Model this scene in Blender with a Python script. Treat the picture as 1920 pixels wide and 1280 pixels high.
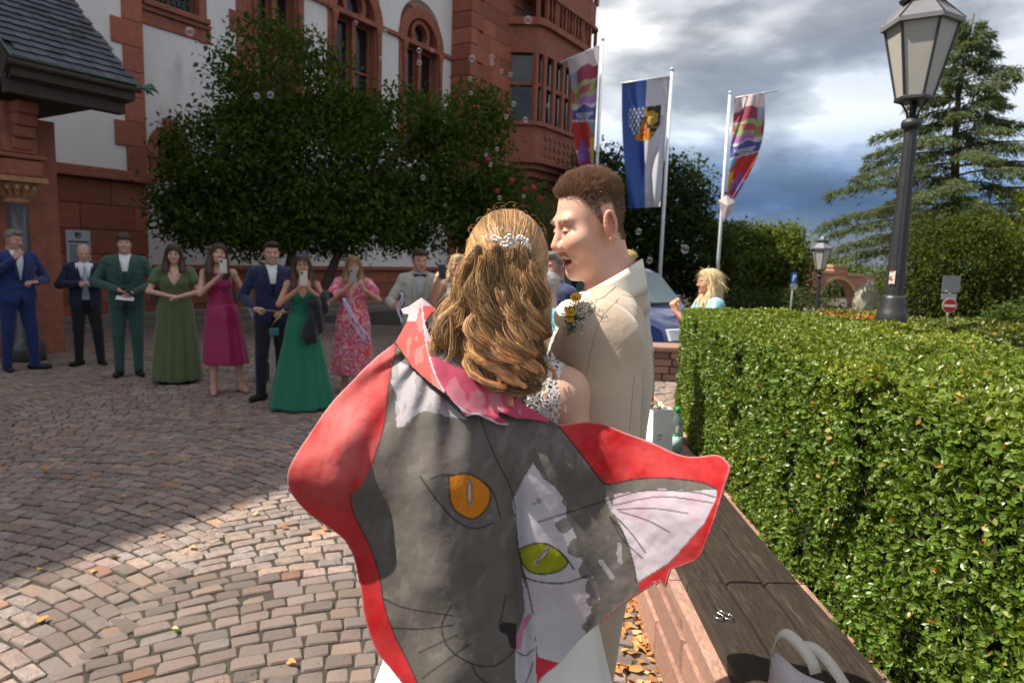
import bpy, math, random
import numpy as np
from mathutils import Vector, Matrix
for o in list(bpy.data.objects): bpy.data.objects.remove(o)
rng = np.random.default_rng(7); random.seed(7)
sc = bpy.context.scene
COL = sc.collection
PI = math.pi
# ------------------------------------------------------------------ camera
F = 1250.0; PITCH = math.radians(7.15); ROLL = math.radians(1.87); CZ = 1.65
cam_d = bpy.data.cameras.new('camera'); cam = bpy.data.objects.new('camera', cam_d); COL.objects.link(cam)
cam.location = (0, 0, CZ)
RC = Matrix.Rotation(PI/2-PITCH, 3, 'X') @ Matrix.Rotation(ROLL, 3, 'Z')
cam.rotation_euler = RC.to_euler()
cam_d.sensor_width = 36; cam_d.lens = 36*F/1920; cam_d.clip_start = .05; cam_d.clip_end = 900
cam_d.dof.use_dof = True; cam_d.dof.focus_distance = 1.38; cam_d.dof.aperture_fstop = 6.5
sc.camera = cam
# ------------------------------------------------------------------ sun and sky
SUN_AZ = math.radians(-93)      # from +Y towards +X : the sun stands to the left
SUN_EL = math.radians(54)
SD = Vector((math.sin(SUN_AZ)*math.cos(SUN_EL), math.cos(SUN_AZ)*math.cos(SUN_EL), math.sin(SUN_EL)))
sun_d = bpy.data.lights.new('sun', 'SUN'); sun = bpy.data.objects.new('sun', sun_d); COL.objects.link(sun)
sun_d.energy = 5.0; sun_d.angle = math.radians(.53); sun_d.color = (1, .91, .79)
sun.rotation_euler = SD.to_track_quat('Z', 'Y').to_euler(); sun.location = (-20, 0, 30)
W = bpy.data.worlds.new('World'); sc.world = W; W.use_nodes = True
SKY_OFF = (8.5, 4.5, 1.55)
def build_world():
    nt = W.node_tree; N = nt.nodes; L = nt.links; N.clear()
    out = N.new('ShaderNodeOutputWorld')
    sky = N.new('ShaderNodeTexSky'); sky.sky_type = 'NISHITA'; sky.sun_disc = False
    sky.sun_elevation = SUN_EL; sky.sun_rotation = SUN_AZ; sky.air_density = 1.0; sky.dust_density = .6
    bg1 = N.new('ShaderNodeBackground'); bg1.inputs[1].default_value = .06
    L.new(sky.outputs[0], bg1.inputs[0])
    tc = N.new('ShaderNodeTexCoord'); sep = N.new('ShaderNodeSeparateXYZ'); L.new(tc.outputs['Generated'], sep.inputs[0])
    mp = N.new('ShaderNodeMapping'); mp.inputs['Scale'].default_value = (1, 1, 2.6); mp.inputs['Location'].default_value = SKY_OFF
    L.new(tc.outputs['Generated'], mp.inputs[0])
    n1 = N.new('ShaderNodeTexNoise'); n1.inputs['Scale'].default_value = 3.1; n1.inputs['Detail'].default_value = 8; n1.inputs['Roughness'].default_value = .52; n1.inputs['Distortion'].default_value = .15
    n2 = N.new('ShaderNodeTexNoise'); n2.inputs['Scale'].default_value = 1.7; n2.inputs['Detail'].default_value = 3
    n3 = N.new('ShaderNodeTexNoise'); n3.inputs['Scale'].default_value = 8; n3.inputs['Detail'].default_value = 6
    mp2 = N.new('ShaderNodeMapping'); mp2.inputs['Scale'].default_value = (1, 1, 4); mp2.inputs['Location'].default_value = (4.1, 2.2, 1)
    L.new(tc.outputs['Generated'], mp2.inputs[0])
    for n in (n1, n3): L.new(mp.outputs[0], n.inputs['Vector'])
    L.new(mp2.outputs[0], n2.inputs['Vector'])
    # cloud brightness from noise; an even cover whose tone drifts
    a = N.new('ShaderNodeMath'); a.operation = 'MULTIPLY_ADD'; a.inputs[1].default_value = .25; L.new(n3.outputs[0], a.inputs[0]); 
    b = N.new('ShaderNodeMath'); b.operation = 'MULTIPLY'; b.inputs[1].default_value = .75; L.new(n1.outputs[0], b.inputs[0]); L.new(b.outputs[0], a.inputs[2])
    cr = N.new('ShaderNodeValToRGB'); L.new(a.outputs[0], cr.inputs[0])
    e = cr.color_ramp.elements; e[0].position = .33; e[0].color = (.22, .235, .265, 1); e[1].position = .56; e[1].color = (1.0, .975, .945, 1)
    m = cr.color_ramp.elements.new(.45); m.color = (.37, .385, .415, 1); m = cr.color_ramp.elements.new(.53); m.color = (.74, .745, .755, 1)
    # big slow tone: darker and bluer decks
    cr2 = N.new('ShaderNodeValToRGB'); L.new(n2.outputs[0], cr2.inputs[0])
    e = cr2.color_ramp.elements; e[0].position = .36; e[0].color = (.74, .78, .86, 1); e[1].position = .62; e[1].color = (1.05, 1.04, 1.02, 1)
    mul = N.new('ShaderNodeMixRGB'); mul.blend_type = 'MULTIPLY'; mul.inputs[0].default_value = 1; L.new(cr.outputs[0], mul.inputs[1]); L.new(cr2.outputs[0], mul.inputs[2])
    # far rain deck low over the horizon: deep blue band, paler under it
    crz = N.new('ShaderNodeValToRGB'); L.new(sep.outputs[2], crz.inputs[0])
    e = crz.color_ramp.elements; e[0].position = .0; e[0].color = (.55, .66, .8, 1); e[1].position = .30; e[1].color = (1, 1, 1, 1)
    for p, c in ((.035, (.50, .62, .78, 1)), (.055, (.34, .48, .72, 1)), (.085, (.13, .30, .62, 1)), (.13, (.38, .54, .80, 1)), (.20, (.86, .92, .98, 1))):
        m = crz.color_ramp.elements.new(p); m.color = c
    mul2 = N.new('ShaderNodeMixRGB'); mul2.blend_type = 'MULTIPLY'; mul2.inputs[0].default_value = 1; L.new(mul.outputs[0], mul2.inputs[1]); L.new(crz.outputs[0], mul2.inputs[2])
    bg2 = N.new('ShaderNodeBackground'); bg2.inputs[1].default_value = .80; L.new(mul2.outputs[0], bg2.inputs[0])
    mx = N.new('ShaderNodeMixShader'); mx.inputs[0].default_value = .86
    L.new(bg1.outputs[0], mx.inputs[1]); L.new(bg2.outputs[0], mx.inputs[2]); L.new(mx.outputs[0], out.inputs[0])
build_world()
vs = sc.view_settings
vs.view_transform = 'Standard'; vs.look = 'None'; vs.gamma = 1; vs.exposure = 0.75; vs.use_curve_mapping = False

# ------------------------------------------------------------------ photo-measuring helpers (metres)
RCn = np.array(RC)
def P(px, py, Y):
    d = RCn @ np.array([(px-960)/F, (640-py)/F, -1.]); return d*(Y/d[1])+np.array([0, 0, CZ])
def PG(px, py, z=0.):
    d = RCn @ np.array([(px-960)/F, (640-py)/F, -1.]); return d*((z-CZ)/d[2])+np.array([0, 0, CZ])
def Parr(px, py, Y):
    q = np.stack([(px-960)/F, (640-py)/F, -np.ones_like(px)], -1) @ RCn.T
    return q*(Y/q[..., 1])[..., None]+np.array([0, 0, CZ])

# ------------------------------------------------------------------ noise
def _h(i, j, k):
    n = (i*374761393+j*668265263+k*2147483647*0+k*1274126177) & 0xffffffff
    n = ((n ^ (n >> 13))*1274126177) & 0xffffffff
    return ((n ^ (n >> 16)) & 0xffff)/65535.0
def vnoise(p):
    p = np.asarray(p, float); i = np.floor(p).astype(np.int64); f = p-i; f = f*f*(3-2*f); r = 0
    for a in (0, 1):
        for b in (0, 1):
            for c in (0, 1):
                w = (f[..., 0] if a else 1-f[..., 0])*(f[..., 1] if b else 1-f[..., 1])*(f[..., 2] if c else 1-f[..., 2])
                r = r+w*_h(i[..., 0]+a, i[..., 1]+b, i[..., 2]+c)
    return r*2-1
def fbm(p, o=3):
    p = np.asarray(p, float); r = 0; a = 1; s = 0
    for k in range(o): r = r+a*vnoise(p*(2**k)+k*17.3); s += a; a *= .5
    return r/s

# ------------------------------------------------------------------ objects
ORG = {}; ROT = {}
def reg(o, parent, loc):
    if parent is not None: o.parent = parent; ROT[o.name] = ROT.get(parent.name, 0.)
    ORG[o.name] = np.array(loc, float)
def thing(name, label, cat, loc=(0, 0, 0), rotz=0., group=None):
    o = bpy.data.objects.new(name, None); COL.objects.link(o); o.location = loc; o.rotation_euler = (0, 0, rotz)
    o.empty_display_size = .1
    tag(o, label, cat, group); ORG[o.name] = np.array(loc, float); ROT[o.name] = rotz; return o
def tag(o, label=None, cat=None, group=None, kind=None):
    if label: o['label'] = label
    if cat: o['category'] = cat
    if group: o['group'] = group
    if kind: o['kind'] = kind
    return o
def mesh(name, V, Fs, col=None, smooth=False):
    me = bpy.data.meshes.new(name); V = np.asarray(V, np.float32).reshape(-1, 3)
    if isinstance(Fs, np.ndarray):
        k = Fs.shape[1]; li = Fs.reshape(-1).astype(np.int32); tot = np.full(len(Fs), k, np.int32)
    else:
        tot = np.array([len(f) for f in Fs], np.int32); li = np.array([i for f in Fs for i in f], np.int32)
    me.vertices.add(len(V)); me.vertices.foreach_set('co', V.reshape(-1))
    me.loops.add(len(li)); me.loops.foreach_set('vertex_index', li)
    me.polygons.add(len(tot)); st = np.concatenate([[0], np.cumsum(tot)[:-1]]).astype(np.int32) if len(tot) else tot
    me.polygons.foreach_set('loop_start', st); me.polygons.foreach_set('loop_total', tot)
    me.polygons.foreach_set('use_smooth', np.full(len(tot), bool(smooth)))
    if col is not None:
        c = np.asarray(col, np.float32)
        if c.shape[1] == 3: c = np.concatenate([c, np.ones((len(c), 1), np.float32)], 1)
        at = me.color_attributes.new('Col', 'FLOAT_COLOR', 'POINT'); at.data.foreach_set('color', c.reshape(-1))
    me.update(); me.validate(verbose=False); return me
def mk(name, V, Fs, mat, parent=None, smooth=False, col=None, local=False, loc=None):
    """one mesh object; V in world metres unless local"""
    V = np.asarray(V, float).reshape(-1, 3)
    if parent is not None and not local:
        V = V-ORG[parent.name]; rz = ROT.get(parent.name, 0.)
        if rz: V = V @ np.array(Matrix.Rotation(rz, 3, 'Z'))
    if loc is not None: V = V-np.array(loc)
    me = mesh(name, V, Fs, col, smooth)
    if mat is not None: me.materials.append(mat)
    o = bpy.data.objects.new(name, me); COL.objects.link(o)
    if loc is not None: o.location = loc
    reg(o, parent, ORG[parent.name] if (parent is not None and not local) else (loc if loc is not None else (0, 0, 0)))
    return o
class MB:
    """collects simple shapes of ONE part"""
    def __init__(s): s.V = []; s.F = []; s.C = []; s.n = 0
    def add(s, V, Fs, c=None):
        V = [tuple(map(float, v)) for v in V]; s.V += V; s.F += [tuple(i+s.n for i in f) for f in Fs]; s.n += len(V)
        s.C += [c if c is not None else (1, 1, 1)]*len(V); return s
    def box(s, c, size, rz=0., M=None, col=None):
        x, y, z = [a/2 for a in size]
        V = [Vector((i*x, j*y, k*z)) for k in (-1, 1) for j in (-1, 1) for i in (-1, 1)]
        R = Matrix.Rotation(rz, 3, 'Z') if M is None else M
        return s.add([R @ v+Vector(c) for v in V], [(0, 2, 3, 1), (4, 5, 7, 6), (0, 1, 5, 4), (2, 6, 7, 3), (0, 4, 6, 2), (1, 3, 7, 5)], col)
    def tube(s, pts, rad, n=8, col=None, cap=True):
        pts = [Vector(p) for p in pts]; rad = [rad]*len(pts) if np.isscalar(rad) else rad; V = []; up = None
        for i, p in enumerate(pts):
            t = (pts[min(i+1, len(pts)-1)]-pts[max(i-1, 0)]).normalized()
            if up is None: up = Vector((0, 0, 1)) if abs(t.z) < .9 else Vector((1, 0, 0))
            a = t.cross(up).normalized(); b = a.cross(t).normalized(); up = b
            V += [p+(a*math.cos(2*PI*k/n)+b*math.sin(2*PI*k/n))*rad[i] for k in range(n)]
        Fs = [(i*n+k, i*n+(k+1) % n, (i+1)*n+(k+1) % n, (i+1)*n+k) for i in range(len(pts)-1) for k in range(n)]
        if cap: Fs += [tuple(range(n-1, -1, -1)), tuple(range((len(pts)-1)*n, len(pts)*n))]
        return s.add(V, Fs, col)
    def lathe(s, prof, c=(0, 0, 0), n=24, col=None, sq=None):
        V = []
        for r, z in prof:
            for k in range(n):
                a = 2*PI*(k+.5)/n; V.append((c[0]+r*math.cos(a), c[1]+r*math.sin(a), c[2]+z))
        m = len(prof)
        Fs = [(i*n+k, i*n+(k+1) % n, (i+1)*n+(k+1) % n, (i+1)*n+k) for i in range(m-1) for k in range(n)]
        Fs += [tuple(range(n-1, -1, -1)), tuple(range((m-1)*n, m*n))]
        return s.add(V, Fs, col)
    def prism(s, poly, a, b, fn, col=None):
        """poly 2D extruded between depth a and b, mapped by fn(u,v,w)"""
        n = len(poly); V = [fn(u, v, a) for u, v in poly]+[fn(u, v, b) for u, v in poly]
        Fs = [tuple(range(n)), tuple(range(2*n-1, n-1, -1))]+[(i, n+i, n+(i+1) % n, (i+1) % n) for i in range(n)]
        return s.add(V, Fs, col)
    def build(s, name, mat, parent=None, smooth=False, local=False, loc=None, col=False):
        return mk(name, s.V, s.F, mat, parent, smooth, np.array(s.C) if col else None, local, loc)
def bevel(o, w=.005, seg=2):
    m = o.modifiers.new('bevel', 'BEVEL'); m.width = w; m.segments = seg; m.limit_method = 'ANGLE'; m.angle_limit = math.radians(40); return o
def thick(o, t=.003):
    m = o.modifiers.new('thickness', 'SOLIDIFY'); m.thickness = t; m.offset = 0; return o
def copy_thing(o, loc, rotz=0, label=None, scale=1.):
    r = o.copy(); COL.objects.link(r); r.location = loc; r.rotation_euler = (0, 0, rotz); r.scale = (scale,)*3
    if label: r['label'] = label
    for ch in [c for c in bpy.data.objects if c.parent == o]:
        c = ch.copy(); COL.objects.link(c); c.parent = r
        for g in [c2 for c2 in bpy.data.objects if c2.parent == ch]:
            q = g.copy(); COL.objects.link(q); q.parent = c
    return r

# ------------------------------------------------------------------ materials
def mat(name, col=(.5, .5, .5), rough=.6, var=.15, scale=8., bump=.0, bscale=60., attr=False, objcol=False, spec=.5, metal=0., transl=0., tcol=None, sheen=0., coat=0., stretch=None, trans=0., alpha=1., var2=None, sss=0.):
    m = bpy.data.materials.new(name); m.use_nodes = True; nt = m.node_tree; N = nt.nodes; L = nt.links
    b = N['Principled BSDF']; b.inputs['Roughness'].default_value = rough; b.inputs['Specular IOR Level'].default_value = spec
    b.inputs['Metallic'].default_value = metal; b.inputs['Sheen Weight'].default_value = sheen; b.inputs['Coat Weight'].default_value = coat
    b.inputs['Transmission Weight'].default_value = trans; b.inputs['Alpha'].default_value = alpha
    if sss: b.inputs['Subsurface Weight'].default_value = sss; b.inputs['Subsurface Radius'].default_value = (.012, .005, .003); b.inputs['Subsurface Scale'].default_value = 1.
    tc = N.new('ShaderNodeTexCoord'); vec = tc.outputs['Object']
    if stretch:
        mp = N.new('ShaderNodeMapping'); mp.inputs['Scale'].default_value = stretch; L.new(vec, mp.inputs[0]); vec = mp.outputs[0]
    n = N.new('ShaderNodeTexNoise'); n.inputs['Scale'].default_value = scale; n.inputs['Detail'].default_value = 6; n.inputs['Roughness'].default_value = .62; L.new(vec, n.inputs['Vector'])
    mr = N.new('ShaderNodeMapRange'); mr.inputs['From Min'].default_value = .28; mr.inputs['From Max'].default_value = .72; mr.inputs['To Min'].default_value = 1-var; mr.inputs['To Max'].default_value = 1+var; L.new(n.outputs[0], mr.inputs[0])
    mx = N.new('ShaderNodeMixRGB'); mx.blend_type = 'MULTIPLY'; mx.inputs[0].default_value = 1; L.new(mr.outputs[0], mx.inputs[2])
    if attr:
        a = N.new('ShaderNodeVertexColor'); a.layer_name = 'Col'; L.new(a.outputs[0], mx.inputs[1])
    elif objcol:
        a = N.new('ShaderNodeObjectInfo'); L.new(a.outputs['Color'], mx.inputs[1])
    else: mx.inputs[1].default_value = (*col, 1)
    src = mx.outputs[0]
    if var2:   # (colour, scale, lo, hi): patches of a second colour (dirt, moss, stain)
        n2 = N.new('ShaderNodeTexNoise'); n2.inputs['Scale'].default_value = var2[1]; n2.inputs['Detail'].default_value = 7; L.new(vec, n2.inputs['Vector'])
        r2 = N.new('ShaderNodeMapRange'); r2.inputs['From Min'].default_value = var2[2]; r2.inputs['From Max'].default_value = var2[3]; L.new(n2.outputs[0], r2.inputs[0])
        m2 = N.new('ShaderNodeMixRGB'); L.new(r2.outputs[0], m2.inputs[0]); L.new(src, m2.inputs[1]); m2.inputs[2].default_value = (*var2[0], 1); src = m2.outputs[0]
    L.new(src, b.inputs['Base Color'])
    if bump:
        bn = N.new('ShaderNodeTexNoise'); bn.inputs['Scale'].default_value = bscale; bn.inputs['Detail'].default_value = 5; L.new(vec, bn.inputs['Vector'])
        bp = N.new('ShaderNodeBump'); bp.inputs['Strength'].default_value = bump; bp.inputs['Distance'].default_value = .01; L.new(bn.outputs[0], bp.inputs['Height']); L.new(bp.outputs[0], b.inputs['Normal'])
    if transl:
        t = N.new('ShaderNodeBsdfTranslucent'); ms = N.new('ShaderNodeMixShader'); ms.inputs[0].default_value = transl
        if tcol:
            tm = N.new('ShaderNodeMixRGB'); tm.blend_type = 'MULTIPLY'; tm.inputs[0].default_value = 1; L.new(src, tm.inputs[1]); tm.inputs[2].default_value = (*tcol, 1); L.new(tm.outputs[0], t.inputs[0])
        else: L.new(src, t.inputs[0])
        L.new(b.outputs[0], ms.inputs[1]); L.new(t.outputs[0], ms.inputs[2]); L.new(ms.outputs[0], N['Material Output'].inputs[0])
    return m
# ------------------------------------------------------------------ implicit bodies: smooth unions -> surface nets
class Field:
    def __init__(s, lo, hi, h, fine=None):
        ax = []
        for i in range(3):
            c = [lo[i]]
            while c[-1] < hi[i]:
                st = h
                if fine is not None:
                    for (a, b, hf) in fine:
                        if a[i]-hf*2 <= c[-1] <= b[i]: st = min(st, hf)
                c.append(c[-1]+st)
            ax.append(np.array(c))
        s.x, s.y, s.z = ax; s.F = np.full((len(s.x), len(s.y), len(s.z)), .25, np.float32); s.h = h
    def sub(s, lo, hi, m):
        sl = []
        for a, l, h in ((s.x, lo[0]-m, hi[0]+m), (s.y, lo[1]-m, hi[1]+m), (s.z, lo[2]-m, hi[2]+m)):
            i = max(0, int(np.searchsorted(a, l))); j = min(len(a), int(np.searchsorted(a, h))+1); sl.append(slice(i, max(j, i+1)))
        X, Y, Z = np.meshgrid(s.x[sl[0]], s.y[sl[1]], s.z[sl[2]], indexing='ij', sparse=True)
        return tuple(sl), X, Y, Z
    def put(s, sl, d, k, op):
        G = s.F[sl]
        if op == '-': d = -d; 
        if op == '+':
            if k > 0:
                h = np.clip(.5+.5*(G-d)/k, 0, 1); s.F[sl] = G+(d-G)*h-k*h*(1-h)
            else: s.F[sl] = np.minimum(G, d)
        else:
            if k > 0:
                h = np.clip(.5-.5*(G-d)/k, 0, 1); s.F[sl] = G+(d-G)*h+k*h*(1-h)
            else: s.F[sl] = np.maximum(G, d)
    def cone(s, a, b, r1, r2=None, k=.02, op='+', sc=None):
        r2 = r1 if r2 is None else r2; a = np.array(a, float); b = np.array(b, float); r = max(r1, r2)
        sl, X, Y, Z = s.sub(np.minimum(a, b)-r, np.maximum(a, b)+r, k+.05)
        d = b-a; L = max(float(d@d), 1e-9); t = np.clip(((X-a[0])*d[0]+(Y-a[1])*d[1]+(Z-a[2])*d[2])/L, 0, 1)
        q = np.sqrt((X-a[0]-t*d[0])**2+(Y-a[1]-t*d[1])**2+(Z-a[2]-t*d[2])**2)-(r1+(r2-r1)*t)
        s.put(sl, q.astype(np.float32), k, op); return s
    def ell(s, c, r, k=.02, op='+', R=None):
        c = np.array(c, float); r = np.array(r, float) if not np.isscalar(r) else np.full(3, r); m = r.max()
        sl, X, Y, Z = s.sub(c-m, c+m, k+.05); X = X-c[0]; Y = Y-c[1]; Z = Z-c[2]
        if R is not None:
            R = np.array(R); X, Y, Z = (R[0, 0]*X+R[1, 0]*Y+R[2, 0]*Z, R[0, 1]*X+R[1, 1]*Y+R[2, 1]*Z, R[0, 2]*X+R[1, 2]*Y+R[2, 2]*Z)
        k0 = np.sqrt((X/r[0])**2+(Y/r[1])**2+(Z/r[2])**2); k1 = np.sqrt((X/r[0]**2)**2+(Y/r[1]**2)**2+(Z/r[2]**2)**2)+1e-9
        s.put(sl, (k0*(k0-1)/k1).astype(np.float32), k, op); return s
    def cut(s, fn, k=.006):
        """keep where fn(X,Y,Z) < 0"""
        X, Y, Z = np.meshgrid(s.x, s.y, s.z, indexing='ij', sparse=True); d = fn(X, Y, Z)+np.zeros_like(s.F)
        s.put((slice(None),)*3, (-d).astype(np.float32), k, '-'); return s
    def disp(s, fn):
        X, Y, Z = np.meshgrid(s.x, s.y, s.z, indexing='ij'); m = np.abs(s.F) < .03
        s.F[m] += fn(np.stack([X[m], Y[m], Z[m]], -1)).astype(np.float32); return s
    def mesh(s):
        Fd = s.F; I = (Fd < 0); I[0] = I[-1] = False; I[:, 0] = I[:, -1] = False; I[:, :, 0] = I[:, :, -1] = False
        Fd = np.where(I, Fd, np.maximum(Fd, 1e-5)); nx, ny, nz = Fd.shape
        cnt = np.zeros((nx-1, ny-1, nz-1), np.int8)
        for a in (0, 1):
            for b in (0, 1):
                for c in (0, 1): cnt += I[a:nx-1+a, b:ny-1+b, c:nz-1+c]
        act = (cnt > 0) & (cnt < 8); ci = np.argwhere(act); idx = np.full(act.shape, -1, np.int64); idx[act] = np.arange(len(ci))
        acc = np.zeros((len(ci), 3)); w = np.zeros(len(ci)); ax = (s.x, s.y, s.z)
        cor = [(a, b, c) for a in (0, 1) for b in (0, 1) for c in (0, 1)]
        for p in cor:
            for q in cor:
                if sum(q)-sum(p) == 1 and all(q[i] >= p[i] for i in range(3)):
                    pi = ci+np.array(p); qi = ci+np.array(q); f0 = Fd[tuple(pi.T)]; f1 = Fd[tuple(qi.T)]
                    m = (f0 < 0) != (f1 < 0)
                    if not m.any(): continue
                    t = np.clip(f0[m]/(f0[m]-f1[m]), 0, 1)
                    A = np.stack([ax[i][pi[m, i]] for i in range(3)], 1); B = np.stack([ax[i][qi[m, i]] for i in range(3)], 1)
                    acc[m] += A+(B-A)*t[:, None]; w[m] += 1
        V = acc/np.maximum(w, 1)[:, None]; Q = []
        for d in range(3):
            sl0 = [slice(1, -1)]*3; sl1 = [slice(1, -1)]*3; sl0[d] = slice(0, -1); sl1[d] = slice(1, None)
            s0 = I[tuple(sl0)]; s1 = I[tuple(sl1)]; e = np.argwhere(s0 != s1)
            if not len(e): continue
            fl = s0[tuple(e.T)]; off = np.array([1, 1, 1]); off[d] = 0; e = e+off
            u, v = [(1, 2), (2, 0), (0, 1)][d]; du = np.zeros(3, int); dv = np.zeros(3, int); du[u] = 1; dv[v] = 1
            g = lambda o: idx[tuple((e-o).T)]
            q = np.stack([g(du+dv), g(dv), g(0*du), g(du)], 1); q[~fl] = q[~fl][:, ::-1]; Q.append(q)
        Q = np.concatenate(Q) if Q else np.zeros((0, 4), int); Q = Q[(Q >= 0).all(1)]
        return V, Q
# ------------------------------------------------------------------ foliage helper
def leaves(pos, dr, nr, ln, wd, kind=1):
    """folded leaf blades; returns V,F arrays"""
    pos = np.asarray(pos); N = len(pos); dr = dr/np.linalg.norm(dr, axis=1)[:, None]
    sd = np.cross(dr, nr); sd /= (np.linalg.norm(sd, axis=1)[:, None]+1e-9); up = np.cross(sd, dr)
    if kind == 0: pts = [(0, 0, 0), (.5, .5, .06), (1, 0, -.06), (.5, -.5, .06)]; fs = [(0, 1, 2), (0, 2, 3)]
    elif kind == 1: pts = [(0, 0, 0), (.30, .42, .09), (.72, .44, .08), (1, 0, -.05), (.72, -.44, .08), (.30, -.42, .09), (.5, 0, 0)]; fs = [(0, 1, 6), (1, 2, 6), (2, 3, 6), (3, 4, 6), (4, 5, 6), (5, 0, 6)]
    else: pts = [(0, 0, 0), (.35, .5, .05), (1, 0, -.1), (.35, -.5, .05)]; fs = [(0, 1, 2), (0, 2, 3)]
    V = np.stack([pos+dr*(a*ln)[:, None]+sd*(b*wd)[:, None]+up*(c*ln)[:, None] for a, b, c in pts], 1)
    k = len(pts); Fs = (np.arange(N)[:, None, None]*k+np.array(fs)[None]).reshape(-1, 3)
    return V.reshape(-1, 3), Fs, k
def rdir(n):
    v = rng.normal(size=(n, 3)); return v/np.linalg.norm(v, axis=1)[:, None]
def jit(c, n, a=.25, hue=.12):
    c = np.array(c)[None]*(1+rng.uniform(-a, a, (n, 1))); c = c*(1+rng.uniform(-hue, hue, (n, 3))); return np.clip(c, 0, 1)

# ------------------------------------------------------------------ ground and pavement
M_soil = mat('ground_soil', (.075, .065, .05), .95, .35, 3, .4, 40)
M_joint = mat('joint_sand', (.042, .036, .028), .95, .35, 9, .5, 90, var2=((.05, .07, .02), 3.0, .56, .7))
M_asph = mat('asphalt', (.055, .055, .058), .9, .2, 6, .3, 120)
M_grass = mat('lawn', (.05, .085, .02), .9, .4, 5, .6, 60)
def gz(X, Y):
    t = np.clip((X-3.2)/10, 0, 1)*np.clip((Y-4)/8, 0, 1); u = np.clip((Y-9.6)/3, 0, 1)*np.clip((X-.2)/2, 0, 1)
    t = t*t*(3-2*t); return -.035-.95*t-.25*u*(1-t)
gx = np.concatenate([np.linspace(-300, -22, 8), np.linspace(-20, 24, 60), np.linspace(27, 400, 9)])
gy = np.concatenate([np.linspace(-60, -6, 5), np.linspace(-5, 32, 50), np.linspace(35, 500, 12)])
GX, GY = np.meshgrid(gx, gy, indexing='ij'); V = np.stack([GX, GY, gz(GX, GY)], -1).reshape(-1, 3)
i, j = np.meshgrid(np.arange(len(gx)-1), np.arange(len(gy)-1), indexing='ij'); b = (i*len(gy)+j).ravel()
ground = mk('ground', V, np.stack([b, b+len(gy), b+len(gy)+1, b+1], 1), M_soil, smooth=True); tag(ground, kind='structure')
# street below the plaza to the right
sx = np.linspace(0, 1, 30); R0 = np.array([1.2, 11.2]); R1 = np.array([40., 26.])
V = []; 
for t in sx:
    c = R0+(R1-R0)*t
    for w in (-2.2, 2.8): V.append((c[0]-.36*w, c[1]+.93*w, gz(c[0]-.36*w, c[1]+.93*w)+.012))
street = mk('street', V, [(2*k, 2*k+2, 2*k+3, 2*k+1) for k in range(29)], M_asph); tag(street, kind='structure')

pav = mk('pavement', [(-24, -3, -.0105), (4.2, -3, -.0105), (4.2, 9.7, -.0105), (1.6, 16, -.0105), (-3, 24, -.0105), (-24, 24, -.0105)], [(0, 1, 2, 3, 4, 5)], M_joint); tag(pav, kind='structure')
M_cob = mat('cobble_porphyry', rough=.78, var=.30, scale=26, bump=.8, bscale=55, objcol=True, spec=.35, var2=((.10, .085, .075), 60, .6, .75))
M_cob2 = mat('cobble_porphyry_far', rough=.78, var=.30, scale=26, bump=.8, bscale=55, attr=True, spec=.35)
def cob_color(n):
    base = np.array([[.265, .222, .20], [.24, .205, .192], [.285, .225, .19], [.225, .203, .196], [.32, .205, .15], [.25, .20, .185]])
    w = rng.choice(len(base), n, p=[.30, .25, .14, .19, .02, .10]); return base[w]*np.array([1.04, .965, .92])*rng.uniform(.74, 1.15, (n, 1))
def pave():
    st = []; w = 3.1; h = .096; bul = .58
    for si in range(-5, 3):
        cx = -.15+si*w
        for k in range(-10, 230):
            u = -w/2+rng.uniform(-.05, .0)
            while u < w/2:
                a = rng.uniform(.088, .145); um = u+a/2
                y = k*h+bul*(1-(2*um/w)**2)+rng.normal(0, .004); x = cx+um
                sl = -bul*8*um/(w*w); ang = math.atan(sl)
                ct = math.cos(ang)
                st.append((x, y, a/ct, h*ct, ang)); u += a
    S = np.array(st); x, y = S[:, 0], S[:, 1]
    keep = (y > 1.35) & (y < 15.5) & (np.abs(x) < .80*y+.6) & (x < np.where(y < 5.4, .74, 4.0)) & (x > -.625*(18-y)-4.6-0*y+0)
    keep &= ((x+8.52)*.848-(y-13.03)*.53) > .25
    return S[keep]
ST = pave()
def stone_tpl():
    """unit stone: rounded top, bevel and skirt"""
    o = []
    for (cx, cy) in ((1, 1), (-1, 1), (-1, -1), (1, -1)):
        jx, jy = rng.uniform(-.10, .05, 2)
        x, y = cx*(.5+jx*.6), cy*(.5+jy*.6)
        o += [(x*(1-.14), y, 0), (x, y*(1-.17), 0)] if cx*cy < 0 else [(x, y*(1-.17), 0), (x*(1-.14), y, 0)]
    o = np.array(o); n = 8
    top = o*np.array([.91, .89, 0])+np.array([0, 0, .0]); top[:, 2] = rng.uniform(-.05, .05, n)
    mid = o.copy(); mid[:, 2] = -.10; bot = o.copy(); bot[:, 2] = -.5
    V = np.concatenate([top, mid, bot, [[0, 0, .035]]])
    Fs = [(k, (k+1) % n, 24) for k in range(n)]
    for r in (0, 1): Fs += [(r*n+k, (r+1)*n+k, (r+1)*n+(k+1) % n, r*n+(k+1) % n) for k in range(n)]
    return V, Fs
TPL = [stone_tpl() for _ in range(14)]
d2 = ST[:, 1]
vis = (np.abs(ST[:, 0]+0) < .76*ST[:, 1]) & ((ST[:, 0] < -.17*ST[:, 1]) | (ST[:, 0] > .19*ST[:, 1]))
order = np.argsort(np.where(vis, d2, 99)); near = set(order[:295].tolist())
CC = cob_color(len(ST)); SZ = .06
tm = []
for V, Fs in TPL:
    me = mesh('cobblestone', V, Fs, None, False); me.materials.append(M_cob); tm.append(me)
VV = []; FF = []; CL = []; n0 = 0
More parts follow.
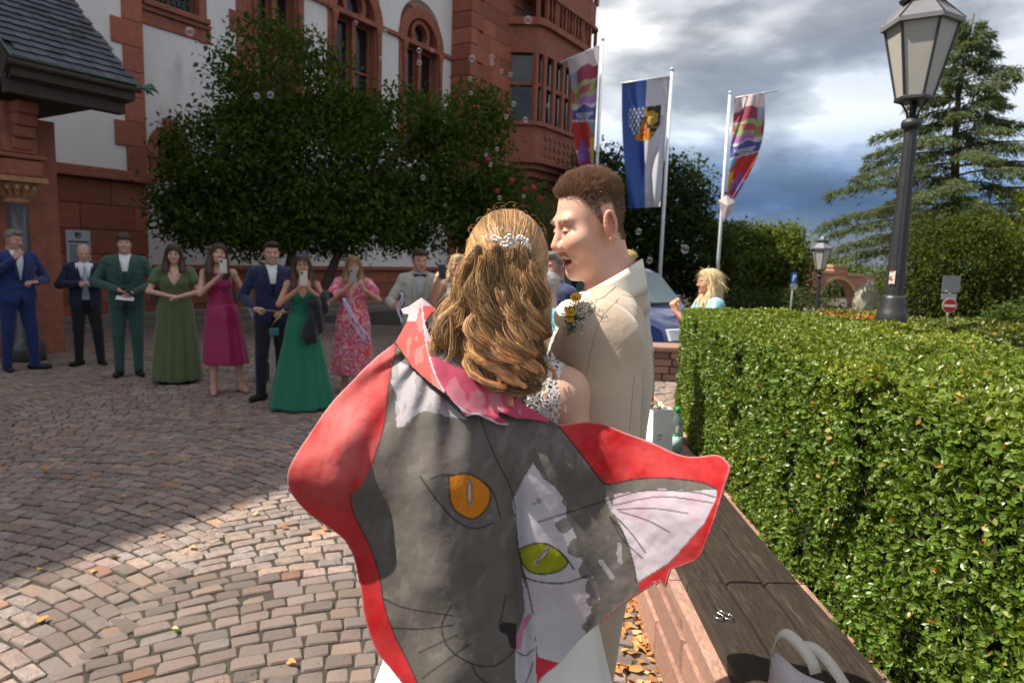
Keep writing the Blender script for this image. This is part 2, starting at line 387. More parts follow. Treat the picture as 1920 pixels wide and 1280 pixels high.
for q in range(len(ST)):
    x, y, a, b_, an = ST[q]; ti = int(rng.integers(len(TPL))); z = rng.normal(-.002, .0028); g = .0068
    if q in near:
        o = bpy.data.objects.new('cobblestone', tm[ti]); COL.objects.link(o); o.parent = pav; o.location = (x, y, z); o.rotation_euler = (rng.normal(0, .012), rng.normal(0, .012), an)
        o.scale = (a-g, b_-g, SZ); o.color = (*CC[q], 1)
    else:
        V, Fs = TPL[ti]; c, s = math.cos(an), math.sin(an); X = V[:, 0]*(a-g); Yy = V[:, 1]*(b_-g)
        VV.append(np.stack([x+X*c-Yy*s, y+X*s+Yy*c, z+V[:, 2]*SZ], 1)); FF += [tuple(i+n0 for i in f) for f in Fs]; n0 += len(V); CL.append(np.repeat(CC[q:q+1], len(V), 0))
o = mk('cobblestones_beyond', np.concatenate(VV), FF, M_cob2, pav, False, np.concatenate(CL)); tag(o, kind='stuff')
# little weeds in the joints
n = 1400; wx = rng.uniform(-4, .6, n); wy = rng.uniform(1.6, 8, n); k = fbm(np.stack([wx*.9, wy*.9, wx*0], 1), 2) > .12; wx, wy = wx[k], wy[k]
nn = len(wx)*5; ps = np.stack([np.repeat(wx, 5)+rng.normal(0, .02, nn), np.repeat(wy, 5)+rng.normal(0, .006, nn), np.full(nn, -.010)], 1)
V, Fs, k = leaves(ps, rdir(nn)*.7+np.array([0, 0, .75]), rdir(nn), rng.uniform(.012, .026, nn), rng.uniform(.004, .009, nn), 0)
M_weed = mat('weed_leaf', rough=.7, attr=True, transl=.3)
o = mk('joint_weeds', V, Fs, M_weed, None, False, np.repeat(jit((.10, .13, .03), nn), k, 0)); tag(o, 'sparse green weeds in the cobble joints', 'weeds', kind='stuff')

# ------------------------------------------------------------------ town hall
M_plaster = mat('lime_plaster', (.72, .69, .675), .9, .09, 1.2, .2, 30, stretch=(1, 1, .45), var2=((.42, .39, .38), 1.4, .62, .82))
M_sand = mat('red_sandstone', (.30, .115, .075), .85, .18, 5, .35, 45, objcol=True, var2=((.13, .055, .04), 2.5, .58, .8))
M_sandp = mat('red_sandstone_trim', (.29, .098, .062), .85, .25, 6, .45, 50, var2=((.10, .05, .04), 3, .58, .8))
M_mort = mat('mortar', (.17, .10, .08), .95, .2, 10)
M_glass = mat('window_glass', (.012, .014, .017), .06, .1, 2, spec=.8)
M_slate = mat('roof_slate', (.07, .075, .09), .42, .3, 7, .3, 50, objcol=True)
M_slatep = mat('slate_dark', (.04, .042, .05), .6, .2, 6)
M_wood = mat('dark_timber', (.035, .026, .02), .75, .3, 6, .3, 60)
M_copper = mat('copper_verdigris', (.05, .12, .095), .6, .3, 12, .2, 60, var2=((.05, .10, .08), 9, .55, .7))
M_iron = mat('wrought_iron', (.02, .02, .022), .5, .1, 9)
M_granite = mat('polished_column_stone', (.07, .07, .075), .3, .35, 30)
M_gold = mat('carved_sandstone_warm', (.36, .19, .09), .8, .3, 14, .5, 40)
FD = np.array([.53, .848, 0]); FD /= np.linalg.norm(FD); FN = np.array([FD[1], -FD[0], 0]); FO = np.array([-8.52, 13.03, 0]); FANG = math.atan2(FD[1], FD[0])
def fw(s, z, off=0.): p = FO+FD*s+FN*off; return (p[0], p[1], z)
hall = thing('town_hall', 'red sandstone and white plaster town hall with corner tower and slate porch', 'building', tuple(FO))
UB = MB().box((0, 0, 0), (1, 1, 1))
def bev_unit():
    e = .47; V = []; 
    for z, s in ((-.5, .5), (.47, .5), (.5, .47)):   # rounded only to the outer (+z local) face
        V += [(-s, -s, z), (s, -s, z), (s, s, z), (-s, s, z)]
    Fs = [(8, 9, 10, 11), (3, 2, 1, 0)]
    for r in (0, 1): Fs += [(r*4+k, r*4+(k+1) % 4, (r+1)*4+(k+1) % 4, (r+1)*4+k) for k in range(4)]
    return V, Fs
_v, _f = bev_unit(); ME_BLOCK = mesh('stone_block', _v, _f); ME_BLOCK.materials.append(M_sand)
MF = Matrix((FD, (0, 0, 1), FN)).transposed()      # columns: along, up, out
MS = Matrix((FN, (0, 0, 1), -FD)).transposed()     # tower flank that looks back down the plaza
def block(c, size, M=MF, name='stone_block', parent=None, colr=None):
    parent = parent or hall
    o = bpy.data.objects.new(name, ME_BLOCK); COL.objects.link(o); o.parent = parent
    o.location = Vector(c)-Vector(ORG[parent.name]); o.rotation_euler = M.to_euler(); o.scale = size
    v = rng.uniform(.72, 1.15); t = rng.uniform(-.12, .12); o.color = colr or (.33*v, .106*v*(1+t*.5), .064*v*(1+t), 1); return o
def fbox(mb, s0, s1, z0, z1, o0, o1): return mb.prism([(s0, z0), (s1, z0), (s1, z1), (s0, z1)], o0, o1, fw)
def wallgrid(mb, s0, s1, z0, z1, holes, o0, o1):
    ss = sorted({s0, s1, *[v for h in holes for v in h[:2]]}); zs = sorted({z0, z1, *[v for h in holes for v in h[2:4]]})
    for a, b in zip(ss, ss[1:]):
        for c, d in zip(zs, zs[1:]):
            m, q = (a+b)/2, (c+d)/2
            if not any(h[0] < m < h[1] and h[2] < q < h[3] for h in holes): fbox(mb, a, b, c, d, o0, o1)
def arch_fill(mb, sc_, zs, r, zt, o0, o1, n=10):
    """plaster between a round arch and its bounding rectangle"""
    for sg in (-1, 1):
        pl = [(sc_+sg*r, zs), (sc_+sg*r, zt), (sc_, zt)]+[(sc_+sg*r*math.sin(t), zs+r*math.cos(t)) for t in np.linspace(0, PI/2, n)[:-1]]
        if sg < 0: pl = pl[::-1]
        mb.prism(pl, o0, o1, fw)
def ring(mb, sc_, zs, r0, r1, o0, o1, a0=0, a1=PI, n=14):
    for t0, t1 in zip(np.linspace(a0, a1, n)[:-1], np.linspace(a0, a1, n)[1:]):
        pl = [(sc_+r*math.cos(t), zs+r*math.sin(t)) for r, t in ((r0, t0), (r1, t0), (r1, t1), (r0, t1))]
        mb.prism(pl, o0, o1, fw)
HT = 15.8
mb = MB()
fbox(mb, -22, 1.37, 3.12, HT, -.6, .12)           # wing
holes = [(1.55, 2.72, 6.62, 9.2), (1.52, 2.38, 3.0, 4.40), (4.0, 5.45, 5.0, 9.5), (6.45, 8.35, 4.6, 9.55), (9.2, 11.2, 4.6, 9.4)]
wallgrid(mb, 1.37, 11.74, 1.22, HT, holes, -.5, 0.)
arch_fill(mb, 1.95, 3.72, .43, 4.40, -.5, 0.)
for c, r, zt in ((7.4, .95, 9.55), (10.2, 1.0, 9.4)): arch_fill(mb, c, zt-r, r, zt, -.5, 0.)
mb.build('plaster_wall', M_plaster, hall)
mb = MB(); fbox(mb, -22, 1.37, 0, 3.12, -.6, .0); fbox(mb, 1.37, 11.74, 0, 1.22, -.5, -.12); mb.build('base_backing', M_mort, hall)
mb = MB()
for s0, s1, z0, z1, o in ((-6, 1.55, 2.92, 3.02, .26), (-6, 1.52, 3.02, 3.14, .20), (1.5, 11.74, 1.14, 1.26, .08)): fbox(mb, s0, s1, z0, z1, -.1, o)
bevel(mb.build('string_course', M_sandp, hall), .02)
# base blocks of the wing
for r in range(6):
    z0 = r*.485; s = -4.6+(r % 2)*.5
    while s < 1.30:
        L = min(rng.uniform(.9, 1.5), 1.36-s)
        if L > .1: block(fw(s+L/2, z0+.24, .06), (L-.014, .471, .14))
        s += L
for r in range(3):
    s = 1.4+(r % 2)*.4
    while s < 11.6:
        L = min(rng.uniform(.7, 1.2), 11.72-s); block(fw(s+L/2, r*.385+.19, -.07), (L-.012, .372, .12)); s += L
# quoins of the wing corner and beside the first big window
for k in range(22):
    z0 = 3.14+k*.49
    if z0 > HT-.5: break
    w = .62 if k % 2 else .40
    block(fw(1.375-w/2, z0+.245, .10), (w, .478, .12))
    if 4.2 < z0 < 10: w2 = .52 if k % 2 else .34; block(fw(3.98-w2/2, z0+.245, .0), (w2, .478, .06))
# plain wing window (iron grille) above
def window(name_s0, s1, z0, z1, cross=(), mull=(), off=-.22, fr=.06):
    w = MB(); s0 = name_s0
    for a, b, c, d in ((s0, s0+fr, z0, z1), (s1-fr, s1, z0, z1), (s0+fr, s1-fr, z0, z0+fr), (s0+fr, s1-fr, z1-fr, z1)): fbox(w, a, b, c, d, off-.02, off+.06)
    for m in mull: fbox(w, m-fr/2, m+fr/2, z0+fr, z1-fr, off-.02, off+.055)
    for c in cross: fbox(w, s0+fr, s1-fr, c-fr/2, c+fr/2, off-.02, off+.05)
    f = w.build('window', M_sandp, hall); xs = [s0+fr]+[m for m in mull]+[s1-fr]; zs = [z0+fr]+list(cross)+[z1-fr]
    for a, b in zip(xs, xs[1:]):
        for c, d in zip(zs, zs[1:]):
            g = MB(); fbox(g, a, b, c, d, off-.012, off); g.build('pane', M_glass, f)
    return f
f = window(1.6, 2.66, 6.66, 9.1, (7.5, 8.3), (2.13,))
g = MB()
for z in (6.82, 7.0, 7.18, 7.36): fbox(g, 1.66, 2.62, z, z+.025, -.06, -.035)
for s in np.linspace(1.72, 2.56, 8): fbox(g, s, s+.018, 6.68, 7.45, -.055, -.04)
g.build('window_grille', M_iron, hall)
mb = MB(); fbox(mb, 1.38, 2.95, 6.40, 6.50, -.05, .10); fbox(mb, 1.44, 2.90, 6.50, 6.62, -.2, .16)
fbox(mb, 1.40, 1.56, 6.62, 9.2, -.25, .05); fbox(mb, 2.70, 2.88, 6.12, 9.2, -.25, .05); fbox(mb, 1.38, 2.98, 6.14, 6.40, -.05, .04)
bevel(mb.build('window_surround', M_sandp, hall), .015)
# small round-arched window
mb = MB(); ring(mb, 1.95, 3.72, .31, .47, -.3, .06)
fbox(mb, 1.48, 1.64, 3.02, 3.72, -.3, .06); fbox(mb, 2.26, 2.42, 3.02, 3.72, -.3, .06); fbox(mb, 1.42, 1.66, 3.50, 3.74, -.3, .09)
mb.prism([(1.86, 4.0), (2.04, 4.0), (2.09, 4.34), (1.81, 4.34)], -.2, .13, fw); bevel(mb.build('arch_surround', M_sandp, hall), .012)
window(1.62, 2.28, 3.04, 4.1, (3.5,), (1.95,), -.26)
# three large mullioned windows
def big(s0, s1, zb, zs, r, arched, mullw=.10):
    c = (s0+s1)/2; m = MB()
    fbox(m, s0-.08, s0+.20, zb, zs, -.35, .05); fbox(m, s1-.20, s1+.08, zb, zs, -.35, .05)
    fbox(m, s0-.12, s1+.12, zs-.02, zs+.12, -.3, .12)
    if arched:
        ring(m, c, zs+.12, r-.22, r+.10, -.35, .07, n=18)
        ring(m, c, zs+.40, .30, .44, -.30, -.02, 0, 2*PI, 24)
        pl = [(c+ (r-.22)*math.cos(t), zs+.12+(r-.22)*math.sin(t)) for t in np.linspace(0, PI, 20)]
        m.prism(pl, -.34, -.24, fw)
    fbox(m, c-.07, c+.07, zb, zs-.02, -.34, -.05)
    bevel(m.build('window_surround', M_sandp, hall), .012)
    for a, b in ((s0+.20, c-.07), (c+.07, s1-.20)): window(a, b, zb+.05, zs-.03, (zb+.62*(zs-zb),), (), -.26, .055)
    if arched:
        g = MB(); ring(g, c, zs+.40, .02, .31, -.236, -.225, 0, 2*PI, 20); g.build('round_pane', M_glass, hall)
    for sx_, sg in ((s0+.10, 1), (s1-.10, 1)):
        q = fw(sx_, 0, .09)
        cmb = MB().lathe([(.085, zb), (.085, zb+.15), (.06, zb+.2), (.052, zs-.55), (.075, zs-.5), (.055, zs-.45), (.06, zs-.3), (.10, zs-.12), (.11, zs-.02)], (q[0], q[1], 0), 10)
        cmb.build('window_colonnette', M_sandp, hall, True)
big(4.0, 5.5, 5.0, 8.05, .8, False); mb = MB(); fbox(mb, 3.9, 5.6, 8.17, 9.55, -.34, .04); bevel(mb.build('window_head', M_sandp, hall), .01)
big(6.47, 8.33, 4.6, 8.0, .93, True); big(9.25, 11.15, 4.6, 8.0, .95, True)
mb = MB()
for a, b in ((1.37, 3.9), (5.62, 6.36), (8.46, 9.12), (11.28, 11.74)): fbox(mb, a, b, 8.02, 8.14, -.05, .09) if a > 3 else None
bevel(mb.build('string_course', M_sandp, hall), .012)
# tower -----------------------------------------------------------
TW = .72; T0 = 11.74; T1 = 20.6; TH = 13.8
mb = MB(); fbox(mb, T0+.02, T1-.02, 0, TH, -5, TW-.06); mb.build('tower_core', M_mort, hall)
for k in range(30):
    z0 = .0+k*.50
    if z0 > 13: break
    w = .40 if k % 2 else .72                                  # corner quoin, proud
    block(fw(T0+w/2, z0+.25, TW-.02), (w, .476, .16)); 
    block(Vector(fw(T0+.02, z0+.25, TW/2)), (TW*.98, .476, .10), MS)
    s = T0+w
    while s < T1:
        L = min(rng.uniform(.75, 1.35), T1-s)
        if L > .08 and not (14.3 < s and s+L < 19.4 and z0 > 4.9): block(fw(s+L/2, z0+.25, TW-.06), (L-.013, .487, .11))
        s += L
mb = MB()
for z0, z1, o in ((4.86, 4.98, .22), (4.98, 5.08, .13)): fbox(mb, T0-.05, T1, z0, z1, TW-.1, TW+o)
bevel(mb.build('tower_cornice', M_sandp, hall), .02)
# oriel: canted bay on the tower front
OS0, OS1, OD = 14.1, 19.6, .95
def bay(g=0.): return [(OS0-g, TW-.05), (OS0+.55-g*.4, TW+OD*.9+g), (OS0+1.0, TW+OD+g), (OS1-1.0, TW+OD+g), (OS1-.3, TW+OD*.9+g), (OS1+g, TW-.05)]
def bayslab(mb, z0, z1, g):
    pl = bay(g); n = len(pl); V = [fw(s, z0, o) for s, o in pl]+[fw(s, z1, o) for s, o in pl]
    mb.add(V, [tuple(range(n)), tuple(range(2*n-1, n-1, -1))]+[(i, n+i, n+(i+1) % n, (i+1) % n) for i in range(n)])
def bayparts(name, mt, lst, bv=0):
    for z0, z1, g in lst:
        q = MB(); bayslab(q, z0, z1, g); o = q.build(name, mt, hall)
        if bv: bevel(o, bv)
bayparts('oriel_wall', M_sandp, ((5.25, 6.35, 0), (8.85, 9.75, 0), (9.95, 10.05, .03), (11.0, 11.9, -.06), (13.6, TH+.2, -.06)))
bayparts('oriel_cornice', M_sandp, ((5.05, 5.25, .14), (6.35, 6.5, .12), (9.75, 9.95, .16), (10.85, 11.0, .08), (4.85, 5.05, -.05), (4.6, 4.85, -.25), (4.35, 4.6, -.5)), .02)
bayparts('oriel_glazing', M_glass, ((6.5, 8.85, -.22), (11.9, 13.6, -.25)))
pl = bay(-.02); fwz = lambda u, v, w: fw(u, w, v)
for a, b in zip(pl, pl[1:]):
    L = math.hypot(b[0]-a[0], b[1]-a[1]); nn = max(1, int(round(L/.75)))
    for q in range(nn):
        t = q/nn; s_, o_ = a[0]+(b[0]-a[0])*t, a[1]+(b[1]-a[1])*t
        for z0, z1 in ((6.5, 8.85), (11.9, 13.6)): MB().prism([(s_-.10, o_-.12), (s_+.10, o_-.12), (s_+.10, o_+.02), (s_-.10, o_+.02)], z0, z1, fwz).build('oriel_mullion', M_sandp, hall)
        MB().prism([(s_-.05, o_-.09), (s_+.05, o_-.09), (s_+.05, o_+.03), (s_-.05, o_+.03)], 10.05, 10.85, fwz).build('balustrade_post', M_sandp, hall)
for z0 in (7.75, 12.9):
    p2 = bay(-.06); p3 = bay(-.16)
    for k in range(len(p2)-1): MB().prism([p2[k], p2[k+1], p3[k+1], p3[k]], z0, z0+.12, fwz).build('oriel_transom', M_sandp, hall)
# round arch ornament over the oriel window and carved panel below it
mb = MB()
for k in range(9):
    s_ = OS0+1.2+k*.36
    for z_ in (5.45, 5.75, 6.05):
        p = Vector(fw(s_, z_+.0, TW+OD+.01)); mb.box(p, (.2, .2, .06), M=MF @ Matrix.Rotation(PI/4, 3, 'Z'))
mb.build('carved_panel', M_sandp, hall)
for k in range(14):
    s_ = OS0+1.05+k*.26; p = fw(s_, 0, TW+OD-.01)
    MB().lathe([(.05, 10.06), (.03, 10.15), (.055, 10.4), (.03, 10.7), (.05, 10.84)], (p[0], p[1], 0), 8).build('baluster', M_sandp, hall, True)
# roofs (seen only by the shade they cast over the plaza)
mb = MB(); mb.prism([(.85, HT), (.85, HT+.35), (-6.5, HT+6.5), (-6.5, HT)], -22, T0, lambda u, v, w: fw(w, v, u)); mb.build('main_roof', M_slatep, hall)
# porch -----------------------------------------------------------
PA = np.array([-6.06, 8.28, 3.84]); UP = np.array([-FN[0]*.77, -FN[1]*.77, .64]); UP /= np.linalg.norm(UP); PN = np.cross(FD, UP); PN = PN if PN[2] > 0 else -PN
def pw(u, v, w=0.): return tuple(PA+FD*u+UP*v+PN*w)
EL = 1.46
pr = MB(); pr.prism([(-.02, -.02), (EL, -.02), (EL, 4.4), (-.02, 4.4)], -.16, -.012, pw); porch = pr.build('porch_roof', M_wood, hall)
MP = Matrix((FD, UP, PN)).transposed()
sv = [(-.5, 0, 0), (-.5, .22, 0), (-.5, 1.35, -.012), (.5, 1.35, -.012), (.5, .22, 0), (.32, .02, 0), (-.2, -.06, 0)]
sv = [(x, y, z+.016*(1.35-y)) for x, y, z in sv]; nsv = len(sv)
ME_SL = mesh('slate', sv+[(x, y, z-.010) for x, y, z in sv], [tuple(range(nsv-1, -1, -1)), tuple(range(nsv, 2*nsv))]+[(i, (i+1) % nsv, nsv+(i+1) % nsv, nsv+i) for i in range(nsv)]); ME_SL.materials.append(M_slate)
for r in range(15):
    v0 = .0+r*.165; wv = .185; u = -.02+(r % 2)*.09-.06*(r % 3 == 0)
    while u < EL:
        uu = min(max(u+wv/2, .05), EL-.05)
        o = bpy.data.objects.new('slate', ME_SL); COL.objects.link(o); o.parent = porch; o.location = Vector(pw(uu, v0-.02*(u/EL), .004+rng.uniform(0, .004)))-Vector(ORG[porch.name])
        o.rotation_euler = (MP @ Matrix.Rotation(rng.normal(-.10, .02), 3, 'Z')).to_euler(); o.scale = (wv*1.02, .185, 1)
        g = rng.uniform(.6, 1.3); o.color = (.075*g, .08*g, .098*g, 1); u += wv
mb = MB(); mb.tube([pw(-.03, 4.2, .03), pw(-.03, -.03, .02), pw(EL+.04, -.03, .02)], .014, 6)
for a in np.linspace(0, 2*PI, 6)[:-1]: mb.tube([pw(EL+.05, -.05, .0), np.array(pw(EL+.17, -.05, .0))+np.array([.03*math.cos(a), .03*math.sin(a), .05*math.sin(a)+.02]), np.array(pw(EL+.22, -.05, .0))+np.array([.08*math.cos(a), .05*math.sin(a), .05*math.sin(a)-.04])], [.02, .03, .006], 5)
mb.build('copper_gutter', M_copper, hall)
mb = MB()   # fascia, soffit boards and verge
E0 = np.array(pw(0, 0)); 
def pe(u, w, z): q = PA+FD*u+FN*w; return (q[0], q[1], z)
mb.prism([(-.01, 3.62), (EL, 3.62), (EL, 3.80), (-.01, 3.80)], -.10, -.02, lambda u, v, w: pe(u, w, v))
mb.prism([(0, -3.5), (EL-.02, -3.5), (EL-.02, -.1), (0, -.1)], 3.60, 3.66, lambda u, v, w: pe(u, v, w))
mb.prism([(-.02, 3.44), (EL-.08, 3.44), (EL-.08, 3.60), (-.02, 3.60)], -.30, -.14, lambda u, v, w: pe(u, w, v))
for v in (0, .12): mb.prism([(-.06+v*.3, -.02), (-.01+v*.3, -.02), (-.01+v*.3, 4.3), (-.06+v*.3, 4.3)], -.22-v, -.02-v, pw)
bevel(mb.build('porch_eave', M_wood, hall), .01)
MB().tube([pw(-.05, -.055, -.045), pw(EL+.05, -.055, -.045)], .04, 8).build('rain_gutter', M_wood, hall, True)
CB = P(38, 480, 9.25); CX, CY = CB[0], CB[1]
MB().lathe([(.24, 0), (.24, .22), (.18, .3), (.135, .36), (.13, 1.2), (.12, 2.18)], (CX, CY, 0), 20).build('column', M_granite, hall, True)
cap = MB().lathe([(.125, 2.16), (.15, 2.19), (.13, 2.22), (.15, 2.32), (.22, 2.42), (.25, 2.44)], (CX, CY, 0), 16).box((CX, CY, 2.48), (.56, .56, .07), FANG)
for k in range(14):
    a = 2*PI*k/14; q = Vector((math.cos(a), math.sin(a), 0)); b0 = Vector((CX, CY, 2.24)); cap.tube([b0+q*.13, b0+q*.18+Vector((0, 0, .08)), b0+q*.25+Vector((0, 0, .14)), b0+q*.27+Vector((0, 0, .10))], [.02, .035, .03, .012], 5)
cap.build('capital', M_gold, hall)
mb = MB().box((CX, CY, 2.63), (.50, .50, .22), FANG).box((CX, CY, 2.78), (.58, .58, .06), FANG).box((CX, CY, 3.15), (.40, .42, .66), FANG)
for k, (w, z) in enumerate(((.10, 2.95), (.17, 3.1), (.24, 3.25), (.30, 3.4))): mb.box((CX+FN[0]*w+FD[0]*.02, CY+FN[1]*w+FD[1]*.02, z), (.26, .3, .16), FANG)
bevel(mb.build('corbel', M_sandp, hall), .03, 2)
mb = MB(); fbox(mb, -3.4, -1.6, 0, 3.4, .14, 3.0); mb.build('porch_wall', M_sandp, hall)
mb = MB(); fbox(mb, -1.05, 9., -.02, .14, 0.05, .75); fbox(mb, -1.05, 9., .14, .27, .05, .42); bevel(mb.build('stone_step', mat('step_stone', (.20, .17, .15), .85, .2, 8, .3, 50), hall), .015)
# wall plaque
pq = thing('wall_plaque', 'pale enamel plaque with small crest on red sandstone wall behind bald man', 'plaque', fw(0, 1.6, .14))
mb = MB(); fbox(mb, -.24, .20, 1.16, 1.90, .14, .155); bevel(mb.build('plate', mat('plaque_enamel', (.50, .55, .58), .35, .05, 5), pq), .004)
M_ink = mat('dark_print', (.06, .08, .10), .6, .1, 20); mb = MB()
fbox(mb, -.20, .17, 1.665, 1.70, .156, .158)
for k in range(9): fbox(mb, -.18, .14-.04*(k % 3), 1.595-k*.043, 1.615-k*.043, .156, .158)
mb.build('print_lines', M_ink, pq)
mb = MB(); mb.prism([(-.08, 1.86), (-.02, 1.86), (-.02, 1.735), (-.07, 1.78)], .156, .158, fw, (.03, .03, .03)); mb.prism([(-.018, 1.86), (.04, 1.86), (.03, 1.78), (-.018, 1.735)], .156, .158, fw, (.05, .16, .35)); mb.prism([(-.05, 1.80), (.012, 1.80), (-.018, 1.74)], .159, .160, fw, (.5, .3, .05))
mb.build('crest', mat('crest_paint', attr=True, rough=.4, var=.05), pq, col=True)
# ------------------------------------------------------------------ clipped box hedges
M_box = mat('box_leaf', rough=.36, attr=True, transl=.30, tcol=(1.3, 1.2, .45), var=.12, scale=40, spec=.45)
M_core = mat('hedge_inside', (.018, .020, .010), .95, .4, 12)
M_twig = mat('twig_bark', (.10, .075, .05), .9, .3, 20)
def hedge(name, label, front, back, ztop, zbot, dens, lsz, seed=1, tone=(.120, .195, .026), autumn=None):
    front = np.array(front, float); back = np.array(back, float); base = tuple(np.append(front.mean(0), 0))
    t = thing(name, label, 'hedge', base)
    def samp(P_, u):
        k = np.linspace(0, 1, len(P_)); return np.stack([np.interp(u, k, P_[:, 0]), np.interp(u, k, P_[:, 1])], -1)
    # surface parametrised (u along, v around: front bottom -> front top -> back top -> back bottom)
    Lf = np.linalg.norm(np.diff(front, axis=0), axis=1).sum(); Wd = np.linalg.norm(front-back, axis=1).mean(); Ht = ztop-zbot
    def surf(u, v):
        f = samp(front, u); b = samp(back, u); per = 2*Ht+Wd; dd = v*per; z = np.where(dd < Ht, zbot+dd, np.where(dd < Ht+Wd, ztop, zbot+per-dd))
        w = np.clip((dd-Ht)/Wd, 0, 1); p = f+(b-f)*w[:, None]
        n2 = (f-b)/np.linalg.norm(f-b, axis=1)[:, None]; nx = np.where(dd < Ht, 1., np.where(dd < Ht+Wd, 0., -1.)); nz = np.where((dd >= Ht) & (dd < Ht+Wd), 1., 0.)
        # soften the top edges
        ed = np.minimum(np.abs(dd-Ht), np.abs(dd-Ht-Wd)); r = np.clip(1-ed/.10, 0, 1)
        sgn = np.where(np.abs(dd-Ht) < np.abs(dd-Ht-Wd), 1., -1.); nx = nx+r*.7*sgn*(nz > 0); nz = nz+r*.7*(nz == 0)
        n = np.concatenate([n2*nx[:, None], nz[:, None]], 1); n /= np.linalg.norm(n, axis=1)[:, None]
        q = np.concatenate([p, z[:, None]], 1); q -= n*(r*r*.045)[:, None]; return q, n
    # dark solid core, added to block light behind the leaves
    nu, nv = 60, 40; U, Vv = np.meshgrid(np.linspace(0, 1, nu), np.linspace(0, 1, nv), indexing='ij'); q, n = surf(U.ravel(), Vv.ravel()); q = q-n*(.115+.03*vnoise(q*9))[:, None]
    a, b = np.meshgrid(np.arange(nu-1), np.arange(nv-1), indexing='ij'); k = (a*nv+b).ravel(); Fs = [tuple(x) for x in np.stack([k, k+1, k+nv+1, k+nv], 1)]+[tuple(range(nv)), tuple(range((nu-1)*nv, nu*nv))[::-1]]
    mk('light_blocking_core', q, Fs, M_core, t, True)
    N = int(dens*Lf*(Ht+Wd*1.05)); u = rng.uniform(0, 1, N); v = rng.uniform(0, (Ht+Wd*1.05)/(2*Ht+Wd), N)
    # ends too
    q, n = surf(u, v); ne = int(dens*Wd*Ht*1.0)
    for uu in (0., 1.):
        f = samp(front, np.full(ne, uu)); b = samp(back, np.full(ne, uu)); w = rng.uniform(0, 1, ne); e2 = (samp(front, np.array([uu]))-samp(front, np.array([.5])))[0]; e2 /= np.linalg.norm(e2)
        q = np.concatenate([q, np.concatenate([f+(b-f)*w[:, None], rng.uniform(zbot, ztop, ne)[:, None]], 1)]); n = np.concatenate([n, np.tile([e2[0], e2[1], 0], (ne, 1))])
    bumpy = .035*fbm(q*3.3+seed, 3)+.02*fbm(q*9, 2)
    S = len(q); K = 5; dep = rng.exponential(.016, S); dep = np.clip(dep, 0, .07)
    hole = fbm(q*3.4+5, 3) < -.24; dep = dep+hole*rng.uniform(.03, .12, S)
    c = q+n*(bumpy-dep)[:, None]; ax = n+rdir(S)*.75; ax /= np.linalg.norm(ax, axis=1)[:, None]      # twig direction
    pos = np.repeat(c, K, 0); axx = np.repeat(ax, K, 0); ph = rng.uniform(0, 2*PI, S*K); e1 = np.cross(axx, [.3, .2, .93]); e1 /= np.linalg.norm(e1, axis=1)[:, None]; e2 = np.cross(axx, e1)
    rad = e1*np.cos(ph)[:, None]+e2*np.sin(ph)[:, None]; dr = axx*rng.uniform(.25, 1.1, (S*K, 1))+rad*.9
    pos = pos+axx*(rng.uniform(-.012, .014, S*K))[:, None]; nr = axx+rdir(S*K)*.35
    ln = lsz*rng.uniform(.7, 1.25, S*K); V, Fs, kk = leaves(pos, dr, nr, ln, ln*rng.uniform(.52, .68, S*K), 1)
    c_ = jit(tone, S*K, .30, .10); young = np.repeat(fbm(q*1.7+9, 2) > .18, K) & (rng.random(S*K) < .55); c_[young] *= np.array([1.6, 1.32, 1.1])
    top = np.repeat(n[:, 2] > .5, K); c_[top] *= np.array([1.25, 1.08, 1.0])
    dry = rng.random(S*K) < .010; c_[dry] = jit((.40, .20, .05), dry.sum(), .3)
    pale = rng.random(S*K) < .02; c_[pale] = jit((.34, .36, .10), pale.sum(), .3)
    if autumn is not None:
        h = (np.linalg.norm(pos-np.array(autumn[:3]), axis=1) < autumn[3]) & (rng.random(S*K) < .7); c_[h] = jit((.5, .17, .04), h.sum(), .4)
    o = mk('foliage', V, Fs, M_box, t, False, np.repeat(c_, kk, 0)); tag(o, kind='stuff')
    # bare twigs poking through
    mb = MB()
    for k in rng.choice(S, 140, False):
        p = c[k]-n[k]*.05; d = ax[k]*.10+n[k]*.02; mb.tube([p, p+d*.5+rdir(1)[0]*.008, p+d], [.0018, .0013, .0006], 4, cap=False)
    tag(mb.build('twigs', M_twig, t), kind='stuff')
    return t
HF = [(1.30, 5.12), (1.24, 4.3), (1.20, 3.4), (1.16, 2.6), (1.15, 1.9), (1.17, 1.2), (1.22, .7)]
HB = [(2.22, 5.38), (2.50, 4.6), (2.60, 3.7), (2.45, 3.2), (2.20, 2.75), (2.1, 1.9), (2.1, 1.0)]
hedge('box_hedge', 'tall clipped box hedge with glossy leaves behind the wooden bench', HF, HB, 1.30, .05, 3700, .0215)
hedge('box_hedge', 'low far hedge beyond the lamp post with some orange leaves', [(2.35, 5.55), (2.9, 4.95), (3.22, 4.35)], [(2.9, 6.1), (3.6, 5.5), (3.9, 4.8)], 1.27, .0, 1000, .03, 4, (.10, .145, .025), (2.55, 5.2, 1.27, .35))

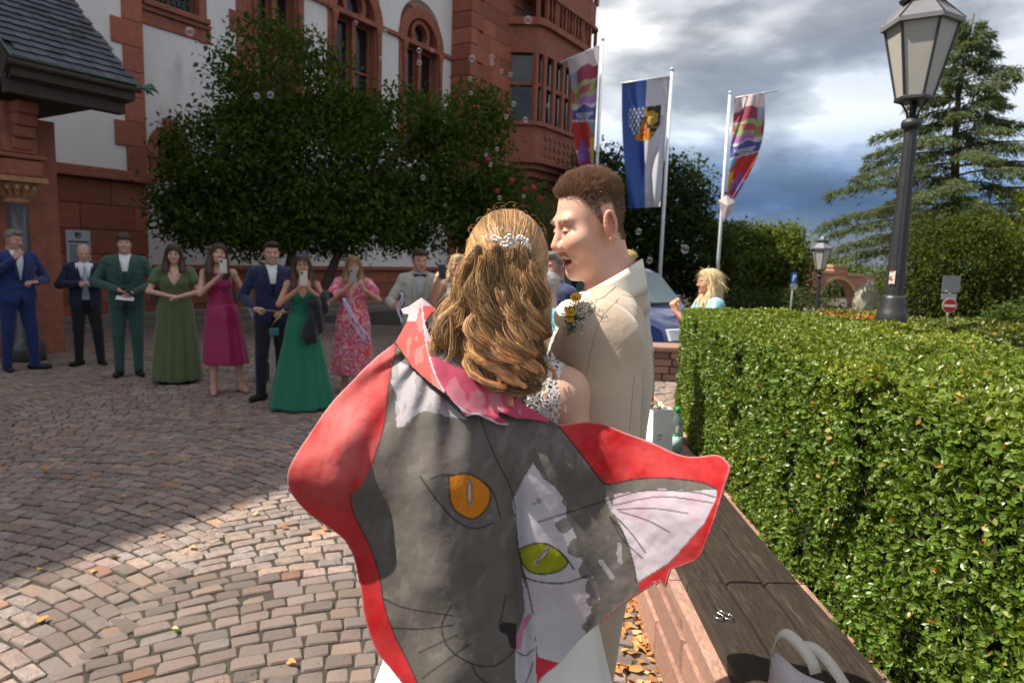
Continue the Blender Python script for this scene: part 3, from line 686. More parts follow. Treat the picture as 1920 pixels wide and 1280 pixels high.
# ------------------------------------------------------------------ trees
M_leaf = mat('tree_leaf', rough=.65, attr=True, transl=.35, tcol=(1.3, 1.2, .45), var=.1, scale=3, spec=.15)
M_bark = mat('bark', (.075, .055, .042), .9, .35, 9, .6, 30, stretch=(1, 1, .3))
def tree(name, label, base, trunk, crown, nleaf, lsz, tone, seed=0, clump=18, spread=.22, gap=.0, dark=1., group=None, cat='tree'):
    """trunk: list of (path pts, r0, r1); crown: list of (centre, radii)"""
    t = thing(name, label, cat, base, group=group)
    for i, (pts, r0, r1) in enumerate(trunk):
        MB().tube(pts, list(np.linspace(r0, r1, len(pts))), 8).build('trunk' if i == 0 else 'limb', M_bark, t, True)
    C = np.array([c for c, r in crown], float); R = np.array([r for c, r in crown], float); w = R.prod(1)**(2/3); w /= w.sum()
    nc = nleaf//clump; k = rng.choice(len(C), nc, p=w); d = rdir(nc); rr = rng.uniform(.45, 1., nc)**.45
    cc = C[k]+d*R[k]*rr[:, None]*(1+.22*fbm(d*2.2+C[k]*.7+seed, 3))[:, None]
    if gap > 0: cc = cc[fbm(cc*1.1+seed*3.1, 3) > -.5+gap]
    nc = len(cc); tw = rng.uniform(.7, 1.3, nc); N = nc*clump
    p = np.repeat(cc, clump, 0)+rng.normal(0, spread, (N, 3))*np.array([1, 1, .65]); 
    dr = rdir(N)+np.array([0, 0, -.25]); nr = rdir(N)*.7+np.array([0, 0, .8]); ln = lsz*rng.uniform(.6, 1.3, N)
    V, Fs, kk = leaves(p, dr, nr, ln, ln*rng.uniform(.4, .6, N), 0)
    cl = jit(tone, N, .25, .1)*np.repeat(rng.uniform(.7, 1.35, (nc, 1)), clump, 0)
    o = mk('crown', V, Fs, M_leaf, t, False, np.repeat(cl, kk, 0)); tag(o, kind='stuff')
    return t
def limb(a, b, bend=.2, n=6):
    a = np.array(a, float); b = np.array(b, float); o = rng.normal(0, bend, 3); return [tuple(a+(b-a)*t+o*math.sin(PI*t)) for t in np.linspace(0, 1, n)]
# big dark evergreen in front of the facade
TB = (-4.55, 13.0, 0)
tl = [limb((-4.55, 13, 0), (-4.0, 13.2, 3.2), .12), limb((-5.4, 12.9, 0), (-6.0, 12.6, 2.9), .1), limb((-4.0, 13.1, .3), (-3.2, 13.2, 2.6), .15), limb((-4.2, 13.1, 2.2), (-2.2, 13.8, 4.0), .2), limb((-4.5, 13, 2.0), (-4.7, 13.4, 5.0), .2), limb((-5.9, 12.7, 2.4), (-5.3, 12.9, 4.4), .2)]
tree('broad_tree', 'wide dark green multi-stemmed tree in front of the white facade', TB, [(p, .13-.02*(i > 0)-.02*(i > 2), .05) for i, p in enumerate(tl)],
     [((-4.6, 13.3, 4.75), (1.25, 1.1, 1.2)), ((-5.35, 13.0, 3.3), (1.25, 1.2, 1.1)), ((-4.1, 13.4, 3.2), (1.8, 1.3, 1.5)), ((-2.6, 13.8, 3.6), (1.5, 1.1, 1.3)), ((-1.3, 14.4, 3.4), (1.2, 1.0, 1.2)), ((-1.0, 14.6, 4.6), (.8, .7, .55)), ((-2.0, 14.2, 2.5), (1.5, 1.0, .8)), ((-5.2, 12.8, 2.3), (1.5, 1.0, .7)), ((-3.4, 13.4, 2.2), (1.3, .9, .5)), ((-.4, 14.8, 2.6), (.9, .8, .9)), ((-5.7, 12.7, 2.5), (1.0, .9, .9)), ((-4.4, 12.9, 2.3), (1.4, 1.0, .7)), ((-2.9, 13.2, 2.4), (1.4, .9, .8))],
     85000, .115, (.058, .098, .015), 1, 16, .18, .12)
# climbing roses by the tower
rt = tree('rose_bush', 'rambling rose bush with a few red blooms at the tower foot', (.1, 14.6, 0), [(limb((.1, 14.6, 0), (.2, 14.6, 2.4), .1), .04, .015)],
     [((.1, 14.4, 2.4), (.9, .6, 1.0)), ((.7, 14.2, 1.8), (.9, .6, .9)), ((-.5, 14.4, 2.0), (.8, .6, .9))], 9000, .07, (.075, .115, .03), 3, 12, .14, .15, cat='bush')
M_rose = mat('rose_petal', (.42, .02, .04), .6, .3, 20)
for (px, py) in ((960, 338), (985, 355), (932, 358), (1000, 352), (915, 300), (1013, 372)):
    q = P(px, py, 13.5); mb = MB()
    for k in range(9): d = rdir(1)[0]; mb.box(q+d*.035, (.06, .06, .012), M=Vector(d).to_track_quat('Z', 'X').to_matrix())
    mb.build('rose_bloom', M_rose, rt)
# trees behind flags
tree('dark_tree', 'dense dark tree behind the blue and white flag', (4.9, 25, -.5), [(limb((4.9, 25, -.6), (4.9, 25, 4), .1), .25, .08)],
     [((4.9, 25, 3.0), (2.3, 2, 2.0)), ((5.6, 25, 4.3), (1.5, 1.4, 1.2)), ((3.9, 25, 1.6), (2.2, 1.8, 1.7)), ((6.7, 25, 1.9), (1.6, 1.6, 1.6)), ((3.2, 25.5, 4.3), (1.4, 1.3, 1.5))], 30000, .20, (.036, .058, .013), 5, 16, .25, .0)
tree('dark_tree', 'dark tree showing between the tower and the first flag', (2.6, 31, -.5), [(limb((2.6, 31, -.6), (2.6, 31, 4), .1), .25, .08)],
     [((2.9, 31, 4.6), (1.6, 1.6, 1.7)), ((2.4, 31, 2.6), (2.2, 1.8, 2.0)), ((4.6, 31, 3.4), (1.6, 1.6, 1.8))], 14000, .2, (.04, .06, .018), 6, 14, .25, .05)
tree('broadleaf_tree', 'sunlit yellow-green broadleaf tree right of the third flagpole', (10.2, 30, -.8), [(limb((10.2, 30, -.9), (10.4, 30, 2), .1), .2, .08)],
     [((10.6, 30, 1.9), (2.2, 1.9, 1.6)), ((11.8, 30, 2.2), (1.4, 1.3, 1.3)), ((9.3, 29.6, 1.1), (1.6, 1.4, 1.5)), ((12.2, 30.3, .6), (1.1, 1.1, 1.1)), ((9.6, 30, 2.9), (.9, .9, .6))], 26000, .19, (.105, .145, .024), 7, 14, .24, .08)
tree('shrub', 'cluster of dark spreading shrubs in front of the broadleaf tree', (9.5, 22, -.8), [(limb((9.5, 22, -.9), (9.5, 22, .5), .05), .06, .03)],  # several shrubs joined in one crown
     [((8.0, 22, .0), (1.6, 1.0, .8)), ((9.6, 22, .0), (1.4, 1.0, .9)), ((6.6, 21.5, -.1), (1.3, 1.0, .8)), ((9.0, 23, -.2), (1.0, 1, .8))], 15000, .13, (.045, .065, .018), 8, 14, .18, .05, cat='bush')
tree('round_yew', 'huge rounded dark green yew behind the lamp post', (14.6, 22.5, -1), [(limb((14.6, 22.5, -1), (14.6, 22.5, 2), .1), .2, .08)],
     [((14.4, 22.5, 1.5), (2.0, 2.0, 2.0)), ((15.6, 22.8, 1.5), (2.2, 2.0, 2.1)), ((14.9, 22.2, 2.3), (1.6, 1.5, 1.4)), ((13.9, 22.3, .3), (1.6, 1.5, 1.6)), ((17.0, 22.6, .6), (1.8, 1.6, 1.9)), ((15.2, 21.6, .0), (2.2, 1.2, 1.3)), ((18.6, 23, .6), (1.6, 1.5, 1.8))], 52000, .13, (.062, .085, .014), 9, 16, .19, .0)
tree('broadleaf_tree', 'bright yellow-green tree at the right edge behind the yew', (21.5, 27, -1), [(limb((21.5, 27, -1), (21.5, 27, 3), .1), .2, .08)],
     [((20.6, 27, 3.0), (2.2, 1.8, 2.0)), ((22.4, 27, 2.2), (2.2, 1.8, 2.6))], 12000, .19, (.15, .19, .03), 10, 14, .24, .08)
tree('shrub', 'leafy green bush near the wooden fence at the right edge', (14.6, 17.5, -1), [(limb((14.6, 17.5, -1), (14.6, 17.5, .0), .05), .05, .02)],
     [((14.2, 18.2, .1), (1.3, .9, .9)), ((15.4, 18.4, .3), (1.2, .9, 1.1))], 7000, .14, (.07, .11, .025), 11, 12, .18, .05, cat='bush')
tree('far_tree', 'hazy pale green tree seen through the sandstone arch', (29, 62, -1.5), [(limb((29, 62, -1.5), (29, 62, 2), .1), .3, .1)],
     [((28.6, 62, .5), (3.0, 2.5, 2.4)), ((32, 62, .3), (2.6, 2.2, 1.8))], 9000, .3, (.09, .13, .035), 12, 12, .35, .0)
# deodar cedar: whorled drooping boughs
def cedar():
    B = np.array([19.2, 30., -1.0]); H = 13.6; t = thing('cedar_tree', 'tall feathery cedar with drooping tiers of blue-green needles', 'tree', tuple(B))
    MB().tube([tuple(B+np.array([.25*math.sin(k*.8), 0, H*k/8])) for k in range(9)], list(np.linspace(.32, .03, 9)), 8).build('trunk', M_bark, t, True)
    P_, D_, N_, L_ = [], [], [], []
    nb = 70
    for k in range(nb):
        f = (k+.5)/nb; z = 3.5+f*(H-3.7); a = k*2.399+rng.normal(0, .3); Lb = (7.4*(1-f)**1.15+.45)*rng.uniform(.55, 1.12)
        h = np.array([math.cos(a), math.sin(a), 0]); pts = []
        for s in np.linspace(0, 1, 8): pts.append(B+np.array([0, 0, z])+h*Lb*s+np.array([0, 0, Lb*(.16*s-.28*s*s)]))
        if f > .02: MB().tube(pts, list(np.linspace(.07*(1-f)+.015, .006, 8)), 5, cap=False).build('bough', M_bark, t, True)
        m = int(38+74*Lb); s = rng.uniform(.12, 1, m)**.8; i = np.minimum((s*7).astype(int), 6); pp = np.array(pts); base = pp[i]+(pp[i+1]-pp[i])*((s*7-i)[:, None])
        side = np.cross(h, [0, 0, 1]); sw = rng.normal(0, 1, m)*(.16+.12*Lb*(1-s)*.6); q = base+side*sw[:, None]+np.array([0, 0, -1])*(np.abs(sw)*.35+rng.exponential(.10, m))[:, None]
        P_.append(np.repeat(q, 4, 0)+rng.normal(0, .05, (m*4, 3))); D_.append(np.repeat(h[None]*.6+side[None]*np.sign(sw)[:, None]*.7, 4, 0)+rng.normal(0, .35, (m*4, 3))+np.array([0, 0, -.45])); 
    p = np.concatenate(P_); d = np.concatenate(D_); n = len(p); ln = rng.uniform(.14, .30, n)
    V, Fs, kk = leaves(p, d, rdir(n)*.5+np.array([0, 0, 1]), ln, ln*.20, 0); c = jit((.13, .17, .095), n, .35, .1)
    tag(mk('crown', V, Fs, M_leaf, t, False, np.repeat(c, kk, 0)), kind='stuff')
cedar()
# ------------------------------------------------------------------ sandstone seat wall with timber planks
M_wallst = mat('pink_sandstone', (.46, .26, .19), .85, .35, 14, .9, 38, objcol=True, var2=((.22, .13, .10), 7, .58, .75))
M_plank = mat('weathered_oak', (.040, .028, .021), .6, .55, 7, .8, 40, stretch=(16, 1.2, 16), spec=.4, var2=((.11, .083, .068), 5, .55, .8))
bw = thing('seat_wall', 'low pink sandstone seat wall with dark weathered oak planks beside the hedge', 'bench', (.86, 2.5, 0))
ME_WS = mesh('wall_stone', _v, _f); ME_WS.materials.append(M_wallst)
MX = Matrix(((0, 1, 0), (0, 0, 1), (-1, 0, 0))).transposed() @ Matrix.Rotation(0, 3, 'Z')
MXL = Matrix(((0, -1, 0), (0, 0, 1), (-1, 0, 0))).transposed()    # local z looks to -X
def wall_x(y): return .67+.012*max(0, y-2.2)**2*.9
for r, (z0, z1) in enumerate(((-.02, .17), (.17, .30), (.30, .385))):
    y = .5+(r % 2)*.3
    while y < 5.5:
        L = rng.uniform(.35, .7); x = wall_x(y+L/2)-.012*(2-r)+rng.uniform(-.002, .002)
        o = bpy.data.objects.new('wall_stone', ME_WS); COL.objects.link(o); o.parent = bw; o.location = Vector((x+.20, y+L/2, (z0+z1)/2))-Vector(ORG[bw.name]); o.rotation_euler = MXL.to_euler()
        o.scale = (L-.008, z1-z0-.006, .42); v = rng.uniform(.8, 1.15); o.color = (.36*v, .20*v, .148*v, 1); y += L
y = .5
while y < 5.6:
    L = rng.uniform(.8, 1.1); x = wall_x(y+L/2)-.03
    o = bpy.data.objects.new('coping_stone', ME_WS); COL.objects.link(o); o.parent = bw; o.location = Vector((x+.27, y+L/2, .40 if y < 3.7 else .415))-Vector(ORG[bw.name]); o.scale = (.54, L-.006, .035 if y < 3.7 else .07); v = rng.uniform(.9, 1.12); o.color = (.40*v, .235*v, .175*v, 1); y += L
for k in range(3):
    for (y0, y1) in ((.4, 2.375), (2.385, 3.95)):
        # real plank: slightly crowned, worn edges
        x0 = .688+k*.146; w = .137; h = .055; dz = rng.uniform(-.003, .003)+(0 if y0 < 1 else .004*(k-1)); V = []; n = 14
        for t in np.linspace(0, 1, n):
            y = y0+(y1-y0)*t; xo = wall_x(y)-.67+.003*math.sin(y*3+k); e = .006 if 0 < t < 1 else .011
            for (a, b) in ((0, 0), (0, h-e), (e, h), (w/2, h+.0015), (w-e, h), (w, h-e), (w, 0)): V.append((x0+xo+a, y, .412+dz+b))
        m = 7; Fs = [(i*m+j, i*m+(j+1) % m, (i+1)*m+(j+1) % m, (i+1)*m+j) for i in range(n-1) for j in range(m)]+[tuple(range(m))[::-1], tuple(range((n-1)*m, n*m))]
        mk('plank', V, Fs, M_plank, bw)
# scissors on the planks
M_steel = mat('bright_steel', (.62, .62, .64), .22, .1, 20, metal=1.)
S0 = np.array(PG(1352, 1150, .474)); sc_t = thing('scissors', 'small steel scissors lying on the oak planks', 'scissors', tuple(S0))
for sg in (-1, 1):
    c = S0+np.array([sg*.016, -.022, .004]); pts = [c+np.array([.014*math.cos(a), .018*math.sin(a), 0]) for a in np.linspace(0, 2*PI, 15)]
    MB().tube(pts, .0022, 6).build('finger_loop', M_steel, sc_t, True)
    MB().tube([S0+np.array([sg*.012, -.006, .004]), S0+np.array([0, .012, .004]), S0+np.array([-sg*.006-.012, .075, .004])], [.003, .0035, .0008], 6).build('blade', M_steel, sc_t, True)
# white canvas tote leaning at the lower right
M_canvas = mat('white_canvas', (.58, .54, .56), .85, .10, 9, .4, 160, var2=((.36, .24, .27), 6, .52, .70))
M_strap = mat('cream_webbing', (.60, .56, .50), .8, .08, 20, .3, 200)
bt = thing('tote_bag', 'pale canvas tote bag with looped cream handles standing on the oak planks', 'bag', (.95, 1.62, .47))
tl_ = P(1446, 1216, 1.52); tr_ = P(1568, 1288, 1.36)
V = []; ts = np.linspace(0, 1, 14); nz_ = 9
for side in (0, 1):
    for t in ts:
        p = tl_+(tr_-tl_)*t+np.array([.0, 0, -.012*math.sin(PI*t)]); out = np.array([-.5, -.85, 0])*( .03+.05*side*0)
        for k in range(nz_):
            z = p[2]+(.46-p[2])*k/(nz_-1); b = .055*math.sin(PI*min(1, k/(nz_-1)*1.0))**.7*(1 if side == 0 else -1)*math.sin(PI*(.06+.88*t))
            V.append((p[0]-.55*b+.004*math.sin(9*t+k), p[1]-.8*b, z-.001*side))
m = len(ts)*nz_; Fs = []
for side in (0, 1):
    for i in range(len(ts)-1):
        for k in range(nz_-1): a = side*m+i*nz_+k; Fs.append((a, a+1, a+nz_+1, a+nz_) if side == 0 else (a, a+nz_, a+nz_+1, a+1))
thick(mk('canvas_body', V, Fs, M_canvas, bt, True), .003)
def strap(a, b, h, lean, name='handle', w=.026, n=18):
    a = np.array(a, float); b = np.array(b, float); V = []; d = (b-a)/np.linalg.norm(b-a)
    pts = [a+(b-a)*t+np.array([0, 0, 1])*h*math.sin(PI*t)**.62+np.array(lean)*math.sin(PI*t) for t in np.linspace(0, 1, n)]
    for i, p in enumerate(pts):
        tg = pts[min(i+1, n-1)]-pts[max(i-1, 0)]; tg /= np.linalg.norm(tg); nrm = np.cross(tg, np.cross(d, [0, 0, 1])); s_ = np.cross(d, [0, 0, 1.]); s_ = s_/np.linalg.norm(s_)
        nn = np.cross(tg, s_)
        wv = (s_*.85+nn*.5); wv = wv/np.linalg.norm(wv); V += [p+wv*w/2, p-wv*w/2]
    o = mk(name, V, [(2*i, 2*i+1, 2*i+3, 2*i+2) for i in range(n-1)], M_strap, bt, True); thick(o, .003)
strap(tl_+np.array([.004, 0, -.01]), P(1530, 1262, 1.42), .060, (-.012, .02, 0))
strap(P(1500, 1215, 1.50), P(1590, 1300, 1.40), .030, (.0, .02, 0))
# gift bag and water bottle on the far end of the wall
M_paper = mat('white_paper', (.74, .76, .78), .7, .04, 10); G0 = PG(1232, 872, .45)
gb = thing('gift_bag', 'tall white paper gift bag with cream ribbon on the seat wall', 'gift bag', tuple(G0))
V = []; w, dp, hh = .135, .085, .345; Rg = Matrix.Rotation(.35, 3, 'Z')
prof = [(0, 1, 1), (.1, 1, 1), (.6, 1, .95), (1, 1, .72)]
for z, sx_, sy_ in prof:
    for a, b in ((-.5, -.5), (.5, -.5), (.53, 0), (.5, .5), (-.5, .5), (-.53 if z > .5 else -.5, 0)): V.append(Vector(G0)+Rg @ Vector((a*w*sx_, b*dp*sy_, z*hh)))
Fs = [(i*6+k, i*6+(k+1) % 6, (i+1)*6+(k+1) % 6, (i+1)*6+k) for i in range(3) for k in range(6)]+[tuple(range(5, -1, -1))]
thick(mk('paper_sides', V, Fs, M_paper, gb), .002)
M_rib = mat('cream_ribbon', (.62, .55, .36), .45, .2, 12, sheen=.3)
for k in range(7):
    a = rng.uniform(0, 2*PI); c0 = Vector(G0)+Vector((0, 0, hh-.01)); d = Vector((math.cos(a), math.sin(a), .35)); V = []
    for t in np.linspace(0, 1, 7):
        p = c0+d*(.075*t)+Vector((0, 0, .03*math.sin(PI*t))); s_ = Vector((-d.y, d.x, .3))*(.012*(1-.5*t)); V += [p+s_, p-s_]
    thick(mk('ribbon', V, [(2*i, 2*i+1, 2*i+3, 2*i+2) for i in range(6)], M_rib, gb, True), .001)
mb = MB()
for (u, v) in ((-.02, .20), (-.03, .195), (-.012, .19), (-.018, .175), (-.03, .17)): mb.box(Vector(G0)+Rg @ Vector((u, -dp/2*.97-.001, v)), (.014, .001, .004), .35)
mb.build('printed_scribble', M_ink, gb)
B0 = PG(1265, 862, .45); wb = thing('water_bottle', 'clear plastic water bottle with green cap beside the gift bag', 'bottle', tuple(B0))
M_pet = mat('clear_plastic', (.55, .72, .76), .08, .05, 9, trans=.85, spec=.5); M_lab = mat('bottle_label', (.45, .66, .68), .5, .15, 30); M_cap = mat('green_cap', (.03, .36, .08), .4, .05, 9)
MB().lathe([(.036, 0), (.04, .01), (.04, .20), (.036, .235), (.022, .275), (.014, .29), (.014, .305)], B0, 20).build('bottle_body', M_pet, wb, True)
MB().lathe([(.0405, .07), (.0405, .165)], B0, 20).build('label', M_lab, wb, True); MB().lathe([(.0415, .160), (.0415, .168)], B0, 20).build('label_band', M_cap, wb, True)
MB().lathe([(.0165, .30), (.0165, .325), (.015, .33)], B0, 16).build('cap', M_cap, wb, True)
# ------------------------------------------------------------------ lanterns
M_cast = mat('grey_cast_iron', (.024, .025, .028), .45, .2, 14, .25, 60, spec=.6)
M_lroof = mat('lantern_sheet', (.16, .16, .175), .5, .12, 10, .15, 40)
M_opal = mat('opal_glass', (.62, .60, .56), .35, .04, 6, spec=.5, transl=.35)
def hexa(r, z, c, rot): return [(c[0]+r*math.cos(rot+k*PI/3), c[1]+r*math.sin(rot+k*PI/3), c[2]+z) for k in range(6)]
def lantern(label, x, y, zb, zl, s, rot, detail=True):
    t = thing('street_lamp', label, 'street lamp', (x, y, zb)); c = (x, y, 0)
    z1 = zl-.19*s
    prof = [(.13, zb), (.13, zb+.7)] if detail else [(.09*s, zb)]
    if detail: prof += [(.094, 1.31), (.096, 1.35), (.084, 1.37), (.080, 1.41), (.074, 1.43), (.072, 1.46), (.064, 1.48)]
    else: prof += [(.085*s, zb+1), (.06*s, zb+1.05)]
    n = 24; mb = MB(); V = []; P2 = prof+[(.045*s, z1-.02)]
    mb.lathe(prof, c, 24)
    # fluted shaft
    ns = 48; V = []; zz = np.linspace(prof[-1][1], z1-.03, 6); r0, r1 = (.060, .039) if detail else (.062*s, .042*s)
    for k, z in enumerate(zz):
        r = r0+(r1-r0)*k/5
        for a in range(ns): rr = r*(1-.07*(a % 4 in (0, 1))); V.append((x+rr*math.cos(2*PI*a/ns), y+rr*math.sin(2*PI*a/ns), z))
    mb.add(V, [(i*ns+k, i*ns+(k+1) % ns, (i+1)*ns+(k+1) % ns, (i+1)*ns+k) for i in range(5) for k in range(ns)])
    mb.lathe([(.045*s, z1-.06), (.075*s, z1-.045), (.08*s, z1-.015), (.07*s, z1+.005), (.03*s, z1+.02), (.022*s, zl-.02)], c, 20)
    mb.build('post', M_cast, t, True)
    for k in range(4):
        a = rot+PI/4+k*PI/2; d = np.array([math.cos(a), math.sin(a), 0]); b0 = np.array([x, y, z1+.01])
        MB().tube([b0+d*.035*s, b0+d*.045*s+np.array([0, 0, .06*s]), b0+d*.08*s+np.array([0, 0, .12*s]), b0+d*.125*s+np.array([0, 0, .17*s])], .009*s, 6).build('scroll_bracket', M_cast, t, True)
    rb, rt_, hb = .135*s, .265*s, .56*s; B = hexa(rb, zl, c, rot); T = hexa(rt_, zl+hb, c, rot)
    mb = MB(); mb.add(hexa(rb*1.12, zl-.035*s, c, rot)+hexa(rb*1.12, zl, c, rot), [tuple(range(5, -1, -1)), tuple(range(6, 12))]+[(i, (i+1) % 6, 6+(i+1) % 6, 6+i) for i in range(6)]); bevel(mb.build('base_ring', M_cast, t), .006)
    for k in range(6):
        b_, t_ = np.array(B[k]), np.array(T[k]); MB().tube([b_, t_], .011*s, 6).build('frame_bar', M_cast, t)
        b2, t2 = np.array(B[(k+1) % 6]), np.array(T[(k+1) % 6]); cc = np.array([x, y, zl+hb/2]); qv = [b_, b2, t2, t_]; qv = [p+(np.array([x, y, p[2]])-p)*.035 for p in qv]
        thick(mk('opal_pane', qv, [(0, 1, 2, 3)], M_opal, t), .004)
    mb = MB(); A = hexa(rt_*1.13, zl+hb-.01*s, c, rot); A2 = hexa(rt_*1.13, zl+hb+.025*s, c, rot); C_ = hexa(.12*s, zl+hb+.20*s, c, rot); U = hexa(rt_*.98, zl+hb-.012*s, c, rot)
    mb.add(U+A+A2+C_, [(0, 1, 2, 3, 4, 5)]+[(r*6+i, r*6+(i+1) % 6, (r+1)*6+(i+1) % 6, (r+1)*6+i) for r in (0, 1, 2) for i in range(6)]+[tuple(range(18, 24))]); mb.build('lantern_roof', M_lroof, t)
    for k in range(6): MB().tube([A2[k], C_[k]], .008*s, 5).build('roof_rib', M_cast, t)
    MB().add(hexa(.17*s, zl+hb+.19*s, c, rot)+hexa(.185*s, zl+hb+.22*s, c, rot)+hexa(.10*s, zl+hb+.27*s, c, rot)+hexa(.03*s, zl+hb+.36*s, c, rot), [tuple(range(5, -1, -1))]+[(r*6+i, r*6+(i+1) % 6, (r+1)*6+(i+1) % 6, (r+1)*6+i) for r in (0, 1, 2) for i in range(6)]+[tuple(range(18, 24))]).build('vent_cap', M_cast, t)
    return t
L1 = lantern('tall grey six-sided street lantern on fluted post behind the hedge', 2.615, 4.6, 0, 2.79, .80, math.radians(-92))
MB().box((2.615-.047, 4.6-.040, 1.60), (.035, .003, .09), math.radians(-40)).build('sticker', mat('sticker_white', (.7, .66, .6), .6, .2, 40, var2=((.5, .08, .04), 40, .52, .6)), L1)
lantern('small distant dark street lantern in front of the sandstone arch', 9.1, 20, -.85, 1.62, 1.05, .3, False)
# ------------------------------------------------------------------ flags
M_pole = mat('painted_pole', (.62, .63, .65), .35, .06, 9, spec=.6)
M_flag = mat('flag_cloth', rough=.7, attr=True, transl=.4, var=.04, scale=9)
def inpoly(x, y, poly):
    r = np.zeros(x.shape, bool); n = len(poly)
    for i in range(n):
        (x0, y0), (x1, y1) = poly[i], poly[(i+1) % n]
        if y0 == y1: continue
        c = (y0 > y) != (y1 > y); r ^= c & (x < (x1-x0)*(y-y0)/(y1-y0)+x0)
    return r
def text_pts(s, size=1.):
    cu = bpy.data.curves.new('lettering', 'FONT'); cu.body = s; cu.size = size; cu.align_x = 'CENTER'; cu.align_y = 'CENTER'; cu.resolution_u = 3
    o = bpy.data.objects.new('lettering', cu); COL.objects.link(o); dg = bpy.context.evaluated_depsgraph_get(); me = bpy.data.meshes.new_from_object(o.evaluated_get(dg))
    V = np.array([v.co[:] for v in me.vertices]); Fs = [tuple(p.vertices) for p in me.polygons]; bpy.data.objects.remove(o); bpy.data.curves.remove(cu); return V, Fs
def art(u, v):
    """festival banner, u 0..1 from pole, v 0..1 downwards"""
    c = np.tile([.72, .64, .66], (len(u), 1)); wv = .02*np.sin(u*9)
    def put(m, k): c[m] = k
    n = fbm(np.stack([u*5, v*16, u*0], 1), 2)
    put((v > .17-.06*np.sin(u*3.2)+.03*n) & (v < .25) & (u < .75), (.42, .07, .13)); put((v > .14) & (v < .28) & (u > .78), (.42, .45, .58))
    put((v > .245+wv) & (v < .42), (.42, .52, .22)); put((v > .28) & (v < .345) & (n > -.12), (.52, .12, .14)); put((v > .315) & (v < .40) & (u > .70) & (np.abs(np.sin(u*40)) > .5), (.5, .1, .1))
    put((v > .36+.05*u+wv) & (v < .46) & (u < .72), (.52, .22, .55)); put((v > .455+wv-.02*u) & (v < .475+wv-.02*u), (.8, .75, .78))
    b = (v > .472+wv-.03*u) & (v < .60-.05*u); put(b, (.13, .13, .42)); put((v > .60-.05*u) & (v < .615-.05*u), (.8, .76, .78))
    put((v > .615-.05*u) & (v < .74), (.20, .42, .52)); put((v > .615-.05*u) & (v > .78-.55*u) & (v < .83), (.62, .07, .06)); put((v > .70) & (v < .76) & (u < .30), (.45, .14, .12)); put((v > .74) & (v < .93) & (u < .22), (.60, .42, .08))
    put((v > .80+.06*np.sin(u*8)) & (u >= .22) & (v < .95), (.42, .16, .50)); put((v > .93+.02*np.sin(u*20)), (.50, .08, .20)); put((v > .86) & (np.abs(u-.75) < .10) & (v < .93), (.30, .34, .62)); put((v > .965) & (u < .4), (.7, .6, .62)); return c
def crest_flag(u, v):
    """u 0..1 left to right, v down"""
    c = np.where((u < .52+.0*v)[:, None], np.array([[.06, .14, .44]]), np.array([[.70, .70, .76]]))
    cx, cy = .50, .345; x = (u-cx)/.36; y = (v-cy)/.135     # shield
    sh = (np.abs(x) < 1) & (y > -1) & (y < 1-.9*np.abs(x)**2.2); le = sh & (x < 0) & (y < .9)
    loz = ((np.abs(((x*4+y*2.2) % 1)-.5) < .32) & (np.abs(((x*4-y*2.2) % 1)-.5) < .32)); c[le] = (.04, .10, .33); c[le & loz] = (.72, .72, .74)
    ri = sh & (x >= 0); c[ri] = (.035, .03, .03); n = fbm(np.stack([x*4, y*5, x*0], 1), 2); c[ri & (n > -.05) & (x < .85) & (y < .7)] = (.55, .36, .05)
    bell = (y > -.25) & (y < .98) & (np.abs(x+.03) < .10+.45*np.clip((y+.25)/1.2, 0, 1)**1.4) & sh | ((np.abs(x+.03) < .52) & (y > .55) & (y < 1-.5*x*x)); c[bell] = (.68, .36, .05)
    lad = bell & ((np.abs(np.abs(x+.03)-.16) < .035) & (y > .15) & (y < .85) | (np.abs(x+.03) < .16) & ((np.abs(y-.35) < .05) | (np.abs(y-.65) < .05))); c[lad] = (.60, .07, .04)
    return c
def banner(label, polexy, z0, z1, corner, n, art_fn, flip, fold, arm_to, text=None, bulge=.1):
    """corner: four (px,py) of the cloth at the pole's depth: pole-top, outer-top, outer-bottom, pole-bottom"""
    x, y = polexy; t = thing('flag_banner', label, 'flag', (x, y, z0))
    MB().tube([(x, y, z0), (x, y, z1)], [.045, .035], 12).lathe([(.042, z1), (.045, z1+.05), (.02, z1+.07)], (x, y, 0), 12).build('flagpole', M_pole, t, True)
    nu, nv = n; U, Vv = np.meshgrid(np.linspace(0, 1, nu), np.linspace(0, 1, nv), indexing='ij'); u, v = U.ravel(), Vv.ravel()
    def pos(u, v):
        K = np.array(corner, float); cpx = ((1-u)*(1-v))[:, None]*K[0]+(u*(1-v))[:, None]*K[1]+(u*v)[:, None]*K[2]+((1-u)*v)[:, None]*K[3]
        dpx, dY = fold(u, v); return Parr(cpx[:, 0]+dpx, cpx[:, 1], y+dY)
    uu = 1-u if flip else u
    a, b = np.meshgrid(np.arange(nu-1), np.arange(nv-1), indexing='ij'); k = (a*nv+b).ravel()
    cl = mk('cloth', pos(u, v), np.stack([k, k+nv, k+nv+1, k+1], 1), M_flag, t, True, art_fn(uu, v)); thick(cl, .002)
    if text:
        M_let = mat('lettering_white', (.75, .74, .78), .7, .02, 9)
        for s, (tu, tv), su, rot in text:
            TV, TF = text_pts(s); x_, y_ = TV[:, 0]*su, TV[:, 1]*su*.42; c_, s_ = math.cos(rot), math.sin(rot); xu = tu+x_*c_-y_*s_; xv = tv-(x_*s_*.42+y_*c_)
            Q = pos(np.clip(xu if not flip else xu, 0, 1), xv); Q = Q+(np.array([0, 0, CZ])-Q)*.0012; mk('lettering', Q, TF, M_let, cl)
    A0 = P(*corner[0], y); A1 = P(*arm_to, y); MB().tube([A0, A1], .02, 8).build('banner_arm', M_pole, t, True)
    return t
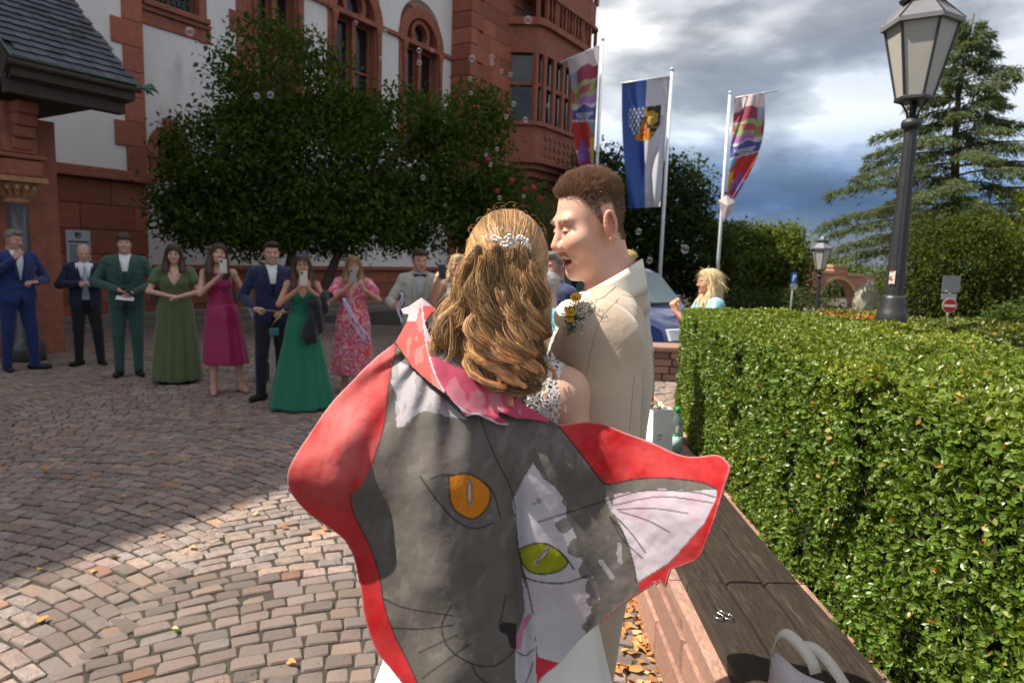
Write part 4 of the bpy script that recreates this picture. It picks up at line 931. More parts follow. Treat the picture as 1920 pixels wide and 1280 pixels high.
f1 = P(1122, 250, 17); f2 = P(1250, 300, 15); f3 = P(1360, 300, 17)
banner('colourful festival banner on the flagpole nearest the tower', (f1[0], 17), -.5, 6.95, [(1124, 86), (1063, 113), (1085, 318), (1112, 318)], (24, 90), art, False, lambda u, v: (3*u*np.sin(v*7), .10*np.sin(u*7+v*4)), (1050, 118), [('Heimattage', (.48, .525), .155, .10), ('WEINHEIM', (.50, .560), .085, .10)])
banner('blue and white town flag with lozenge and lion coat of arms', (f2[0], 15), -.5, 5.75, [(1256, 143), (1166, 156), (1176, 392), (1238, 388)], (60, 130), crest_flag, True, lambda u, v: (-3*np.sin(v*4)*u, .10*np.sin(u*8+v*5)*(.3+v)+.05*np.sin(u*19-v*6)*(v > .3)*(u < .6)), (1164, 157))
banner('colourful festival banner twisted around the third flagpole', (f3[0], 17), -.6, 5.8, [(1378, 184), (1432, 172), (1378, 372), (1362, 372)], (24, 90), art, False, lambda u, v: (22*u*np.sin(PI*np.clip(v, 0, 1))**1.0, .10*np.sin(u*7+v*6)), (1458, 170), [('Heimattage', (.48, .525), .155, .10), ('WEINHEIM', (.50, .560), .085, .10)])
kn = MB(); q = [(1347, 376), (1362, 366), (1378, 378), (1372, 398), (1356, 416), (1352, 396)]
V = [P(a, b, 16.9) for a, b in q]+[P(1364, 386, 16.75)]
thick(mk('knotted_tail', V, [(i, (i+1) % 6, 6) for i in range(6)], mat('banner_tail', (.66, .58, .62), .7, .12, 6, transl=.3), bpy.data.objects['flag_banner.002'], False), .004)
# ------------------------------------------------------------------ arch, signs, fence, stone
M_arch = mat('arch_sandstone', (.42, .20, .15), .85, .15, 2.5, .2, 10); M_archc = mat('arch_coping', (.38, .27, .13), .85, .2, 3)
AY = 45.; 
def ap(px, py): return P(px, py, AY)
at = thing('sandstone_arch', 'pink sandstone gateway arch with stepped top in the distance', 'arch', tuple(ap(1585, 590)))
def aprism(poly, y0, y1, name, m, parent=at):
    mb = MB(); A = [ap(*p) for p in poly]; n = len(A); mb.add([a+np.array([0, y0, 0]) for a in A]+[a+np.array([0, y1, 0]) for a in A], [tuple(range(n)), tuple(range(2*n-1, n-1, -1))]+[(i, n+i, n+(i+1) % n, (i+1) % n) for i in range(n)]); return mb.build(name, m, parent)
arc = [(1569+33*math.cos(a)+1.5, 566-43*math.sin(a)) for a in np.linspace(PI, PI*.5, 9)]; arc2 = [(1569+33*math.cos(a)+1.5, 566-43*math.sin(a)) for a in np.linspace(PI*.5, 0, 9)]
aprism([(1519, 600), (1519, 512), (1570.5, 513)]+arc[::-1]+[(1537.5, 600)], 0, 1.2, 'arch_masonry', M_arch); aprism([(1570.5, 513), (1616, 517), (1640, 520), (1640, 600), (1603.5, 600)]+arc2[::-1], 0, 1.2, 'arch_masonry', M_arch)
aprism([(1563, 513), (1563, 499), (1588, 499), (1588, 515)], -.05, 1.25, 'stepped_top', M_arch); aprism([(1536, 513), (1536, 507), (1562, 508), (1562, 513)], -.1, 1.3, 'coping', M_archc); aprism([(1561, 501), (1561, 496), (1590, 496), (1590, 501)], -.1, 1.3, 'coping', M_archc); aprism([(1589, 517), (1589, 511), (1618, 513), (1618, 518)], -.1, 1.3, 'coping', M_archc)
aprism([(1511, 590), (1511, 492), (1525, 492), (1525, 590)], -.2, 1.4, 'gate_pillar', M_arch); aprism([(1509, 492), (1518, 485), (1527, 492)], -.3, 1.5, 'pillar_cap', M_arch)
for r in range(12):
    a = PI*r/11; MB()
ring_ = [(1570.5+r*math.cos(a)*.77, 566-r*math.sin(a)) for r in (43, 48) for a in np.linspace(0, PI, 15)]
mb = MB(); A = [ap(*p) for p in ring_]; mb.add([a+np.array([0, -.08, 0]) for a in A], [(i, i+1, 16+i, 15+i) for i in range(14)]); thick(mb.build('arch_ring', M_archc, at), .1)
ms = thing('boulder', 'pale upright memorial stone right of the sandstone arch', 'stone', tuple(P(1621, 590, 30)))
fl = Field((-1.0, -.6, -.2), (1.0, .6, 2.0), .06); fl.ell((.05, 0, .5), (.62, .35, .9), .1).ell((.15, 0, 1.1), (.32, .25, .45), .2); V, Q = fl.mesh(); V = V+P(1621, 590, 30)+V*0; V[:, :2] += .05*vnoise(V*3)[:, None]
mk('stone_body', V, Q, mat('pale_stone', (.36, .33, .27), .9, .2, 3, .3, 20), ms, True)
M_sign = mat('sign_back', (.20, .21, .22), .5, .1, 5); M_white = mat('sign_white', (.72, .70, .68), .5, .05, 5); M_red = mat('sign_red', (.42, .012, .012), .45, .08, 5); M_blue = mat('sign_blue', (.015, .12, .45), .4, .05, 5)
SY = 16.; q = P(1780, 573, SY); nt_ = thing('traffic_sign', 'round red no-entry sign below grey sign backs on a post', 'sign', (q[0], SY, -.9))
MB().tube([(q[0], SY+.03, -.9), (q[0]+.0, SY+.03, 1.5)], .03, 10).build('post', M_sign, nt_, True)
rr = .175
def disc(mb, r, off, n=32): mb.add([(q[0]+r*math.cos(2*PI*k/n), SY+off, q[2]+r*math.sin(2*PI*k/n)) for k in range(n)], [tuple(range(n))])
mb = MB(); disc(mb, rr, -.010); thick(mb.build('sign_rim', M_white, nt_), .006); mb = MB(); disc(mb, rr*.93, -.016); thick(mb.build('sign_disc', M_red, nt_), .003)
MB().box((q[0], SY-.021, q[2]), (rr*1.55, .003, rr*.30)).build('white_bar', M_white, nt_)
pq_ = P(1778, 532, SY); MB().box((q[0]-.01, SY+.0, P(1778, 532, SY)[2]), (.42, .012, .40)).build('sign_back', M_sign, nt_); MB().box((q[0]-.03, SY+.001, P(1778, 556, SY)[2]), (.36, .012, .14)).build('lower_sign_back', mat('sign_back_light', (.33, .34, .36), .5, .1, 5), nt_); MB().box((q[0]-.12, SY-.01, P(1766, 545, SY)[2]), (.05, .003, .04)).build('sign_label', M_white, nt_)
q2 = P(1489, 521, 19); ps = thing('traffic_sign', 'small blue sign with white symbol on a grey post by the shrubs', 'sign', (q2[0], 19, -.9))
MB().tube([(q2[0]-.03, 19.03, -.9), (q2[0], 19.03, q2[2]+.15)], .025, 8).build('post', M_sign, ps, True); MB().box((q2[0], 19, q2[2]), (.155, .012, .31)).build('sign_plate', M_blue, ps)
MB().tube([(q2[0]-.02+.0, 18.985, q2[2]-.09), (q2[0]-.02, 18.985, q2[2]+.06), (q2[0]+.01, 18.985, q2[2]+.085), (q2[0]+.035, 18.985, q2[2]+.05), (q2[0]+.01, 18.985, q2[2]+.01)], .013, 5).build('symbol', M_white, ps)
q3 = P(1489, 537, 19); MB().tube([(q3[0], 19.01, q3[2]), (q3[0], 18.99, q3[2])], .10, 16).build('round_plate', mat('plate_grey', (.34, .36, .38), .5, .1, 5), ps)
# timber fence at right edge
fe = thing('picket_fence', 'dark red-brown picket fence under the bushes at the right edge', 'fence', tuple(P(1880, 640, 13)*[1, 1, 0]+np.array([0, 0, -.9])))
M_fence = mat('stained_pine', (.13, .055, .035), .8, .3, 9)
for k in range(18):
    px = 1838+k*8.5; a = P(px, 622, 13.5+.1*k); MB().box((a[0], a[1], -.55), (.05, .03, .95+.04*math.sin(k))).build('picket', M_fence, fe)
for py in (626, 652): a, b = P(1832, py, 13.5), P(1990, py+5, 15.2); MB().tube([a+np.array([0, .05, 0]), b+np.array([0, .05, 0])], .03, 5).build('rail', M_fence, fe)
# ------------------------------------------------------------------ low stone planter wall behind the groom
M_brk = mat('planter_stone', (.24, .15, .115), .85, .25, 9, .5, 40, objcol=True)
pw_ = thing('planter_wall', 'low reddish stone planter wall in front of the blue van', 'wall', (2.1, 9.4, 0)); ME_PB = mesh('wall_stone', _v, _f); ME_PB.materials.append(M_brk)
for r in range(4):
    x = .9+(r % 2)*.17
    while x < 3.4:
        L = rng.uniform(.25, .45); o = bpy.data.objects.new('wall_stone', ME_PB); COL.objects.link(o); o.parent = pw_; o.location = Vector((x+L/2, 9.45+rng.uniform(-.01, .01), r*.105+.05))-Vector(ORG[pw_.name]); o.rotation_euler = (PI/2, 0, 0); o.scale = (L-.015, .094, .4)
        v = rng.uniform(.7, 1.2); o.color = (.27*v, .155*v, .12*v, 1); x += L
bevel(MB().box((2.15, 9.45, .455), (2.7, .5, .07)).build('coping_slab', mat('coping_red', (.30, .17, .13), .85, .2, 9, .3, 40), pw_), .015)
# ------------------------------------------------------------------ dark blue van
M_vpaint = mat('van_paint_navy', (.008, .018, .085), .22, .05, 3, coat=1., spec=.6); M_vglass = mat('van_glass', (.10, .14, .15), .04, .05, 3, spec=1.); M_tyre = mat('tyre_rubber', (.02, .02, .02), .85, .1, 20); M_rim = mat('wheel_rim', (.4, .4, .42), .35, .05, 9, metal=.8); M_trim = mat('black_trim', (.015, .015, .016), .6, .1, 9); M_hl = mat('headlight_glass', (.6, .63, .66), .08, .1, 30, spec=.9)
VX, VY = 2.40, 11.3; van = thing('parked_van', 'dark blue parked van with pale windscreen behind the low planter wall', 'van', (VX+.05, VY+.13, -.15), math.radians(-50))
# side profile (x forward, z up) swept across the width with tumble-home
prof = [(.98, .28), (.99, .55), (.93, .74), (.88, .80), (.30, .99), (-.02, 1.06), (-.48, 1.60), (-.62, 1.69), (-.95, 1.75), (-2.6, 1.76), (-3.2, 1.70), (-3.42, 1.55), (-3.55, .9), (-3.55, .3)]
ys_ = [(-.86, .0), (-.84, .02), (.84, .02), (.86, .0)]
V = []; NS = 9; 
for k in range(NS):
    w = -1+2*k/(NS-1)
    for (x_, z_) in prof:
        tum = .86-.17*max(0, z_-1.0)/.75; cr = 1-.12*abs(w)**3*(1 if x_ > .2 else .35); V.append((x_-.10*abs(w)**3*(x_ > .2)*1.0, w*tum, z_-.05*abs(w)**4*(z_ > 1.5)-.03*abs(w)**4*(z_ < 1.1)*(z_ > .7)))
m = len(prof); Fs = [(k*m+i, k*m+(i+1) % m, (k+1)*m+(i+1) % m, (k+1)*m+i) for k in range(NS-1) for i in range(m)]+[tuple(range(m))[::-1], tuple(range((NS-1)*m, NS*m))]
b = mk('body', V, Fs, M_vpaint, van, True, local=True); b.data.polygons.foreach_set('use_smooth', np.array([i < len(Fs)-2 for i in range(len(Fs))]))
def vq(pts, name, m_, off=.008, th=.006): thick(mk(name, pts, [tuple(range(len(pts)))], m_, van, False, local=True), th)
wsx = lambda z: -.02-(z-1.06)*.852+.012
vq([(wsx(1.10), -.74, 1.115), (wsx(1.10)+.03, 0, 1.115), (wsx(1.10), .74, 1.115), (wsx(1.56), .62, 1.565), (wsx(1.56)+.03, 0, 1.575), (wsx(1.56), -.62, 1.565)], 'windscreen', M_vglass)
for sg in (-1, 1):
    tw = lambda z: sg*(.868-.17*max(0, z-1.0)/.75)
    vq([(-.20, tw(1.08), 1.08), (-1.15, tw(1.08), 1.08), (-1.15, tw(1.58), 1.58), (-.66, tw(1.58), 1.58)], 'side_window', M_vglass); vq([(-1.28, tw(1.08), 1.08), (-2.9, tw(1.08), 1.08), (-2.8, tw(1.58), 1.58), (-1.28, tw(1.58), 1.58)], 'side_window', M_vglass)
    h = MB(); h.add([(.93, sg*.50, .60), (.90, sg*.80, .60), (.84, sg*.82, .78), (.90, sg*.52, .78), (.98, sg*.52, .61), (.95, sg*.79, .61), (.885, sg*.80, .77), (.935, sg*.54, .77)], [(0, 1, 2, 3), (4, 5, 6, 7), (0, 1, 5, 4), (1, 2, 6, 5), (2, 3, 7, 6), (3, 0, 4, 7)]); h.build('headlight', M_hl, van, local=True)
    for wx_ in (.25, -2.65):
        w_ = MB(); w_.tube([(wx_, sg*.68, .30), (wx_, sg*.875, .30)], .31, 24); wh = w_.build('wheel', M_tyre, van, local=True); MB().tube([(wx_, sg*.87, .30), (wx_, sg*.885, .30)], .20, 20).build('rim', M_rim, wh, local=True)
    mm = MB(); mm.box((-.30, sg*.98, 1.14), (.10, .18, .16)); bevel(mm.build('wing_mirror', M_vpaint, van, local=True), .03)
MB().box((.97, 0, .42), (.10, 1.62, .20)).build('bumper', M_trim, van, local=True); MB().box((.965, 0, .68), (.06, .9, .09)).build('grille', M_trim, van, local=True); MB().tube([(.0, -.60, 1.095), (.02, .0, 1.10), (-.01, .60, 1.095)], .014, 5).build('wiper', M_trim, van, local=True)
car2 = thing('parked_car', 'silver car roof just showing over the hedge near the arch', 'car', tuple(P(1530, 600, 26)))
fl = Field((-2.2, -.9, -.1), (2.2, .9, 1.5), .06); fl.ell((0, 0, .45), (2.05, .80, .42), .1).ell((-.1, 0, .85), (1.35, .70, .48), .2).cut(lambda X, Y, Z: .12-Z); V, Q = fl.mesh(); b0 = P(1534, 579, 26); V = V+np.array([b0[0], b0[1], b0[2]-1.31]); mk('body', V, Q, mat('silver_paint', (.42, .43, .45), .25, .05, 4, coat=.6), car2, True)
# fallen leaves along the wall and strewn about
M_dry = mat('dry_leaf', rough=.75, objcol=True, transl=.15, var=.25, scale=60); lm = []
for k in range(6):
    n = 9; V = [(0, 0, 0)]; 
    for a in np.linspace(0, 2*PI, n)[:-1]: r = 1+.22*math.sin(a*3+k)+rng.normal(0, .08); V.append((r*math.cos(a)*.62, r*math.sin(a), .28*math.cos(a)**2*rng.uniform(.2, 1.3)+.12*math.sin(2*a)))
    me = mesh('fallen_leaf', V, [(0, i, i % (n-1)+1) for i in range(1, n)], None, True); me.materials.append(M_dry); lm.append(me)
LC = [(.55, .26, .07), (.62, .34, .12), (.48, .20, .06), (.58, .40, .18), (.40, .17, .06)]
for k in range(250):
    if k < 185: y = rng.uniform(1.9, 3.3); x = .66-abs(rng.normal(0, .12)); lab = 'dry orange leaf fallen on the cobbles along the seat wall'; grp = 'fallen leaves by the seat wall'
    else: y = rng.uniform(2., 6); x = rng.uniform(-.75*y, .4); lab = 'lone dry leaf lying on the open cobbles'; grp = 'fallen leaves on the plaza'
    o = bpy.data.objects.new('fallen_leaf', lm[k % 6]); COL.objects.link(o); s_ = rng.uniform(.016, .030); o.scale = (s_, s_, s_); o.location = (x, y, .007+.006*rng.random()); o.rotation_euler = (rng.normal(0, .25), rng.normal(0, .25), rng.uniform(0, 6.28)); c = np.array(LC[int(rng.integers(5))])*rng.uniform(.7, 1.2); o.color = (*c, 1); tag(o, lab, 'leaf', grp)
# ------------------------------------------------------------------ soap bubbles
def bubble_mat():
    m = bpy.data.materials.new('soap_film'); m.use_nodes = True; N = m.node_tree.nodes; L = m.node_tree.links; N.clear(); o = N.new('ShaderNodeOutputMaterial'); tr = N.new('ShaderNodeBsdfTransparent'); gl = N.new('ShaderNodeBsdfGlossy'); gl.inputs['Roughness'].default_value = .02; lw = N.new('ShaderNodeLayerWeight'); lw.inputs[0].default_value = .35; ms = N.new('ShaderNodeMixShader'); tc = N.new('ShaderNodeTexCoord'); n = N.new('ShaderNodeTexNoise'); n.inputs['Scale'].default_value = 60; cr = N.new('ShaderNodeValToRGB'); L.new(tc.outputs['Object'], n.inputs[0]); L.new(n.outputs[0], cr.inputs[0])
    e = cr.color_ramp.elements; e[0].position = .3; e[0].color = (.2, .6, 1, 1); e[1].position = .7; e[1].color = (1, .5, .3, 1); q = e.new(.43); q.color = (1, .4, .9, 1); q = e.new(.55); q.color = (.5, 1, .7, 1)
    L.new(cr.outputs[0], gl.inputs[0]); mr = N.new('ShaderNodeMapRange'); mr.inputs['To Min'].default_value = .06; mr.inputs['To Max'].default_value = .55; L.new(lw.outputs['Facing'], mr.inputs[0]); L.new(mr.outputs[0], ms.inputs[0]); L.new(tr.outputs[0], ms.inputs[1]); L.new(gl.outputs[0], ms.inputs[2]); L.new(ms.outputs[0], o.inputs[0]); return m
mb = MB(); ns, nr = 16, 10
V = [(math.sin(PI*i/nr)*math.cos(2*PI*k/ns), math.sin(PI*i/nr)*math.sin(2*PI*k/ns), math.cos(PI*i/nr)) for i in range(nr+1) for k in range(ns)]
ME_B = mesh('soap_bubble', V, [(i*ns+k, (i+1)*ns+k, (i+1)*ns+(k+1) % ns, i*ns+(k+1) % ns) for i in range(nr) for k in range(ns)], None, True); ME_B.materials.append(bubble_mat())
BUB = [(356, 60, 8), (452, 74, 3.5), (481, 180, 6), (507, 178, 6.5), (667, 43, 4), (722, 60, 4), (728, 50, 4), (786, 95, 5), (786, 118, 5), (810, 95, 3), (714, 110, 3.5), (838, 72, 3.5), (837, 120, 3.5), (885, 110, 6), (922, 107, 5), (922, 118, 4), (940, 134, 4), (957, 140, 4.5), (990, 38, 7), (963, 195, 5), (949, 219, 4.5), (985, 225, 5), (881, 148, 4), (883, 175, 4), (932, 280, 4), (911, 291, 3.5), (920, 309, 4), (793, 333, 5), (1284, 467, 8), (1197, 434, 6), (1218, 488, 6), (1212, 512, 5), (937, 371, 4.5), (982, 368, 3.5), (1027, 198, 3.5)]
for (px, py, r) in BUB:
    Y = rng.uniform(3.0, 5.5); o = bpy.data.objects.new('soap_bubble', ME_B); COL.objects.link(o); o.location = P(px, py, Y); o.scale = (r*Y/F*1.0,)*3
    where = ('high before the white wall left of the tree' if px < 470 else 'over the dark left tree crown' if px < 600 else 'between the tall arched windows' if px < 765 else 'in front of the last arched window before the tower' if px < 850 else 'before the tower corner stones' if px < 930 else 'in front of the oriel' if px < 1100 and py < 260 else 'above the rose bush behind the bride' if px < 1100 else 'beside the flagpoles right of the groom')
    tag(o, ('large' if r >= 7 else 'small' if r >= 4.5 else 'tiny')+' soap bubble floating '+where, 'bubble', 'floating soap bubbles')
# ------------------------------------------------------------------ people
M_skin = mat('skin', rough=.5, attr=True, var=.06, scale=30, spec=.35, sss=.12, bump=.04, bscale=260)
_cl = {}
M_strand0 = mat('strand_fibre', rough=.4, attr=True, var=.1, scale=40, spec=.5)
def cloth(col, rough=.8, sheen=.2, name=None, **k):
    key = (tuple(col), rough, sheen)
    if key not in _cl: _cl[key] = mat('cloth_%d' % len(_cl), col, rough, .10, 14, .45, 22, sheen=sheen, spec=.3, **k)
    return _cl[key]
_hm = {}
def hairmat(col):
    if tuple(col) not in _hm: _hm[tuple(col)] = mat('hair_%d' % len(_hm), col, .42, .45, 30, .7, 90, stretch=(3, 3, .25), spec=.5)
    return _hm[tuple(col)]
def nrm(v): v = np.array(v, float); return v/np.linalg.norm(v)
def rot3(yaw=0, pitch=0, tilt=0):
    """head turn: yaw about z, then pitch down about x, then tilt about y"""
    return np.array(Matrix.Rotation(yaw, 3, 'Z') @ Matrix.Rotation(pitch, 3, 'X') @ Matrix.Rotation(tilt, 3, 'Y'))
class Head:
    def __init__(s, c, R, k=1., smile=.5, sex='m'): s.c = np.array(c, float); s.R = R; s.k = k; s.ky = 1.; s.nr = .060; s.smile = smile; s.sex = sex
    @property
    def kv(s): return np.array([s.k, s.k*s.ky, s.k])
    def w(s, p): return s.c+s.R @ (np.array(p, float)*s.kv)
    def add(s, f, det=1):
        w, k, R = s.w, s.k, s.R; kv = s.kv; fem = s.sex == 'f'
        f.ell(w((0, .010, .036)), np.array((.074, .090, .084))*kv, .02, R=R); f.ell(w((0, -.028, -.025)), np.array((.060, .066, .084))*kv, .03, R=R)
        f.ell(w((0, -.040, -.078)), np.array((.044 if fem else .050, .044, .034))*kv, .03, R=R); f.ell(w((0, -.078, -.100)), .017*k, .022)
        f.cone(w((-.036, -.080, .020)), w((.036, -.080, .020)), .012*k, k=.018)
        for sg in (-1, 1):
            f.ell(w((sg*.040, -.062, -.030)), (.022+.005*s.smile)*k, .025)
            f.ell(w((sg*.030, -.100, .003)), np.array((.017, .014, .010))*kv, .012, '-', R=R)
            f.ell(w((sg*.030, -.079, .002)), .0125*k, .003)
        f.cone(w((0, -.090, .006)), w((0, -.114, -.030)), .0070*k, .0108*k, .012)
        for sg in (-1, 1): f.ell(w((sg*.012, -.103, -.036)), .0085*k, .008)
        sm = s.smile; zc = -.064; 
        for a, b in zip(np.linspace(-1, 1, 7)[:-1], np.linspace(-1, 1, 7)[1:]):
            g = lambda t: (t*(.021+.007*sm), -.0935+.016*t*t, zc+.004+sm*.010*t*t); h = lambda t: (t*(.019+.006*sm), -.0925+.016*t*t, zc-.007-sm*.009*(1-t*t)+sm*.010*t*t)
            f.cone(w(g(a)), w(g(b)), .0048*k, k=.006); f.cone(w(h(a)), w(h(b)), .0055*k, k=.006)
        for sg in (-1, 1):
            Re = R @ np.array(Matrix.Rotation(sg*.35, 3, 'Z')); f.ell(w((sg*.077, .012, -.006)), np.array((.009, .0175, .029))*kv, .008, R=Re)
            if det: f.ell(w((sg*.086, .009, -.003)), np.array((.007, .010, .017))*kv, .006, '-', R=Re)
        f.cone(w((0, .028, -.045)), w((0, .035, -.155)), .052*k if fem else s.nr*k, k=.03 if s.nr > .055 else .018)
    def paint(s, V, C, skin, brow, lip=None, teeth=True, hairc=None, closed=False):
        L = (V-s.c) @ s.R/s.kv; x, y, z = L[:, 0], L[:, 1], L[:, 2]; sk = np.array(skin); lip = np.array(lip if lip is not None else sk*[.85, .50, .50])
        hd = (z > -.14) & (np.abs(x) < .1) & (np.abs(y) < .14)
        def mix(m, c, a=1.): C[m] = C[m]*(1-a)+np.array(c)*a
        g = np.exp(-(((np.abs(x)-.042)/.022)**2+((z+.030)/.022)**2+((y+.075)/.03)**2)); C[:] = C*(1-.35*g[:, None])+(sk*[1.0, .62, .58])*.35*g[:, None]
        g = np.exp(-((x/.014)**2+((z+.03)/.016)**2+((y+.115)/.018)**2)); C[:] = C*(1-.35*g[:, None])+(sk*[1, .62, .58])*.35*g[:, None]
        mix(hd & (np.abs(x) > .078) & (np.abs(z+.005) < .04), sk*[1, .62, .55], .5)
        fr = hd & (y < -.05); sm = s.smile
        mix(fr & (np.abs(np.abs(x)-.031) < .017) & (np.abs(z-.021-.10*(.031-np.abs(np.abs(x)-.031))*.6) < .0042), brow, .8)
        e = fr & ((((np.abs(x)-.030)/.0135)**2+((z-.001)/.0055)**2) < 1)
        if closed: mix(fr & (np.abs(np.abs(x)-.031) < .015) & (np.abs(z+.001+.0*x+ .12*(np.abs(np.abs(x)-.031))) < .0022), (.05, .025, .02), .85)
        else: mix(e, (.50, .45, .42)); mix(fr & ((((np.abs(x)-.030)/.0055)**2+((z-.001)/.0055)**2) < 1), (.03, .025, .02)); mix(fr & (np.abs(np.abs(x)-.030) < .016) & (np.abs(z-.0065) < .0017), (.04, .025, .02), .8)
        t = x/(.022+.007*sm); up = -.060+sm*.010*t*t; lo = -.071-sm*.009*(1-t*t)+sm*.010*t*t; inm = fr & (np.abs(t) < 1.05)
        mix(inm & (z < up+.0055) & (z > lo-.006), lip, .75)
        if sm > .25: mix(inm & (np.abs(t) < .92) & (z < up-.001) & (z > lo+.002), (.12, .02, .02)); mix(inm & (np.abs(t) < .85) & (z < up-.001) & (z > up-.001-.011*sm*(1-.5*t*t)), (.62, .58, .50)) if teeth else None
        else: mix(inm & (np.abs(z-(up+lo)/2) < .0018), sk*.3)
        return C
def hand(f, wr, d, n, k=1., curl=(.5, .6), sp=.0, thumb=1, left=1):
    """palm + five jointed fingers. d: along the hand, n: palm side"""
    d = nrm(d); n = nrm(np.array(n)-d*np.dot(n, d)); s = np.cross(d, n)*left; w = np.array(wr, float)
    for o in (-.022, 0, .022): f.cone(w+d*.012*k+s*o*.7*k, w+d*.085*k+s*o*k, .015*k, .0125*k, .012)
    L = (.072, .080, .075, .058)
    for i, o in enumerate((-.030, -.010, .010, .029)):
        b = w+d*.088*k+s*o*k; a1 = curl[0]+.08*i; a2 = a1+curl[1]; a3 = a2+curl[1]*.8; l = L[i]*k
        p1 = b+(d*math.cos(a1)+n*math.sin(a1)+s*sp*(i-1.5))*l*.48; p2 = p1+(d*math.cos(a2)+n*math.sin(a2))*l*.30; p3 = p2+(d*math.cos(a3)+n*math.sin(a3))*l*.26
        f.cone(b, p1, .0092*k, .0085*k, .004); f.cone(p1, p2, .0085*k, .0075*k, .003); f.cone(p2, p3, .0075*k, .0065*k, .003)
    t0 = w+d*.022*k-s*.026*k; t1 = t0+(d*.6-s*.55+n*.45)*.042*k; t2 = t1+(d*.85-s*.05+n*.45)*.036*k; f.cone(t0, t1, .0135*k, .0105*k, .01); f.cone(t1, t2, .0105*k, .008*k, .003)
class Person:
    """stands at its own origin, looks along -Y; image right is +X"""
    def __init__(s, name, label, loc, H, yaw, sex='m', skin=(.52, .30, .21), build=1., pose=None, smile=.6, headR=None, hairc=(.06, .035, .02), h=.0085, legs=None, det=1, lean=(0, 0), sw=None):
        s.t = thing(name, label, 'person', loc, yaw); s.H = H; s.k = H/1.75; s.sex = sex; s.b = build; s.skin = np.array(skin); s.hairc = hairc; s.h = h; k = s.k; fem = sex == 'f'; s.fem = fem
        s.sw = sw*k if sw else (.155 if fem else .176)*k*(.6+.4*build); s.hz = .92*k; lx, ly = lean
        J = dict(pel=(0, 0, .97), wai=(lx*.4, ly*.4, 1.10), che=(lx, ly, 1.29), nek=(lx, .012+ly, 1.475)); s.J = {a: np.array(v)*k for a, v in J.items()}
        s.head = Head(s.J['nek']+np.array([0, -.018, .155])*k, headR if headR is not None else np.eye(3), (1.02 if not fem else .96)*k**.5, smile, sex)
        hw = .09*k*(1.05 if fem else 1.); L = legs or {}
        s.leg = {}
        for sg in (-1, 1):
            ft = np.array(L.get(sg, (sg*.105, 0, 0)), float)*k; hip = np.array([sg*hw, 0, .90*k]); ank = ft+np.array([0, .0, .075*k]); kn = (hip+ank)/2+np.array([sg*.004, -.02, .02])*k; s.leg[sg] = (hip, kn, ank, np.array(L.get(('d', sg), (sg*.25, -1, 0)), float))
        s.arm = {}
        po = pose or {}
        for sg in (-1, 1):
            sh = np.array([sg*s.sw, ly*k+.01*k, 1.410*k])+np.array([lx*k, 0, 0]); e, w = po.get(sg, ((sg*.27, .03, 1.13), (sg*.25, -.06, .89))); s.arm[sg] = (sh, np.array(e, float)*k, np.array(w, float)*k)
        s.hands = po.get('hands', {})
        s.lo = np.array([-.62*k, -.52*k, -.02]); s.hi = np.array([.62*k, .42*k, H+.08])
    def field(s, fine=True, h=None, z0=None, z1=None):
        lo = s.lo.copy(); hi = s.hi.copy()
        if z0 is not None: lo[2] = z0
        if z1 is not None: hi[2] = z1
        pts = np.array([p for a in s.arm.values() for p in a]+[p for l in s.leg.values() for p in l[:3]]); lo[:2] = pts[:, :2].min(0)-.20; hi[:2] = pts[:, :2].max(0)+.20; lo[1] = min(lo[1], -.32); hi[1] = max(hi[1], .26)
        hc = s.head.c; fn = [(hc-.125, hc+.125, .0048)] if fine is True else (fine or None)
        return Field(lo, hi, h or s.h, fn)
    def torso(s, f, g=0.):
        k = s.k; b = s.b; J = s.J
        f.ell(J['pel'], np.array((.160*b, .112*b, .14))*k+g, .03); f.ell(J['wai'], np.array(((.128 if s.fem else .148)*b, .098*b, .15))*k+g, .05)
        f.ell(J['che'], np.array(((.142 if s.fem else .165)*b, .108*b, .19))*k+g, .05)
        f.cone(J['che']+np.array([-s.sw*.72, .01*k, .115*k]), J['che']+np.array([s.sw*.72, .01*k, .115*k]), .058*k+g, k=.05); 
        for sg in (-1, 1): f.cone(J['nek']+np.array([sg*.03, .012, -.015])*k, J['che']+np.array([sg*s.sw*.86, .01*k, .112*k]), .034*k+g*.6, .040*k+g, .04)
        f.cone(J['nek']+np.array([0, .01, -.06])*k, J['nek']+np.array([0, .005, .03])*k, .062*k+g*.5, .05*k+g*.3, .04)
        if s.fem:
            for sg in (-1, 1): f.ell(J['che']+np.array([sg*.068, -.075, -.005])*k, np.array((.062, .055, .062))*k*(.6+.4*b)+g, .03)
    def arms(s, f, g=0., full=True, cuff=.0, which=(-1, 1)):
        k = s.k*(.75+.25*s.b); m = .85 if s.fem else 1.
        for sg in which:
            sh, e, w = s.arm[sg]; f.ell(sh, .058*k*m+g, .03); f.cone(sh, e, .050*k*m+g, .040*k*m+g, .02)
            if full: f.cone(e, w+(e-w)*cuff, .040*k*m+g, .027*k*m+g, .015)
    def legsf(s, f, g=0., z_top=True):
        k = s.k*(.7+.3*s.b)
        for sg in (-1, 1):
            hip, kn, ank, d = s.leg[sg]; f.cone(hip, kn, .085*k+g, .056*k+g, .03); f.cone(kn, ank, .055*k+g, .038*k+g, .02); f.ell(kn+(ank-kn)*.3+np.array([0, .02, 0])*k, np.array((.045, .045, .11))*k+g*.6, .03)
